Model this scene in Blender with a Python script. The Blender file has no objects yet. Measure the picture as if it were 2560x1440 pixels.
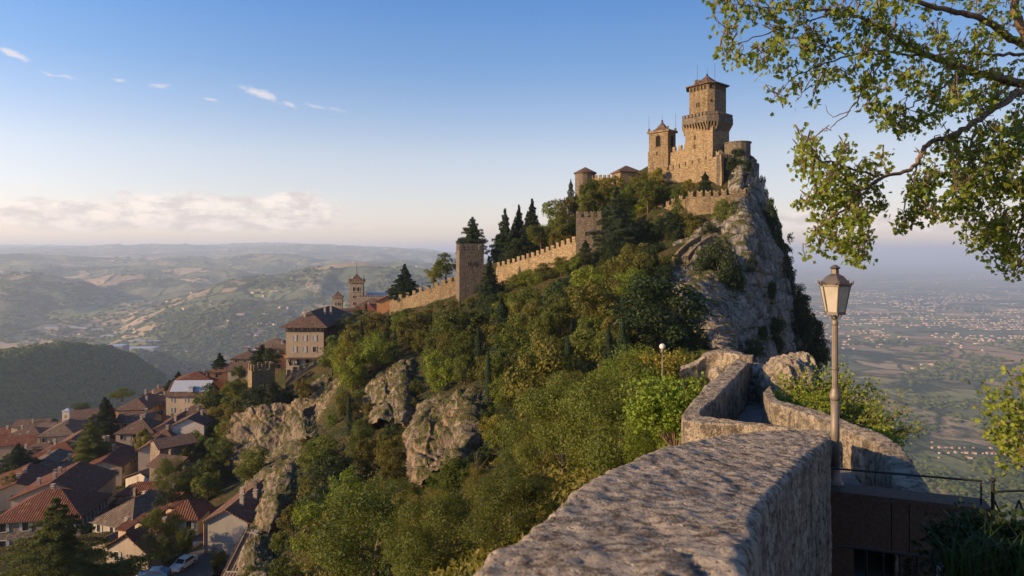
import bpy, math, random
import numpy as np
from mathutils import Vector, Matrix
S = bpy.context.scene
COL = S.collection
rad = math.radians
# ------------------------------------------------------------------ camera
F = 1707.0; HZ = 632.0                      # focal length and horizon row, in pixels of the 2560 wide photograph
def P(px, py, Y): return Vector(((px-1280)/F*Y, Y, (HZ-py)/F*Y))
cam = bpy.data.cameras.new("camera"); camo = bpy.data.objects.new("camera", cam); COL.objects.link(camo)
cam.sensor_width = 36; cam.lens = 36*F/2560; cam.shift_y = -(720-HZ)/2560
cam.clip_start = 0.05; cam.clip_end = 200000
camo.location = (0, 0, 0); camo.rotation_euler = (rad(90), 0, 0)
cam.dof.use_dof = True; cam.dof.focus_distance = 60; cam.dof.aperture_fstop = 5.0
S.camera = camo
# ------------------------------------------------------------------ light
SUN = Vector((-0.945, -0.325, 0.0)).normalized(); EL = rad(17.5)
SUN = Vector((SUN.x*math.cos(EL), SUN.y*math.cos(EL), math.sin(EL)))
sl = bpy.data.lights.new("sun", 'SUN'); so = bpy.data.objects.new("sun", sl); COL.objects.link(so)
sl.energy = 5.0; sl.angle = rad(0.5); sl.color = (1.0, 0.67, 0.33)
so.rotation_euler = SUN.to_track_quat('Z', 'Y').to_euler()
S.view_settings.view_transform = 'Standard'; S.view_settings.look = 'None'
S.view_settings.gamma = 1; S.view_settings.exposure = 0.80
S.render.engine = 'CYCLES'; S.cycles.use_denoising = True
S.cycles.max_bounces = 6; S.cycles.diffuse_bounces = 3; S.cycles.glossy_bounces = 2; S.cycles.transmission_bounces = 3
S.cycles.volume_bounces = 1; S.cycles.transparent_max_bounces = 8; S.cycles.caustics_reflective = False; S.cycles.caustics_refractive = False

# ------------------------------------------------------------------ node helper
class G:
    def __init__(s, nt): s.nt = nt; s.n = nt.nodes; s.l = nt.links
    def put(s, sock, v):
        if hasattr(v, 'links') or isinstance(v, bpy.types.NodeSocket): s.l.new(v, sock)
        elif v is not None:
            if isinstance(v, (tuple, list)) and sock.type == 'RGBA' and len(v) == 3: v = (*v, 1)
            sock.default_value = v
    def node(s, t, **k):
        n = s.n.new(t)
        ins = k.pop('ins', {})
        for a, b in k.items(): setattr(n, a, b)
        for a, b in ins.items(): s.put(n.inputs[a], b)
        return n
    def m(s, op, a, b=None, c=None, clamp=False):
        n = s.node('ShaderNodeMath', operation=op, use_clamp=clamp)
        s.put(n.inputs[0], a)
        if b is not None: s.put(n.inputs[1], b)
        if c is not None: s.put(n.inputs[2], c)
        return n.outputs[0]
    def vm(s, op, a, b=None, out=0):
        n = s.node('ShaderNodeVectorMath', operation=op); s.put(n.inputs[0], a)
        if b is not None:
            if op == 'SCALE': s.put(n.inputs['Scale'], b)
            else: s.put(n.inputs[1], b)
        return n.outputs[out]
    def noise(s, vec, scale, detail=4, rough=.55, out=0, dist=0):
        n = s.node('ShaderNodeTexNoise', ins={'Vector': vec, 'Scale': scale, 'Detail': detail, 'Roughness': rough, 'Distortion': dist})
        return n.outputs[out]
    def vor(s, vec, scale, feature='F1', out='Distance', rnd=1.0):
        n = s.node('ShaderNodeTexVoronoi', feature=feature); s.put(n.inputs['Vector'], vec); s.put(n.inputs['Scale'], scale)
        s.put(n.inputs['Randomness'], rnd); return n.outputs[out]
    def mr(s, v, a, b, c=0.0, d=1.0, smooth=False):
        n = s.node('ShaderNodeMapRange', clamp=True); 
        if smooth: n.interpolation_type = 'SMOOTHSTEP'
        s.put(n.inputs[0], v); n.inputs[1].default_value = a; n.inputs[2].default_value = b
        n.inputs[3].default_value = c; n.inputs[4].default_value = d; return n.outputs[0]
    def mix(s, f, a, b, blend='MIX'):
        n = s.node('ShaderNodeMix', data_type='RGBA', blend_type=blend)
        s.put(n.inputs[0], f); s.put(n.inputs[6], a); s.put(n.inputs[7], b); return n.outputs[2]
    def ramp(s, v, stops, interp='LINEAR'):
        n = s.node('ShaderNodeValToRGB'); n.color_ramp.interpolation = interp
        e = n.color_ramp.elements
        while len(e) < len(stops): e.new(0.5)
        for k, (p, c) in enumerate(stops): e[k].position = p; e[k].color = (*c, 1)
        s.put(n.inputs[0], v); return n.outputs[0]
    def sep(s, v):
        n = s.node('ShaderNodeSeparateXYZ'); s.put(n.inputs[0], v); return n.outputs
    def comb(s, x, y, z):
        n = s.node('ShaderNodeCombineXYZ'); s.put(n.inputs[0], x); s.put(n.inputs[1], y); s.put(n.inputs[2], z); return n.outputs[0]
    def bump(s, h, strength=.5, dist=.1, normal=None):
        n = s.node('ShaderNodeBump', ins={'Height': h, 'Strength': strength, 'Distance': dist})
        if normal is not None: s.put(n.inputs['Normal'], normal)
        return n.outputs[0]
def new_mat(name):
    m = bpy.data.materials.new(name); m.use_nodes = True; m.node_tree.nodes.clear(); return m, G(m.node_tree)
def finish(g, col, rough=.85, normal=None, spec=.3, metal=0, extra=None):
    b = g.node('ShaderNodeBsdfPrincipled'); g.put(b.inputs['Base Color'], col); g.put(b.inputs['Roughness'], rough)
    g.put(b.inputs['Specular IOR Level'], spec); g.put(b.inputs['Metallic'], metal)
    if normal is not None: g.put(b.inputs['Normal'], normal)
    if extra:
        for k, v in extra.items(): g.put(b.inputs[k], v)
    o = g.node('ShaderNodeOutputMaterial'); g.l.new(b.outputs[0], o.inputs[0]); return b

# ------------------------------------------------------------------ sky
W = bpy.data.worlds.new("World"); S.world = W; W.use_nodes = True; W.node_tree.nodes.clear()
g = G(W.node_tree)
sky = g.node('ShaderNodeTexSky', sky_type='NISHITA'); sky.sun_disc = False
sky.sun_elevation = EL; sky.sun_rotation = math.atan2(SUN.x, SUN.y)
sky.altitude = 700; sky.air_density = 1.0; sky.dust_density = 0.7; sky.ozone_density = 2.6
d = g.vm('NORMALIZE', g.node('ShaderNodeTexCoord').outputs['Generated'])
dx, dy, dz = g.sep(d)
az = g.m('ARCTAN2', dx, dy); el = g.m('ARCSINE', dz)
q = g.comb(az, g.m('MULTIPLY', el, 2.6), 0.0)
n1 = g.noise(q, 15, 9, .62, dist=.4); n2 = g.noise(q, 60, 8, .68, dist=.3)
ORD = 'first second third fourth fifth sixth seventh eighth ninth tenth eleventh twelfth thirteenth fourteenth fifteenth sixteenth seventeenth eighteenth nineteenth twentieth twenty-first twenty-second twenty-third twenty-fourth twenty-fifth twenty-sixth'.split()
def azel(px, py):
    dx_ = px-1280; return math.atan(dx_/F), math.atan((HZ-py)/math.hypot(F, dx_))
def blob(px, py, sx, sy, tilt=0.0):
    a, e = azel(px, py); u = g.m('SUBTRACT', az, a); v = g.m('SUBTRACT', el, e)
    v = g.m('SUBTRACT', v, g.m('MULTIPLY', u, tilt))
    u = g.m('DIVIDE', u, sx/F); v = g.m('DIVIDE', v, sy/F)
    r = g.m('ADD', g.m('MULTIPLY', u, u), g.m('MULTIPLY', v, v))
    return g.m('EXPONENT', g.m('MULTIPLY', r, -1.0))
def addup(l):
    s_ = l[0]
    for t in l[1:]: s_ = g.m('ADD', s_, t)
    return s_
wisp = addup([blob(42, 138, 30, 9, -.3), blob(20, 131, 16, 6, -.2), blob(118, 184, 18, 4, -.3), blob(170, 192, 24, 5, -.1), blob(298, 201, 19, 4), blob(398, 215, 26, 8, .1),
              blob(526, 249, 22, 5, -.15), blob(630, 228, 40, 11, -.35), blob(672, 240, 26, 11, -.3), blob(728, 261, 16, 7, -.3), blob(790, 266, 26, 5, -.15), blob(850, 275, 30, 5, -.2)])
wm = g.m('MULTIPLY', g.mr(g.m('ADD', g.m('MULTIPLY', wisp, 1.0), g.m('MULTIPLY', g.m('SUBTRACT', n2, .5), 2.6)), .35, 1.5, smooth=True), .72)
wm = g.m('MULTIPLY', wm, g.mr(wisp, .02, .25))
bank = addup([blob(430, 512, 190, 34), blob(240, 540, 260, 26), blob(60, 535, 150, 26), blob(740, 505, 130, 20), blob(760, 535, 90, 22), blob(600, 560, 260, 20), blob(2060, 552, 260, 26), blob(2450, 560, 180, 22)])
bm = g.m('MULTIPLY', g.mr(g.m('ADD', bank, g.m('MULTIPLY', g.m('SUBTRACT', n1, .5), 3.4)), .32, 1.05, smooth=True), g.mr(bank, .05, .45))
bshade = g.noise(g.vm('ADD', q, (0.01, -.025, 0)), 26, 7, .65)
bcol = g.mix(g.mr(bshade, .42, .58), (3.9, 3.3, 3.1), (6.2, 5.3, 4.6))
tint = g.ramp(g.m('DIVIDE', el, rad(40.0)), [(0, (.57, .42, .41)), (.10, (.63, .45, .41)), (.2, (.66, .475, .415)), (.36, (.39, .41, .45)), (.5, (.26, .38, .495)), (.9, (.25, .375, .5))])
lb = g.ramp(g.mr(az, -.7, .7), [(0, (1.22,)*3), (.55, (1.0,)*3), (.75, (.84,)*3), (1, (.74,)*3)])
skc = g.vm('SCALE', g.mix(1.0, sky.outputs[0], tint, 'MULTIPLY'), g.m('MULTIPLY', lb, 2.0))
c = g.mix(g.m('MULTIPLY', bm, .72), skc, bcol)
c = g.mix(wm, c, (4.6, 4.15, 4.15))
bg = g.node('ShaderNodeBackground'); g.put(bg.inputs[0], c); bg.inputs[1].default_value = 0.118
ow = g.node('ShaderNodeOutputWorld'); g.l.new(bg.outputs[0], ow.inputs[0])

# ------------------------------------------------------------------ numpy noise
def _h(ix, iy, iz, seed):
    n = (ix*374761393 + iy*668265263 + iz*2147483647 + seed*1274126177) & 0xffffffff
    n = ((n ^ (n >> 13))*1274126177) & 0xffffffff
    n = ((n ^ (n >> 16))*2246822519) & 0xffffffff
    return ((n ^ (n >> 15)) & 0xffffff)/float(0xffffff)
def vnoise(p, seed=0):
    p = np.asarray(p, dtype=np.float64)
    if p.shape[-1] == 2: p = np.concatenate([p, np.zeros(p.shape[:-1]+(1,))], -1)
    i = np.floor(p).astype(np.int64); f = p-i; f = f*f*f*(f*(f*6-15)+10)
    r = 0
    for dx_ in (0, 1):
        wx = f[..., 0] if dx_ else 1-f[..., 0]
        for dy_ in (0, 1):
            wy = f[..., 1] if dy_ else 1-f[..., 1]
            for dz_ in (0, 1):
                wz = f[..., 2] if dz_ else 1-f[..., 2]
                r = r + wx*wy*wz*_h(i[..., 0]+dx_, i[..., 1]+dy_, i[..., 2]+dz_, seed)
    return r*2-1
def fbm(p, octv=4, seed=0, gain=.5, ridged=False):
    p = np.asarray(p, float); a = 1.0; s_ = 0; t = 0
    for o in range(octv):
        n = vnoise(p, seed+o*17)
        if ridged: n = 1-2*np.abs(n)
        s_ = s_+a*n; t += a; a *= gain; p = p*2.03+11.3
    return s_/t

# ------------------------------------------------------------------ mesh helpers
def raw_mesh(name, V, Fc, smooth=True, uv=None):
    """V (n,3) array; Fc array of quads/tris or list of polygons"""
    me = bpy.data.meshes.new(name)
    V = np.asarray(V, dtype=np.float32)
    if isinstance(Fc, np.ndarray):
        k = Fc.shape[1]; nf = Fc.shape[0]
        me.vertices.add(len(V)); me.vertices.foreach_set('co', V.ravel())
        me.loops.add(nf*k); me.loops.foreach_set('vertex_index', Fc.astype(np.int32).ravel())
        me.polygons.add(nf); me.polygons.foreach_set('loop_start', np.arange(0, nf*k, k, dtype=np.int32))
        me.polygons.foreach_set('loop_total', np.full(nf, k, dtype=np.int32))
    else:
        me.from_pydata([tuple(map(float, v)) for v in V], [], Fc)
    me.update(calc_edges=True)
    me.polygons.foreach_set('use_smooth', np.full(len(me.polygons), bool(smooth)))
    if uv is not None:
        l = me.uv_layers.new(name='uv'); l.data.foreach_set('uv', np.asarray(uv, dtype=np.float32).ravel())
    me.validate(); return me
def link(name, me, mat=None, parent=None, loc=None, rz=0):
    o = bpy.data.objects.new(name, me); COL.objects.link(o)
    if mat is not None and me is not None and not me.materials: me.materials.append(mat)
    if parent is not None: o.parent = parent
    if loc is not None: o.location = loc
    if rz: o.rotation_euler = (0, 0, rz)
    return o
def tag(o, label=None, cat=None, group=None, kind=None):
    if label: o['label'] = label
    if cat: o['category'] = cat
    if group: o['group'] = group
    if kind: o['kind'] = kind
    return o
def empty(name, loc, rz=0, label=None, cat=None, group=None):
    o = bpy.data.objects.new(name, None); COL.objects.link(o); o.location = loc; o.rotation_euler = (0, 0, rz)
    o.empty_display_size = .5
    return tag(o, label, cat, group)
def grid_faces(nu, nv):
    a = np.arange(nu*nv).reshape(nu, nv)
    return np.stack([a[:-1, :-1], a[1:, :-1], a[1:, 1:], a[:-1, 1:]], -1).reshape(-1, 4)
class MB:
    """collects polygons (with per corner uv) into one mesh"""
    def __init__(s): s.v = []; s.f = []; s.uv = []
    def poly(s, pts, uv=None):
        i = len(s.v); s.v += [tuple(p) for p in pts]; s.f.append(tuple(range(i, i+len(pts))))
        if uv is None:
            p0 = Vector(pts[0]); a = (Vector(pts[1])-p0)
            n = a.cross(Vector(pts[2])-p0)
            if abs(n.normalized().z if n.length else 1) > .9: uv = [(p[0], p[1]) for p in pts]
            else:
                h = Vector((-n.y, n.x, 0)).normalized(); uv = [(Vector(p).dot(h), p[2]) for p in pts]
        s.uv += [tuple(u) for u in uv]
    def box(s, c, d, rz=0, M=None, taper=1.0):
        """c = centre of the base, d = size; taper scales the top"""
        R = Matrix.Translation(c) @ Matrix.Rotation(rz, 4, 'Z') if M is None else M @ Matrix.Translation(c) @ Matrix.Rotation(rz, 4, 'Z')
        x, y, z = d[0]/2, d[1]/2, d[2]
        p = [R @ Vector((a*x*(taper if k else 1), b*y*(taper if k else 1), z*k)) for k in (0, 1) for a, b in ((-1, -1), (1, -1), (1, 1), (-1, 1))]
        for q_ in ((3, 2, 1, 0), (4, 5, 6, 7), (0, 1, 5, 4), (1, 2, 6, 5), (2, 3, 7, 6), (3, 0, 4, 7)): s.poly([p[i] for i in q_])
    def prism(s, pts, z0, z1, top=True, bot=True, M=None):
        M = M or Matrix.Identity(4); n = len(pts)
        for i in range(n):
            a, b = pts[i], pts[(i+1) % n]
            s.poly([M @ Vector((a[0], a[1], z0)), M @ Vector((b[0], b[1], z0)), M @ Vector((b[0], b[1], z1)), M @ Vector((a[0], a[1], z1))])
        if top: s.poly([M @ Vector((a[0], a[1], z1)) for a in pts])
        if bot: s.poly([M @ Vector((a[0], a[1], z0)) for a in reversed(pts)])
    def tube(s, path, r, n=8, cap=True):
        path = [Vector(p) for p in path]; rs = r if isinstance(r, (list, tuple)) else [r]*len(path)
        rings = []; up = Vector((0, 0, 1)); prev = None
        for i, p in enumerate(path):
            t = (path[min(i+1, len(path)-1)]-path[max(i-1, 0)]).normalized()
            if prev is None:
                a = t.cross(Vector((0, 0, 1)))
                if a.length < .05: a = t.cross(Vector((1, 0, 0)))
                a.normalize()
            else: a = (prev-t*prev.dot(t)).normalized()
            prev = a; b = t.cross(a)
            rings.append([p+(a*math.cos(2*math.pi*k/n)+b*math.sin(2*math.pi*k/n))*rs[i] for k in range(n)])
        i0 = len(s.v)
        for R_ in rings: s.v += [tuple(p) for p in R_]
        for i in range(len(path)-1):
            for k in range(n):
                k2 = (k+1) % n
                s.f.append((i0+i*n+k, i0+i*n+k2, i0+(i+1)*n+k2, i0+(i+1)*n+k)); s.uv += [(k/n, i), (k/n, i), (k/n, i+1), (k/n, i+1)]
        if cap:
            s.f.append(tuple(i0+k for k in reversed(range(n)))); s.uv += [(0, 0)]*n
            s.f.append(tuple(i0+(len(path)-1)*n+k for k in range(n))); s.uv += [(0, 0)]*n
    def lathe(s, prof, n=12, c=(0, 0, 0), ph=0.0):
        """prof: list of (r, z)"""
        i0 = len(s.v)
        for r, z in prof:
            for k in range(n):
                a = 2*math.pi*k/n+ph; s.v.append((c[0]+r*math.cos(a), c[1]+r*math.sin(a), c[2]+z))
        for i in range(len(prof)-1):
            for k in range(n):
                k2 = (k+1) % n
                s.f.append((i0+i*n+k, i0+i*n+k2, i0+(i+1)*n+k2, i0+(i+1)*n+k))
                u0 = prof[i][0]*6.283*k/n; u1 = prof[i][0]*6.283*(k+1)/n
                s.uv += [(u0, prof[i][1]), (u1, prof[i][1]), (u1, prof[i+1][1]), (u0, prof[i+1][1])]
        s.f.append(tuple(i0+k for k in reversed(range(n)))); s.uv += [(0, 0)]*n
        s.f.append(tuple(i0+(len(prof)-1)*n+k for k in range(n))); s.uv += [(0, 0)]*n
    def mesh(s, name, smooth=False):
        me = bpy.data.meshes.new(name); me.from_pydata(s.v, [], s.f); me.update()
        l = me.uv_layers.new(name='uv'); l.data.foreach_set('uv', np.asarray(s.uv, dtype=np.float32).ravel())
        if smooth: me.polygons.foreach_set('use_smooth', np.full(len(me.polygons), True))
        return me
    def build(s, name, mat, parent=None, loc=None, rz=0, smooth=False):
        me = s.mesh(name, smooth); me.materials.append(mat); return link(name, me, mat, parent, loc, rz)
# ------------------------------------------------------------------ terrain height function
def pix(px, py, Y): return ((px-1280)/F*Y, Y, (HZ-py)/F*Y)
CP = [  # world points of the near ground
 # ridge path near the camera
 (0, -25, 2.5), (3, 0, -5.2), (-3, 3, -7), (4.5, 8, -5.6), (5.5, 14, -5.8), (8, 20, -5.8), (0, 8, -8), (2, 14, -8.5), (4, 22, -9.5), (10, 28, -7.2), (14, 40, -9.5), (21, 58, -13), (29, 80, -16.5), (37, 103, -17.8),
 (-8, -10, -8), (-6, 6, -9), (-4, 14, -11), (1, 22, -11), (4, 30, -11),
 # right flank, falling away
 (10.5, -4, -26), (11, 4, -26), (13, 10, -28), (15, 18, -30), (20, 30, -36), (30, 50, -50), (41, 75, -58), (52, 100, -60), (62, 122, -64),
 (30, 0, -70), (38, 30, -75), (55, 60, -85), (70, 90, -90), (88, 130, -90), (130, 0, -170), (130, 60, -168), (130, 120, -155), (130, 200, -150), (130, 300, -160), (130, 420, -190), (80, -30, -110),
 # foot of the big cliff and behind it
 (46, 112, -26), (53, 130, -32), (66, 150, -40), (74, 175, -40), (70, 200, -32), (66, 240, -40), (60, 330, -90), (40, 420, -150), (90, 170, -60),
 # top of the crag
 pix(1790, 580, 141), pix(1850, 572, 142), pix(1735, 565, 148), pix(1800, 566, 146.5), pix(1850, 562, 146), pix(1800, 505, 153), pix(1700, 590, 146), pix(1870, 470, 158), pix(1800, 480, 160), pix(1730, 470, 165), pix(1840, 400, 168), pix(1780, 400, 178), pix(1700, 420, 178),
 pix(1640, 440, 182), pix(1560, 500, 184), pix(1470, 505, 190), pix(1640, 520, 160), pix(1560, 570, 162), pix(1480, 570, 175), pix(1400, 590, 182), pix(1800, 400, 200), pix(1600, 470, 215), pix(1400, 600, 215),
 # stair path on the crag, slope below
 pix(1715, 655, 124), pix(1750, 610, 130), pix(1660, 700, 126), pix(1600, 640, 146), pix(1690, 740, 112), pix(1780, 830, 104), pix(1650, 800, 100), pix(1560, 720, 128),
 # wall foot line, going down to the left
 pix(1480, 650, 158), pix(1440, 655, 160), pix(1340, 695, 173), pix(1240, 725, 184), pix(1190, 745, 186), pix(1145, 735, 200), pix(1060, 765, 206), pix(980, 790, 212),
 pix(1340, 650, 190), pix(1240, 665, 210), pix(1150, 680, 225), (-20, 250, -16), (10, 250, -6), (0, 330, -60), (-50, 330, -60),
 # wooded slope
 pix(1300, 800, 150), pix(1400, 760, 140), pix(1500, 760, 128), pix(1200, 850, 150), pix(1100, 850, 165), pix(1000, 870, 168), pix(900, 900, 166), pix(840, 960, 155),
 pix(1500, 900, 96), pix(1350, 930, 100), pix(1250, 960, 104), pix(1150, 1000, 108), pix(1050, 1000, 118), pix(950, 1040, 122), pix(820, 1080, 130), pix(760, 1150, 120),
 pix(1600, 960, 64), pix(1500, 1060, 58), pix(1400, 1100, 62), pix(1300, 1120, 70), pix(1180, 1160, 74), pix(1080, 1180, 80), pix(950, 1230, 86), pix(850, 1260, 92), pix(740, 1250, 104), pix(660, 1280, 104),
 pix(1500, 1200, 36), pix(1380, 1260, 38), pix(1280, 1330, 42), pix(1150, 1400, 46), pix(1000, 1430, 56), pix(850, 1450, 66), pix(700, 1450, 78), pix(630, 1440, 84), (-10, 25, -18), (-18, 15, -22), (-30, 30, -32), (-45, 55, -44), (-30, -20, -25),
 # terrace with the small battlemented tower, cliff foot
 pix(720, 985, 182), pix(650, 1000, 184), pix(780, 930, 186), pix(850, 880, 196), pix(760, 1010, 174), pix(650, 1035, 174),
 pix(740, 1185, 158), pix(640, 1180, 160), pix(600, 1180, 160), pix(540, 1180, 158),
 pix(600, 1000, 200), pix(560, 1090, 186), pix(500, 1190, 160), pix(620, 985, 205), pix(900, 830, 240), pix(830, 850, 260), pix(700, 900, 230), pix(640, 920, 250), pix(1000, 760, 240),
 # town
 pix(545, 1475, 96), pix(592, 1475, 94), pix(565, 1450, 103),
 (-62, 100, -47.5), (-72, 122, -50), (-52, 112, -49), (-50, 95, -46.5), (-80, 100, -49), (-58, 80, -46), (-100, 110, -52), (-110, 140, -56), (-80, 150, -55), (-95, 175, -56), (-130, 170, -60), (-150, 205, -66), (-115, 215, -58), (-100, 245, -52), (-90, 230, -50),
 (-84, 200, -52), (-75, 180, -53), (-120, 260, -58), (-160, 250, -70), (-200, 270, -80), (-190, 220, -76), (-170, 170, -70), (-150, 120, -62), (-120, 80, -58), (-90, 60, -54), (-60, 40, -50), (-60, 0, -52), (-110, 300, -64), (-80, 310, -60), (-150, 330, -80), (-220, 330, -92),
 (-330, -30, -150), (-330, 150, -140), (-330, 300, -130), (-330, 420, -160), (-200, 420, -130), (-100, 420, -120), (-200, 60, -90), (-200, -30, -110), (-240, 200, -95),
]
CP = np.array(CP, float)
_d = np.sqrt(((CP[:, None, :2]-CP[None, :, :2])**2).sum(-1)); NCP = len(CP)
_A = np.zeros((NCP+3, NCP+3)); _A[:NCP, :NCP] = _d + np.eye(NCP)*-0.6
_A[:NCP, NCP] = 1; _A[:NCP, NCP+1:] = CP[:, :2]; _A[NCP:, :NCP] = _A[:NCP, NCP:].T
_w = np.linalg.solve(_A, np.concatenate([CP[:, 2], [0, 0, 0]]))
BX0, BX1, BY0, BY1 = -330., 130., -30., 420.
def Hnear(x, y):
    out = np.empty_like(x)
    for s_ in range(0, len(x), 60000):
        xx, yy = x[s_:s_+60000], y[s_:s_+60000]
        r = np.sqrt((xx[:, None]-CP[None, :, 0])**2+(yy[:, None]-CP[None, :, 1])**2+.5)
        out[s_:s_+60000] = r @ _w[:NCP]+_w[NCP]+_w[NCP+1]*xx+_w[NCP+2]*yy
    return out
def smax(a, b, k): 
    h = np.clip(.5+.5*(a-b)/k, 0, 1); return b*(1-h)+a*h+k*h*(1-h)
RIDGES = [ # (points px,py,Y) , slope, rounding
 ([(-500, 670, 5200), (-200, 690, 5200), (20, 690, 5200), (60, 681, 5200), (110, 712, 5200), (170, 728, 5300)], .30, 60),
 ([(170, 715, 6300), (290, 684, 6300), (400, 694, 6200), (520, 712, 6000), (600, 716, 5800)], .24, 80),
 ([(560, 745, 4600), (620, 706, 5000), (700, 694, 5200), (770, 680, 5000), (795, 668, 5000), (825, 684, 4950), (860, 672, 4950), (893, 655, 4950), (930, 672, 4950), (965, 668, 5000), (1000, 660, 5000), (1040, 690, 5000), (1120, 720, 5000)], .27, 50),
 ([(-300, 640, 9000), (60, 634, 9000), (170, 640, 9300), (330, 646, 9500), (460, 640, 9500), (520, 652, 9000), (600, 652, 9200), (680, 634, 9500), (760, 645, 9000), (880, 655, 8500), (1000, 650, 9000), (1150, 660, 9000)], .17, 120),
 ([(-900, 612, 17000), (-200, 616, 17500), (200, 620, 17500), (340, 612, 17000), (420, 611, 17000), (560, 617, 17500), (700, 622, 16500), (785, 612, 16000), (840, 621, 16500), (1000, 627, 17000), (1300, 634, 17000), (1500, 650, 17000)], .07, 150),
 ([(-600, 612, 23000), (100, 613, 23000), (400, 618, 23000), (640, 615, 23000), (684, 608, 22000), (730, 615, 23000), (1000, 624, 23000)], .05, 200),
 ([(-300, 640, 7400), (-100, 660, 7400), (200, 668, 7600), (380, 662, 7700), (560, 672, 7300)], .2, 100),
 ([(-700, 770, 3700), (-300, 780, 3800), (0, 790, 4000), (160, 800, 4200)], .22, 60),
]
def Hfar(x, y):
    xy = np.stack([x, y], -1); r = np.hypot(x, y); th = np.arctan2(x, y)
    plain = -600 + 14*fbm(xy/2600, 3, 5) + 55*np.clip(1-np.abs(r-4600)/1900, 0, 1)*np.maximum(0, fbm(xy/1100+3.3, 3, 8)+.25)*1.2*(r < 7000)
    apron = -395-.105*r + 60*fbm(xy/700+5, 5, 31, .55, True)*np.clip(r/1200, 0, 1)
    h = smax(plain, apron, 60)
    left = 1/(1+np.exp((th+.06)/.05))                     # hills to the left, plain to the right
    val = -505+22*fbm(xy/1200, 4, 2)
    h = h*(1-left)+val*left
    warp = np.stack([fbm(xy/1500, 3, 41), fbm(xy/1500, 3, 47)], -1)*220
    hills = (-520+250*np.clip((r-4300)/5000, 0, 1)+fbm((xy+warp)/2100, 6, 12, .5, True)*np.clip((r-3600)/3500, 0, 1)*170)
    hh = hills
    q = xy+warp*.5
    rough = fbm(q/520, 5, 77, .52, True)
    for pts, sl_, rd in RIDGES:
        w = np.array([pix(*p) for p in pts]); best = np.full(len(x), -1e9)
        for a, b in zip(w[:-1], w[1:]):
            ab = b[:2]-a[:2]; t = np.clip(((xy-a[:2]) @ ab)/(ab @ ab), 0, 1)
            dd = np.hypot(x-(a[0]+ab[0]*t), y-(a[1]+ab[1]*t))
            zc = a[2]+(b[2]-a[2])*t
            s2 = sl_*(1+.35*fbm(xy/900+9, 2, 3))
            best = np.maximum(best, zc-s2*(np.sqrt(dd*dd+rd*rd)-rd) + rough*np.clip(dd/420, 0, 1)*np.clip((zc-s2*dd+540)/260, 0, 1)*62)
        hh = np.maximum(hh, best)
    hh = smax(hh, val, 25)
    left2 = 1/(1+np.exp((th+.02)/.03))
    h = h*(1-left2)+hh*left2
    h = np.where(r > 30000, np.minimum(h, -600+700*np.clip((48000-r)/18000, 0, 1)*left2), h)
    # near wooded dome to the left
    ax, ay, bx, by = -1300., 1500., -1075., 1500.
    t = np.clip((x-ax)/(bx-ax), 0, 1); dxx = x-(ax+(bx-ax)*t); dyy = (y-1500)/np.where(y < 1500, 2.6, 3.5)
    dome = -218+(1-t)*-22-86*((dxx*dxx+dyy*dyy)/122**2)**1.25+9*fbm(xy/60, 4, 91)
    h = smax(h, dome, 8)
    return h
def H(x, y):
    x = np.atleast_1d(np.asarray(x, float)); y = np.atleast_1d(np.asarray(y, float))
    cx = np.clip(x, BX0, BX1); cy = np.clip(y, BY0, BY1)
    dist = np.hypot(x-cx, y-cy)
    xy = np.stack([x, y], -1)
    hn = Hnear(cx, cy)-.62*dist + fbm(xy/90, 4, 66, .5, True)*np.clip(dist/250, 0, 1)*34
    hn = hn+fbm(xy/9, 4, 23)*.9*np.clip(np.hypot(x, y)/60-.3, 0, 1)
    f = Hfar(x, y); 
    return np.where(dist > 0, smax(hn, f, 30), np.maximum(hn, f-40))
def hz(x, y): return float(H(x, y)[0])

# ------------------------------------------------------------------ ground materials
def rock_nodes(g, p, dark=(.09, .074, .058), light=(.36, .29, .215), warm=(.37, .245, .14)):
    st = g.vm('MULTIPLY', p, (1, 1, .33))
    a = g.noise(st, .5, 9, .66, dist=.4); b = g.noise(p, 2.6, 7, .7); cc = g.noise(p, .13, 4, .5)
    col = g.mix(g.mr(a, .36, .62), dark, light)
    col = g.mix(g.m('MULTIPLY', g.mr(cc, .5, .7), .7), col, warm)
    col = g.mix(g.mr(b, .42, .6, .5, 0), col, (.06, .055, .05))
    v = g.vor(g.vm('ADD', st, g.vm('SCALE', g.noise(p, .8, 3, out=1), 1.2)), .45, 'DISTANCE_TO_EDGE')
    crack = g.mr(v, .0, .06, 1, 0)
    col = g.mix(g.m('MULTIPLY', crack, .55), col, (.05, .045, .04))
    hgt = g.m('ADD', g.m('ADD', g.m('MULTIPLY', a, 2.2), g.m('MULTIPLY', b, .9)), g.m('MULTIPLY', crack, -.35))
    return col, hgt
MAT = {}
m, g = new_mat("rock"); geo = g.node('ShaderNodeNewGeometry'); p = geo.outputs['Position']
col, hg = rock_nodes(g, p)
up = g.sep(geo.outputs['Normal'])[2]
gr = g.m('MULTIPLY', g.mr(up, .45, .75), g.mr(g.noise(p, .5, 5), .40, .52))
col = g.mix(gr, col, g.mix(g.noise(p, 1.1, 4), (.11, .085, .035), (.06, .08, .022)))
finish(g, col, .93, g.bump(hg, 1.0, .5), .15); MAT['rock'] = m
m, g = new_mat("cliff_rock"); geo = g.node('ShaderNodeNewGeometry'); p = geo.outputs['Position']
col, hg = rock_nodes(g, p, (.11, .105, .10), (.47, .44, .39), (.38, .28, .18))
up = g.sep(geo.outputs['Normal'])[2]
gr = g.m('MULTIPLY', g.mr(up, .42, .7), g.mr(g.noise(p, .4, 5), .42, .54))
col = g.mix(gr, col, g.mix(g.noise(p, 1.1, 4), (.10, .085, .035), (.05, .07, .022)))
finish(g, col, .93, g.bump(hg, 1.0, .6), .15); MAT['cliff'] = m

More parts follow.
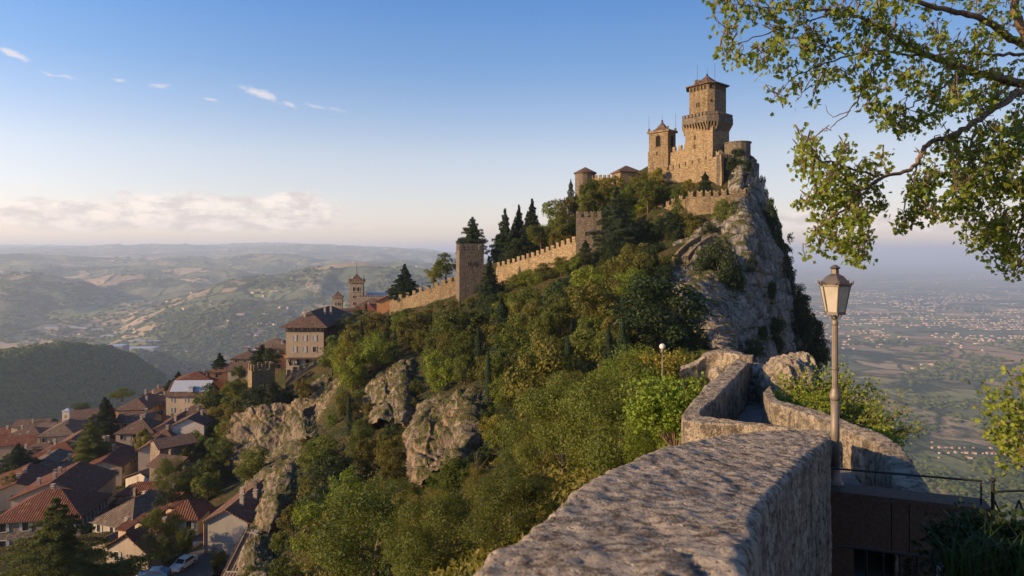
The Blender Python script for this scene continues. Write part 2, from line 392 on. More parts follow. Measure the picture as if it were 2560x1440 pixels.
m, g = new_mat("mountain_ground"); geo = g.node('ShaderNodeNewGeometry'); p = geo.outputs['Position']
col, hg = rock_nodes(g, p)
up = g.sep(geo.outputs['Normal'])[2]
grass = g.mix(g.mr(g.noise(p, .22, 5), .4, .6), (.085, .06, .025), (.035, .05, .014))
grass = g.mix(g.mr(g.noise(p, 3., 4), .4, .7), grass, (.03, .028, .012))
k = g.mr(g.m('ADD', up, g.m('MULTIPLY', g.m('SUBTRACT', g.noise(p, .3, 6), .5), .9)), .42, .62)
col = g.mix(k, col, grass)
finish(g, col, .95, g.bump(hg, .9, .4), .1); MAT['ground'] = m

m, g = new_mat("valley_ground"); geo = g.node('ShaderNodeNewGeometry'); p = geo.outputs['Position']
x_, y_, z_ = g.sep(p); up = g.sep(geo.outputs['Normal'])[2]
pf = g.comb(x_, g.m('MULTIPLY', y_, .8), 0.0)
wv = g.vm('SCALE', g.vm('SUBTRACT', g.noise(pf, .0012, 4, out=1), (.5, .5, .5)), 420)
pw = g.vm('ADD', pf, wv)
cell = g.sep(g.vor(pw, .0036, 'F1', 'Color'))
fc = g.ramp(cell[0], [(0, (.06, .11, .03)), (.2, (.19, .23, .06)), (.36, (.05, .09, .03)), (.50, (.40, .29, .16)), (.60, (.14, .16, .06)), (.74, (.50, .36, .21)), (.83, (.08, .12, .035)), (.96, (.28, .23, .11))], 'CONSTANT')
rdist = g.vm('LENGTH', p, out=1); tanb = g.m('MULTIPLY', g.m('MULTIPLY', g.mr(rdist, 3300, 4000), g.mr(rdist, 6200, 5200)), g.m('MULTIPLY', g.mr(x_, 1200, 1800), g.mr(cell[1], .35, .40)))
fc = g.mix(tanb, fc, g.mix(cell[2], (.42, .25, .13), (.30, .24, .11)))
fine = g.noise(g.vm('MULTIPLY', pw, (1, .35, 1)), .02, 5, .6)
fc = g.mix(.45, fc, g.mix(fine, (.04, .05, .02), (.34, .27, .16)))
edge = g.vor(pw, .0036, 'DISTANCE_TO_EDGE')
tn = g.noise(pf, .012, 8, .72)
hedge = g.mr(g.m('ADD', edge, g.m('MULTIPLY', tn, -.22)), -.10, -.045, 1, 0)
fo = g.noise(g.vm('ADD', p, (910, 40, 0)), .0011, 7, .62)
sl_n = g.mr(up, .9, .99, .10, 0)
forest = g.mr(g.m('ADD', g.m('ADD', fo, sl_n), g.m('MULTIPLY', g.m('SUBTRACT', tn, .5), .22)), .53, .575)
nearm = g.mr(g.vm('LENGTH', p, out=1), 1500, 2500, 1, 0)
forest = g.m('MAXIMUM', g.m('MAXIMUM', forest, hedge), g.m('MULTIPLY', nearm, g.mr(tn, .36, .42)))
tree = g.mix(g.mr(g.noise(p, .03, 6, .75), .35, .65), (.014, .026, .010), (.06, .085, .026))
col = g.mix(forest, fc, tree)
bare = g.m('MULTIPLY', g.mr(g.noise(g.vm('MULTIPLY', p, (1, 1, .4)), .006, 7, .7), .55, .62), g.mr(up, .97, .90, 0, .75))
col = g.mix(bare, col, (.36, .30, .24))
hgt = g.m('ADD', g.m('MULTIPLY', g.m('MULTIPLY', forest, g.noise(p, .05, 5, .8)), 22), g.m('MULTIPLY', g.noise(p, .008, 6, .6), 26))
finish(g, col, .95, g.bump(hgt, .8, 1.0), .08); MAT['valley'] = m

# ------------------------------------------------------------------ terrain meshes
nx = int((BX1-BX0)/.9)+1; ny = int((BY1-BY0)/.9)+1
gx, gy = np.meshgrid(np.linspace(BX0, BX1, nx), np.linspace(BY0, BY1, ny), indexing='ij')
hh = H(gx.ravel(), gy.ravel()).reshape(nx, ny)
tag(link('mountain_slope', raw_mesh('mountain_slope', np.stack([gx, gy, hh], -1).reshape(-1, 3), grid_faces(nx, ny)), MAT['ground']), 'wooded rocky ridge falling from the castle crag to the old town', kind='structure')
na, nr = 800, 480
aa = np.linspace(-rad(66), rad(62), na); rr = np.exp(np.linspace(math.log(70), math.log(90000), nr))
ga, gr_ = np.meshgrid(aa, rr, indexing='ij'); fx = (gr_*np.sin(ga)).ravel(); fy = (gr_*np.cos(ga)).ravel()
fh = H(fx, fy)
ins = np.minimum(np.minimum(fx-BX0, BX1-fx), np.minimum(fy-BY0, BY1-fy))
fh = fh-np.clip(ins*1.2, 0, 22)
tag(link('valley_terrain', raw_mesh('valley_terrain', np.stack([fx, fy, fh], -1), grid_faces(na, nr)[:, ::-1]), MAT['valley']), 'hazy farmland valley, rolling hills and coastal plain far below the ridge', kind='structure')
# ------------------------------------------------------------------ building materials
def stone_mat(name, c1, c2, c3, sc=1.0, bumpd=.06, course=True, stain=.6):
    m, g = new_mat(name); geo = g.node('ShaderNodeNewGeometry'); p = geo.outputs['Position']
    uv = g.node('ShaderNodeUVMap').outputs[0]
    br = g.node('ShaderNodeTexBrick'); br.offset = .5
    uvw = g.vm('ADD', g.vm('SCALE', uv, 1/sc), g.vm('SCALE', g.noise(g.vm('SCALE', uv, 1/sc), 1.3, 3, out=1), .22))
    g.put(br.inputs['Vector'], uvw); g.put(br.inputs['Scale'], 1.0)
    br.inputs['Color1'].default_value = (0, 0, 0, 1); br.inputs['Color2'].default_value = (1, 1, 1, 1); br.inputs['Mortar'].default_value = (.5, .5, .5, 1)
    br.inputs['Mortar Size'].default_value = .02; br.inputs['Brick Width'].default_value = .55; br.inputs['Row Height'].default_value = .26; br.inputs['Bias'].default_value = -.1
    a = g.noise(p, .35, 6, .62); b = g.noise(p, 3.0/sc, 6, .7); bs = g.sep(br.outputs[0])[0]
    t = g.m('ADD', g.m('MULTIPLY', bs, .5), g.m('MULTIPLY', b, .55))
    col = g.mix(g.mr(t, .25, .78), c1, c2)
    col = g.mix(g.mr(a, .42, .62, 0, .75), col, c3)
    v = g.vor(g.vm('MULTIPLY', p, (1, 1, 1.6)), 2.2/sc)
    col = g.mix(g.mr(v, .32, .62, 0, .45), col, tuple(x*.45 for x in c1))
    streak = g.noise(g.vm('MULTIPLY', p, (1, 1, .12)), .8, 6, .65)
    col = g.mix(g.mr(streak, .52, .7, 0, stain), col, tuple(x*.5 for x in c1))
    h = g.m('ADD', g.m('MULTIPLY', br.outputs['Fac'], -.6), g.m('ADD', b, g.m('MULTIPLY', v, -.5)))
    finish(g, col, .92, g.bump(h, 1.0, bumpd), .15); MAT[name] = m; return m
stone_mat('castle_stone', (.13, .095, .056), (.36, .28, .175), (.25, .19, .12))
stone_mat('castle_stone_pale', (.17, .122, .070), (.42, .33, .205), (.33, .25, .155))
stone_mat('castle_stone_grey', (.10, .082, .064), (.26, .22, .17), (.18, .145, .11))  # greyer castle stone; puts the shade of some towers and wall returns into colour
stone_mat('house_stone', (.16, .13, .105), (.34, .28, .22), (.23, .19, .15), 1.2)
def plaster(name, c, dirty=.5):
    m, g = new_mat(name); p = g.node('ShaderNodeNewGeometry').outputs['Position']
    a = g.noise(p, .25, 6, .6); st = g.noise(g.vm('MULTIPLY', p, (1, 1, .15)), .9, 6, .7); b = g.noise(p, 4, 5, .7)
    col = g.mix(g.mr(a, .4, .65, 0, .5), c, tuple(x*.72 for x in c))
    col = g.mix(g.mr(st, .5, .72, 0, dirty), col, tuple(x*.5 for x in c))
    col = g.mix(g.mr(b, .55, .75, 0, .25), col, (.12, .1, .085))
    finish(g, col, .9, g.bump(b, .5, .03), .15); MAT[name] = m
plaster('plaster_cream', (.42, .34, .25)); plaster('plaster_white', (.52, .47, .43)); plaster('plaster_yellow', (.46, .29, .11)); plaster('plaster_pink', (.36, .235, .175))
plaster('plaster_grey', (.34, .29, .25)); plaster('plaster_orange', (.50, .24, .11)); plaster('plaster_brown_shaded', (.30, .17, .12)); plaster('render_beige', (.31, .25, .19)); plaster('concrete', (.32, .30, .28), .3)
def tiles(name, c1, c2, c3, lich=.35):
    m, g = new_mat(name); geo = g.node('ShaderNodeNewGeometry'); p = geo.outputs['Position']
    uv = g.node('ShaderNodeUVMap').outputs[0]; u, v, _ = g.sep(uv)
    wob = g.m('MULTIPLY', g.noise(uv, .6, 3), .5)
    rows = g.m('SINE', g.m('MULTIPLY', g.m('ADD', u, g.m('MULTIPLY', wob, .3)), 6.283/.42))
    steps = g.m('FRACT', g.m('MULTIPLY', g.m('ADD', v, wob), 1/.45))
    br = g.node('ShaderNodeTexBrick'); g.put(br.inputs['Vector'], uv); g.put(br.inputs['Scale'], 1.0)
    br.inputs['Brick Width'].default_value = .42; br.inputs['Row Height'].default_value = .45; br.inputs['Mortar Size'].default_value = 0.0
    br.inputs['Color1'].default_value = (0, 0, 0, 1); br.inputs['Color2'].default_value = (1, 1, 1, 1)
    t = g.m('ADD', g.m('MULTIPLY', g.sep(br.outputs[0])[0], .45), g.m('MULTIPLY', g.noise(p, 1.3, 6, .7), .6))
    col = g.mix(g.mr(t, .25, .8), c1, c2)
    col = g.mix(g.mr(g.noise(p, .28, 5, .6), .45, .62, 0, .8), col, c3)
    li = g.mr(g.noise(p, .9, 7, .75), .56, .66, 0, lich)
    col = g.mix(li, col, (.33, .27, .21))
    col = g.mix(g.mr(rows, -.95, -.5, .35, 0), col, tuple(x*.3 for x in c1))
    h = g.m('ADD', g.m('MULTIPLY', rows, .5), g.m('ADD', g.m('MULTIPLY', steps, -.4), g.noise(p, 2.5, 4)))
    finish(g, col, .9, g.bump(h, 1.0, .09), .15); MAT[name] = m
tiles('tiles_red', (0.088, 0.031, 0.019), (0.170, 0.065, 0.039), (0.129, 0.056, 0.037), .45)
tiles('tiles_brown', (0.068, 0.044, 0.034), (0.156, 0.102, 0.078), (0.136, 0.082, 0.061), .5)
tiles('tiles_grey', (0.082, 0.056, 0.041), (0.184, 0.139, 0.105), (0.150, 0.109, 0.082), .7)
tiles('tiles_orange', (0.102, 0.051, 0.034), (0.197, 0.102, 0.071), (0.143, 0.082, 0.061), .45)
def flat(name, c, rough=.6, metal=0, spec=.4, nz=.3, sc=6):
    m, g = new_mat(name); p = g.node('ShaderNodeTexCoord').outputs['Object']
    n = g.noise(p, sc, 5, .65)
    finish(g, g.mix(g.mr(n, .35, .7, 0, nz), c, tuple(x*.45 for x in c)), rough, g.bump(n, .3, .01), spec, metal); MAT[name] = m
flat('dark_glass', (.025, .028, .032), .12, 0, .6, .2); flat('curtained_glass', (.30, .33, .36), .25, 0, .5); flat('dark_opening', (.012, .011, .010), .9, 0, .1)
flat('iron', (.022, .020, .019), .5, .4); flat('dark_wood', (.06, .032, .02), .8); flat('lead_roof', (.36, .40, .46), .55, .2); flat('trim_stone', (.48, .42, .34), .85, 0, .2)
flat('shutter_brown', (.10, .06, .04), .7); flat('shutter_grey', (.30, .33, .36), .6); flat('bronze', (.12, .09, .04), .45, .8)

# ------------------------------------------------------------------ battlemented walls
def merlon_mesh(w, t, h, tail=False):
    b = MB()
    if not tail: b.box((0, 0, 0), (w, t, h))
    else:
        pr = [(-w/2, 0), (w/2, 0), (w/2, h), (w/2-.12*w, h*1.02), (0, h*.72), (-w/2+.12*w, h*1.02), (-w/2, h)]
        f = [Vector((x, -t/2, z)) for x, z in pr]; k = [Vector((x, t/2, z)) for x, z in pr]
        b.poly(f); b.poly(list(reversed(k))); n = len(pr)
        for i in range(n): j = (i+1) % n; b.poly([f[j], f[i], k[i], k[j]])
    return b.mesh('merlon')
def thick_poly(pts, t):
    """offset polyline to the left/back by t in xy"""
    out = []
    for i, p in enumerate(pts):
        d = (pts[min(i+1, len(pts)-1)]-pts[max(i-1, 0)]); n = Vector((-d.y, d.x, 0)).normalized(); out.append(p+n*t)
    return out
def battlement_wall(name, pts, drop, mat, label, t=1.1, mw=.85, gap=.75, mh=1.1, tail=False, group=None, stepz=None):
    """pts: world points along the outer top edge (below the merlons), front to the right of travel; drop: depth of the wall"""
    root = empty(name, (pts[0].x, pts[0].y, pts[0].z-drop), 0, label, 'castle wall', group); root['kind'] = 'thing'; o = root.location.copy()
    b = MB(); back = thick_poly(pts, t)
    seg = []
    for i in range(len(pts)-1):     # subdivide and roughen
        n = max(2, int((pts[i+1]-pts[i]).length/2.5))
        for k in range(n): seg.append((pts[i].lerp(pts[i+1], k/n), back[i].lerp(back[i+1], k/n)))
    seg.append((pts[-1], back[-1])); rnd = random.Random(len(seg)*7)
    L = 0; rows = 6; F0 = []; U = []
    for i, (a, c) in enumerate(seg):
        if i: L += (Vector((a.x, a.y))-Vector((seg[i-1][0].x, seg[i-1][0].y))).length
        U.append(L); F0.append([a-o+Vector((rnd.uniform(-.09, .09), rnd.uniform(-.09, .09)-.05*k, -drop*k/rows)) for k in range(rows+1)])
    for i in range(len(seg)-1):
        for k in range(rows):
            b.poly([F0[i][k+1], F0[i+1][k+1], F0[i+1][k], F0[i][k]], [(U[i], F0[i][k+1].z), (U[i+1], F0[i+1][k+1].z), (U[i+1], F0[i+1][k].z), (U[i], F0[i][k].z)])
        A, B_ = seg[i][1]-o, seg[i+1][1]-o; dn = Vector((0, 0, -drop))
        b.poly([B_+dn, A+dn, A, B_]); b.poly([F0[i][0], F0[i+1][0], B_, A])
    for e, s_ in ((0, 1), (-1, -1)):
        A = F0[e][0]; B_ = seg[e][1]-o; dn = Vector((0, 0, -drop)); q_ = [A+dn, A, B_, B_+dn]
        b.poly(q_ if s_ > 0 else list(reversed(q_)))
    b.build('wall_face', mat, root)
    me = merlon_mesh(mw, .5, mh+.25, tail); me.materials.append(mat)
    for i in range(len(pts)-1):
        a, c = pts[i]-o, pts[i+1]-o; d = c-a; dl = Vector((d.x, d.y, 0)).length; n = max(1, round(dl/(mw+gap)))
        rz = math.atan2(d.y, d.x); nrm = Vector((-d.y, d.x, 0)).normalized()
        for k in range(n):
            q_ = a.lerp(c, (k+.5)/n)+nrm*.24; mo = link('merlon', me, None, root, (q_.x, q_.y, q_.z-.25), rz+rnd.uniform(-.03, .03))
            mo.scale = (rnd.uniform(.88, 1.08), 1, rnd.uniform(.9, 1.08))
    return root
def W_(l): return [P(*p) for p in l]
cs, csp, csg = MAT['castle_stone'], MAT['castle_stone_pale'], MAT['castle_stone_grey']
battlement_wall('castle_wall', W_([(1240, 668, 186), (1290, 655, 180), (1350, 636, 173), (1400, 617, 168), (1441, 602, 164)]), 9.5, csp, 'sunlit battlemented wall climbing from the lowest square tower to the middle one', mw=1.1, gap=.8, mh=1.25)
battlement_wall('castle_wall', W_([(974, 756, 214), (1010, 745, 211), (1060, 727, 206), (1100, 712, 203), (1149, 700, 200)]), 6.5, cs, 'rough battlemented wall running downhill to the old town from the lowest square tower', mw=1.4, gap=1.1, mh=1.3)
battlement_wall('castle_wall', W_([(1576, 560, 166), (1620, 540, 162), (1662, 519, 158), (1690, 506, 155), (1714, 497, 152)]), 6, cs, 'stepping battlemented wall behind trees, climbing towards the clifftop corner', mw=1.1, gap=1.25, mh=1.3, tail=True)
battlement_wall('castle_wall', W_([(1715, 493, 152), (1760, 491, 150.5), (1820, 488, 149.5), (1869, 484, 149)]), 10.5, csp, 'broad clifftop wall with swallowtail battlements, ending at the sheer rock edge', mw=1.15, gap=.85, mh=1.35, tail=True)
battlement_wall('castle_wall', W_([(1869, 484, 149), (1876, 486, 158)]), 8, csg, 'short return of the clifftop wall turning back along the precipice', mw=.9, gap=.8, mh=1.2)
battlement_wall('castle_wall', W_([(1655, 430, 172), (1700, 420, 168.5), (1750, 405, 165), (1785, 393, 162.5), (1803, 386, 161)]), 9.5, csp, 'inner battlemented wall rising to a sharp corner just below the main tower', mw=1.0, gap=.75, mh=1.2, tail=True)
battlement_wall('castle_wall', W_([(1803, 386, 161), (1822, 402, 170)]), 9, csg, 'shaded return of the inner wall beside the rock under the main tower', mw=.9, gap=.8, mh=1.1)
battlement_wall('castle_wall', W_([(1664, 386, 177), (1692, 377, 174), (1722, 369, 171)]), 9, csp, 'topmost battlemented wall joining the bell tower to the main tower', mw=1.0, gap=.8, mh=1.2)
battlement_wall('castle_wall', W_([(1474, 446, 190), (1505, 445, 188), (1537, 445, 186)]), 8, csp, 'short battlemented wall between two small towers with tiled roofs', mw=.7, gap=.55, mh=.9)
battlement_wall('town_wall', W_([(714, 938, 188), (745, 925, 189), (775, 915, 190), (800, 905, 191)]), 7, MAT['house_stone'], 'grey stepped town wall below the tall hotel with jettied storeys', mw=1.0, gap=.8, mh=1.1)

def poly_tower(name, loc, pts, z0, z1, mat, label, cat='tower', rz=0, batter=0.0):
    root = empty(name, loc, rz, label, cat)
    b = MB(); n = len(pts); k = 8
    for j in range(k):
        za, zb = z0+(z1-z0)*j/k, z0+(z1-z0)*(j+1)/k; sa = 1+batter*(1-j/k); sb = 1+batter*(1-(j+1)/k)
        for i in range(n):
            p, q_ = Vector(pts[i]), Vector(pts[(i+1) % n]); L = (q_-p).length; u0 = i*3.7
            b.poly([(p.x*sa, p.y*sa, za), (q_.x*sa, q_.y*sa, za), (q_.x*sb, q_.y*sb, zb), (p.x*sb, p.y*sb, zb)], [(u0, za), (u0+L, za), (u0+L, zb), (u0, zb)])
    b.poly([(p[0], p[1], z1) for p in pts]); b.build('wall', mat, root); return root
def ring_merlons(root, pts, z, mat, mw, gap, mh, t=.45, tail=False, name='merlon'):
    me = merlon_mesh(mw, t, mh, tail); me.materials.append(mat); n = len(pts)
    for i in range(n):
        a, c = Vector(pts[i]), Vector(pts[(i+1) % n]); d = c-a; k = max(1, round(d.length/(mw+gap))); nr = Vector((-d.y, d.x)).normalized()
        for j in range(k):
            q_ = a.lerp(c, (j+.5)/k)+nr*(t/2); link(name, me, None, root, (q_.x, q_.y, z), math.atan2(d.y, d.x))
def face_open(root, a, c, f, z, w, h, mat, name='window', arch=False, off=.03, frame=None, depth=.12):
    """window on the face from a to c (plan points) at fraction f"""
    a, c = Vector(a), Vector(c); d = (c-a).normalized(); q_ = a.lerp(c, f); nr = Vector((d.y, -d.x))
    b = MB(); pr = [(-w/2, 0), (w/2, 0)]
    if arch: pr += [(w/2*math.cos(t), h-w/2+w/2*math.sin(t)) for t in [math.pi*k/8 for k in range(9)]]
    else: pr += [(w/2, h), (-w/2, h)]
    P3 = lambda x, zz, o_: Vector((x, -o_, zz))
    b.poly([P3(x, zz, 0) for x, zz in pr])
    fr = MB(); e = .12
    pr2 = [(x*(1+2*e/w), (zz-e*.6) if zz <= .01 else zz+e) for x, zz in pr]
    n = len(pr)
    for i in range(n):
        j = (i+1) % n
        fr.poly([P3(*pr2[i], .10), P3(*pr2[j], .10), P3(*pr[j], .10), P3(*pr[i], .10)])
        fr.poly([P3(*pr2[j], .10), P3(*pr2[i], .10), P3(*pr2[i], -.05), P3(*pr2[j], -.05)])
        fr.poly([P3(*pr[i], .10), P3(*pr[j], .10), P3(*pr[j], 0), P3(*pr[i], 0)])
    rz = math.atan2(d.y, d.x)
    fo = fr.build(name, frame or MAT['castle_stone'], root, (q_.x+nr.x*off, q_.y+nr.y*off, z), rz)
    b.build('pane' if mat is not MAT['dark_opening'] else 'opening', mat, fo); return fo
def conc_roof(n_pts, z0, zt, over, tip, mat, root, k=6, power=1.7):
    """concave pyramid roof over a plan polygon"""
    c = Vector((sum(p[0] for p in n_pts)/len(n_pts), sum(p[1] for p in n_pts)/len(n_pts))); b = MB()
    def ring(t):
        s_ = (1-t)*over+t*tip; z = z0+(zt-z0)*(t**power); return [(c.x+(p[0]-c.x)*s_, c.y+(p[1]-c.y)*s_, z) for p in n_pts]
    R = [ring(j/k) for j in range(k+1)]; n = len(n_pts)
    for j in range(k):
        for i in range(n):
            i2 = (i+1) % n; L = (Vector(R[j][i])-Vector(R[j][i2])).length; v = j*1.2
            b.poly([R[j][i], R[j][i2], R[j+1][i2], R[j+1][i]], [(0, v), (L, v), (L*.9, v+1.2), (0, v+1.2)])
    under = [(p[0], p[1], p[2]-.28) for p in R[0]]
    for i in range(n): i2 = (i+1) % n; b.poly([under[i], under[i2], R[0][i2], R[0][i]])
    b.poly(list(reversed(under))); b.poly(R[-1]); return b.build('roof', mat, root)
def mast(root, x, y, z0, z1, r=.05, name='lightning_rod'):
    b = MB(); b.tube([(x, y, z0), (x, y, z1)], [r, r*.6], 6); return b.build(name, MAT['iron'], root)

# main tower -----------------------------------------------------------------
C0 = P(1771, 632, 170)
low = [(-5.4, 1.5), (-.1, -4.0), (5.5, 1.0), (4.2, 6.2), (-4, 6.6)]
up_ = [(-4.35, 1.6), (-1.1, -3.0), (.6, -3.2), (4.5, .3), (3.4, 5.2), (-3.2, 5.5)]
gal = [(-6.1, 1.7), (-1.7, -4.3), (1.2, -4.7), (6.35, .6), (5.0, 7.0), (-4.7, 7.4)]
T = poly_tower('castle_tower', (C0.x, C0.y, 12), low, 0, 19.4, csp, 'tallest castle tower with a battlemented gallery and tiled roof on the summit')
def zt(py, Y=170): return (HZ-py)/F*Y-12
b = MB(); n = len(gal)
for i in range(n):
    p, q_ = gal[i], gal[(i+1) % n]; L = math.dist(p, q_)
    b.poly([(p[0], p[1], zt(311)), (q_[0], q_[1], zt(311)), (q_[0], q_[1], zt(296)), (p[0], p[1], zt(296))], [(0, 0), (L, 0), (L, 1.5), (0, 1.5)])
inn = [(x*.9, 1.3+(y-1.3)*.9) for x, y in gal]
b.poly([(p[0], p[1], zt(311)) for p in reversed(gal)])
b.poly([(p[0], p[1], zt(303)) for p in inn])
for i in range(n):
    j = (i+1) % n; b.poly([(*gal[i], zt(296)), (*gal[j], zt(296)), (*inn[j], zt(296)), (*inn[i], zt(296))]); b.poly([(*inn[j], zt(303)), (*inn[i], zt(303)), (*inn[i], zt(296)), (*inn[j], zt(296))])
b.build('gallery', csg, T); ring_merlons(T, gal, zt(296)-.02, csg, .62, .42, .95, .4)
# corbels
cb = MB(); pf = [(0, 0), (0, -1.9), (-.25, -1.9), (-1.25, -.25), (-1.25, 0)]
f = [Vector((-.16, y, z)) for y, z in pf]; k_ = [Vector((.16, y, z)) for y, z in pf]
cb.poly(f); cb.poly(list(reversed(k_)))
for i in range(5): j = (i+1) % 5; cb.poly([f[j], f[i], k_[i], k_[j]])
cm = cb.mesh('corbel'); cm.materials.append(csp)
for i in range(n):
    a, c = Vector(gal[i]), Vector(gal[(i+1) % n]); d = c-a; kk = round(d.length/.8); nr = Vector((-d.y, d.x)).normalized()
    for j in range(kk):
        q_ = a.lerp(c, (j+.5)/kk)+nr*1.28; link('corbel', cm, None, T, (q_.x, q_.y, zt(311)), math.atan2(d.y, d.x))
b = MB(); n = len(up_)
z0_, z1_ = zt(303), zt(211)
for j in range(6):
    za, zb = z0_+(z1_-z0_)*j/6, z0_+(z1_-z0_)*(j+1)/6
    for i in range(n):
        p, q_ = up_[i], up_[(i+1) % n]; L = math.dist(p, q_); b.poly([(*p, za), (*q_, za), (*q_, zb), (*p, zb)], [(i*5, za), (i*5+L, za), (i*5+L, zb), (i*5, zb)])
b.poly([(*p, z1_) for p in up_]); b.build('upper_wall', cs, T)
R = conc_roof(up_, zt(213), zt(186), 1.19, .035, MAT['tiles_brown'], T)
b = MB(); b.lathe([(.22, -1.2), (.12, -.2), (.3, 0), (.1, .35), (.05, .5), (.02, 1.6)], 8, (0, 1.0, zt(186))); b.build('finial', MAT['iron'], R)
for i, kk in ((0, 5), (1, 1), (2, 5), (3, 4)):
    for j in range(kk): face_open(T, up_[i], up_[(i+1) % n], (j+.6)/(kk+.2), zt(228), .46 if kk > 1 else .8, 1.05, MAT['dark_opening'], arch=True)
face_open(T, up_[0], up_[1], .42, zt(268), .24, .9, MAT['dark_opening']); face_open(T, up_[0], up_[1], .54, zt(268), .24, .9, MAT['dark_opening'])
face_open(T, up_[1], up_[2], .5, zt(261), .35, .6, MAT['dark_opening'])
face_open(T, low[0], low[1], .36, zt(350), .22, 1.0, MAT['dark_opening']); face_open(T, low[0], low[1], .34, zt(372), .22, .9, MAT['dark_opening']); face_open(T, low[1], low[2], .72, zt(368), .4, .8, MAT['dark_opening'])
mast(T, -2.6, .6, zt(208), zt(160)); mast(T, 2.2, 2.0, zt(208), zt(152))
b = MB(); b.box((-2.6, .6, zt(208)), (1.2, .8, .9)); b.build('chimney', cs, T)

# bell tower -------------------------------------------------------------------
C1 = P(1658, 632, 178); bt = [(-3.4, 1.6), (.65, -2.4), (3.4, .6), (-.6, 4.6)]
T = poly_tower('bell_tower', (C1.x, C1.y, 15), bt, 0, (HZ-330)/F*178-15, cs, 'square bell tower with arched belfry openings left of the main tower')
zb_ = lambda py: (HZ-py)/F*178-15
b = MB(); b.prism([(x*1.07, y*1.07-.0) for x, y in bt], 0, zb_(378), True, False); b.build('plinth', cs, T)
b = MB(); b.prism([(x*1.16, 1.1+(y-1.1)*1.16) for x, y in bt], zb_(332), zb_(327)); b.build('cornice', cs, T)
R = conc_roof(bt, zb_(327)+.03, zb_(303), 1.1, .04, MAT['tiles_brown'], T, power=2.2)
b = MB(); b.lathe([(.25, -.4), (.12, 0), (.32, .25), (.1, .5), (.03, .6), (.02, 2.0)], 8, (.0, 1.1, zb_(303))); b.build('finial', MAT['iron'], R)
for i in range(3): 
    o_ = face_open(T, bt[i], bt[(i+1) % 4], .5, zb_(367), 1.35, 2.9, MAT['dark_opening'], 'belfry_opening', True)
b = MB(); b.lathe([(.42, 0), (.36, .12), (.25, .5), (.16, .8), (.05, .9)], 12, (0, -.09, .7)); b.build('bell', MAT['bronze'], o_)
for q_ in bt[:3]: b = MB(); b.box((q_[0]*.98, q_[1]*.98+.05, zb_(327)), (.5, .5, .8)); b.build('corner_pier', cs, T)
mast(T, bt[0][0], bt[0][1], zb_(327), zb_(287)); mast(T, bt[2][0], bt[2][1], zb_(327), zb_(282))
face_open(T, [x*1.07 for x in bt[0]], [x*1.07 for x in bt[1]], .45, zb_(388), .25, .8, MAT['dark_opening'])

# lower square towers ----------------------------------------------------------
def square_tower(px, pyt, Y, w, d, h, rz, mat, label, mw=.95, gap=.7, mh=1.5, wins=(), tail=True):
    c = P(px, pyt, Y); R_ = [(-w/2, 0), (w/2, 0), (w/2, d), (-w/2, d)]
    t = poly_tower('wall_tower', (c.x, c.y, c.z-h), R_, 0, h, mat, label, rz=rz, batter=0.0)
    ring_merlons(t, R_, h-.02, mat, mw, gap, mh, .5, tail)
    for (f, dz, ww, hh) in wins: face_open(t, R_[0], R_[1], f, h-dz, ww, hh, MAT['dark_opening'])
    return t
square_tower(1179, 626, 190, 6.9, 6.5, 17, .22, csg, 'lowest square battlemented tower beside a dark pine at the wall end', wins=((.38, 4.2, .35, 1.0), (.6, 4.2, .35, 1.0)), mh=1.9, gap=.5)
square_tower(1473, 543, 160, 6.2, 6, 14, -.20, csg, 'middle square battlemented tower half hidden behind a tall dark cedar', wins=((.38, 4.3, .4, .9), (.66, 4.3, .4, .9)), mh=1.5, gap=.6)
square_tower(659, 926, 180, 6.0, 4, 9.5, .62, cs, 'small golden edged battlemented tower standing on the town cliff', mh=1.7, gap=.9, tail=False)
def cap_tower(px, pye, Y, r, n, h, rh, label, mat, ph=.3):
    c = P(px, pye, Y); t = empty('corner_tower', (c.x, c.y, c.z-h), 0, label, 'tower')
    pts = [(r*math.cos(2*math.pi*i/n+ph), r*math.sin(2*math.pi*i/n+ph)) for i in range(n)]
    b = MB(); b.prism(pts, 0, h); b.build('wall', mat, t, smooth=False)
    conc_roof(pts, h, h+rh, 1.14, .02, MAT['tiles_brown'], t, power=1.05)
    return t, pts
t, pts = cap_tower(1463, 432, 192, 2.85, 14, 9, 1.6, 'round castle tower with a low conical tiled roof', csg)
i = min(range(len(pts)), key=lambda k: pts[k][1]); face_open(t, pts[i], pts[(i+1) % 14], .5, 5.9, .4, 1.0, MAT['dark_opening'])
t, pts = cap_tower(1565, 431, 187, 4.1, 4, 9, 1.9, 'square castle tower with a hipped brown tile roof behind trees', csp, -2.1)
# round bastion on the crag
c = P(1845, 376, 166)
t = empty('stone_bastion', (c.x, c.y, c.z-5), 0, 'curved stone bastion on the rock shoulder right of the main tower', 'castle wall')
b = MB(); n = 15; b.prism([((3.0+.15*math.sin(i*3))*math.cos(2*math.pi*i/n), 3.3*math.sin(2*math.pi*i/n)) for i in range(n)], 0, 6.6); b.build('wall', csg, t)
b = MB(); b.prism([((3.15)*math.cos(2*math.pi*i/n), 3.45*math.sin(2*math.pi*i/n)) for i in range(n)], 6.6, 6.85); b.build('coping', csg, t)
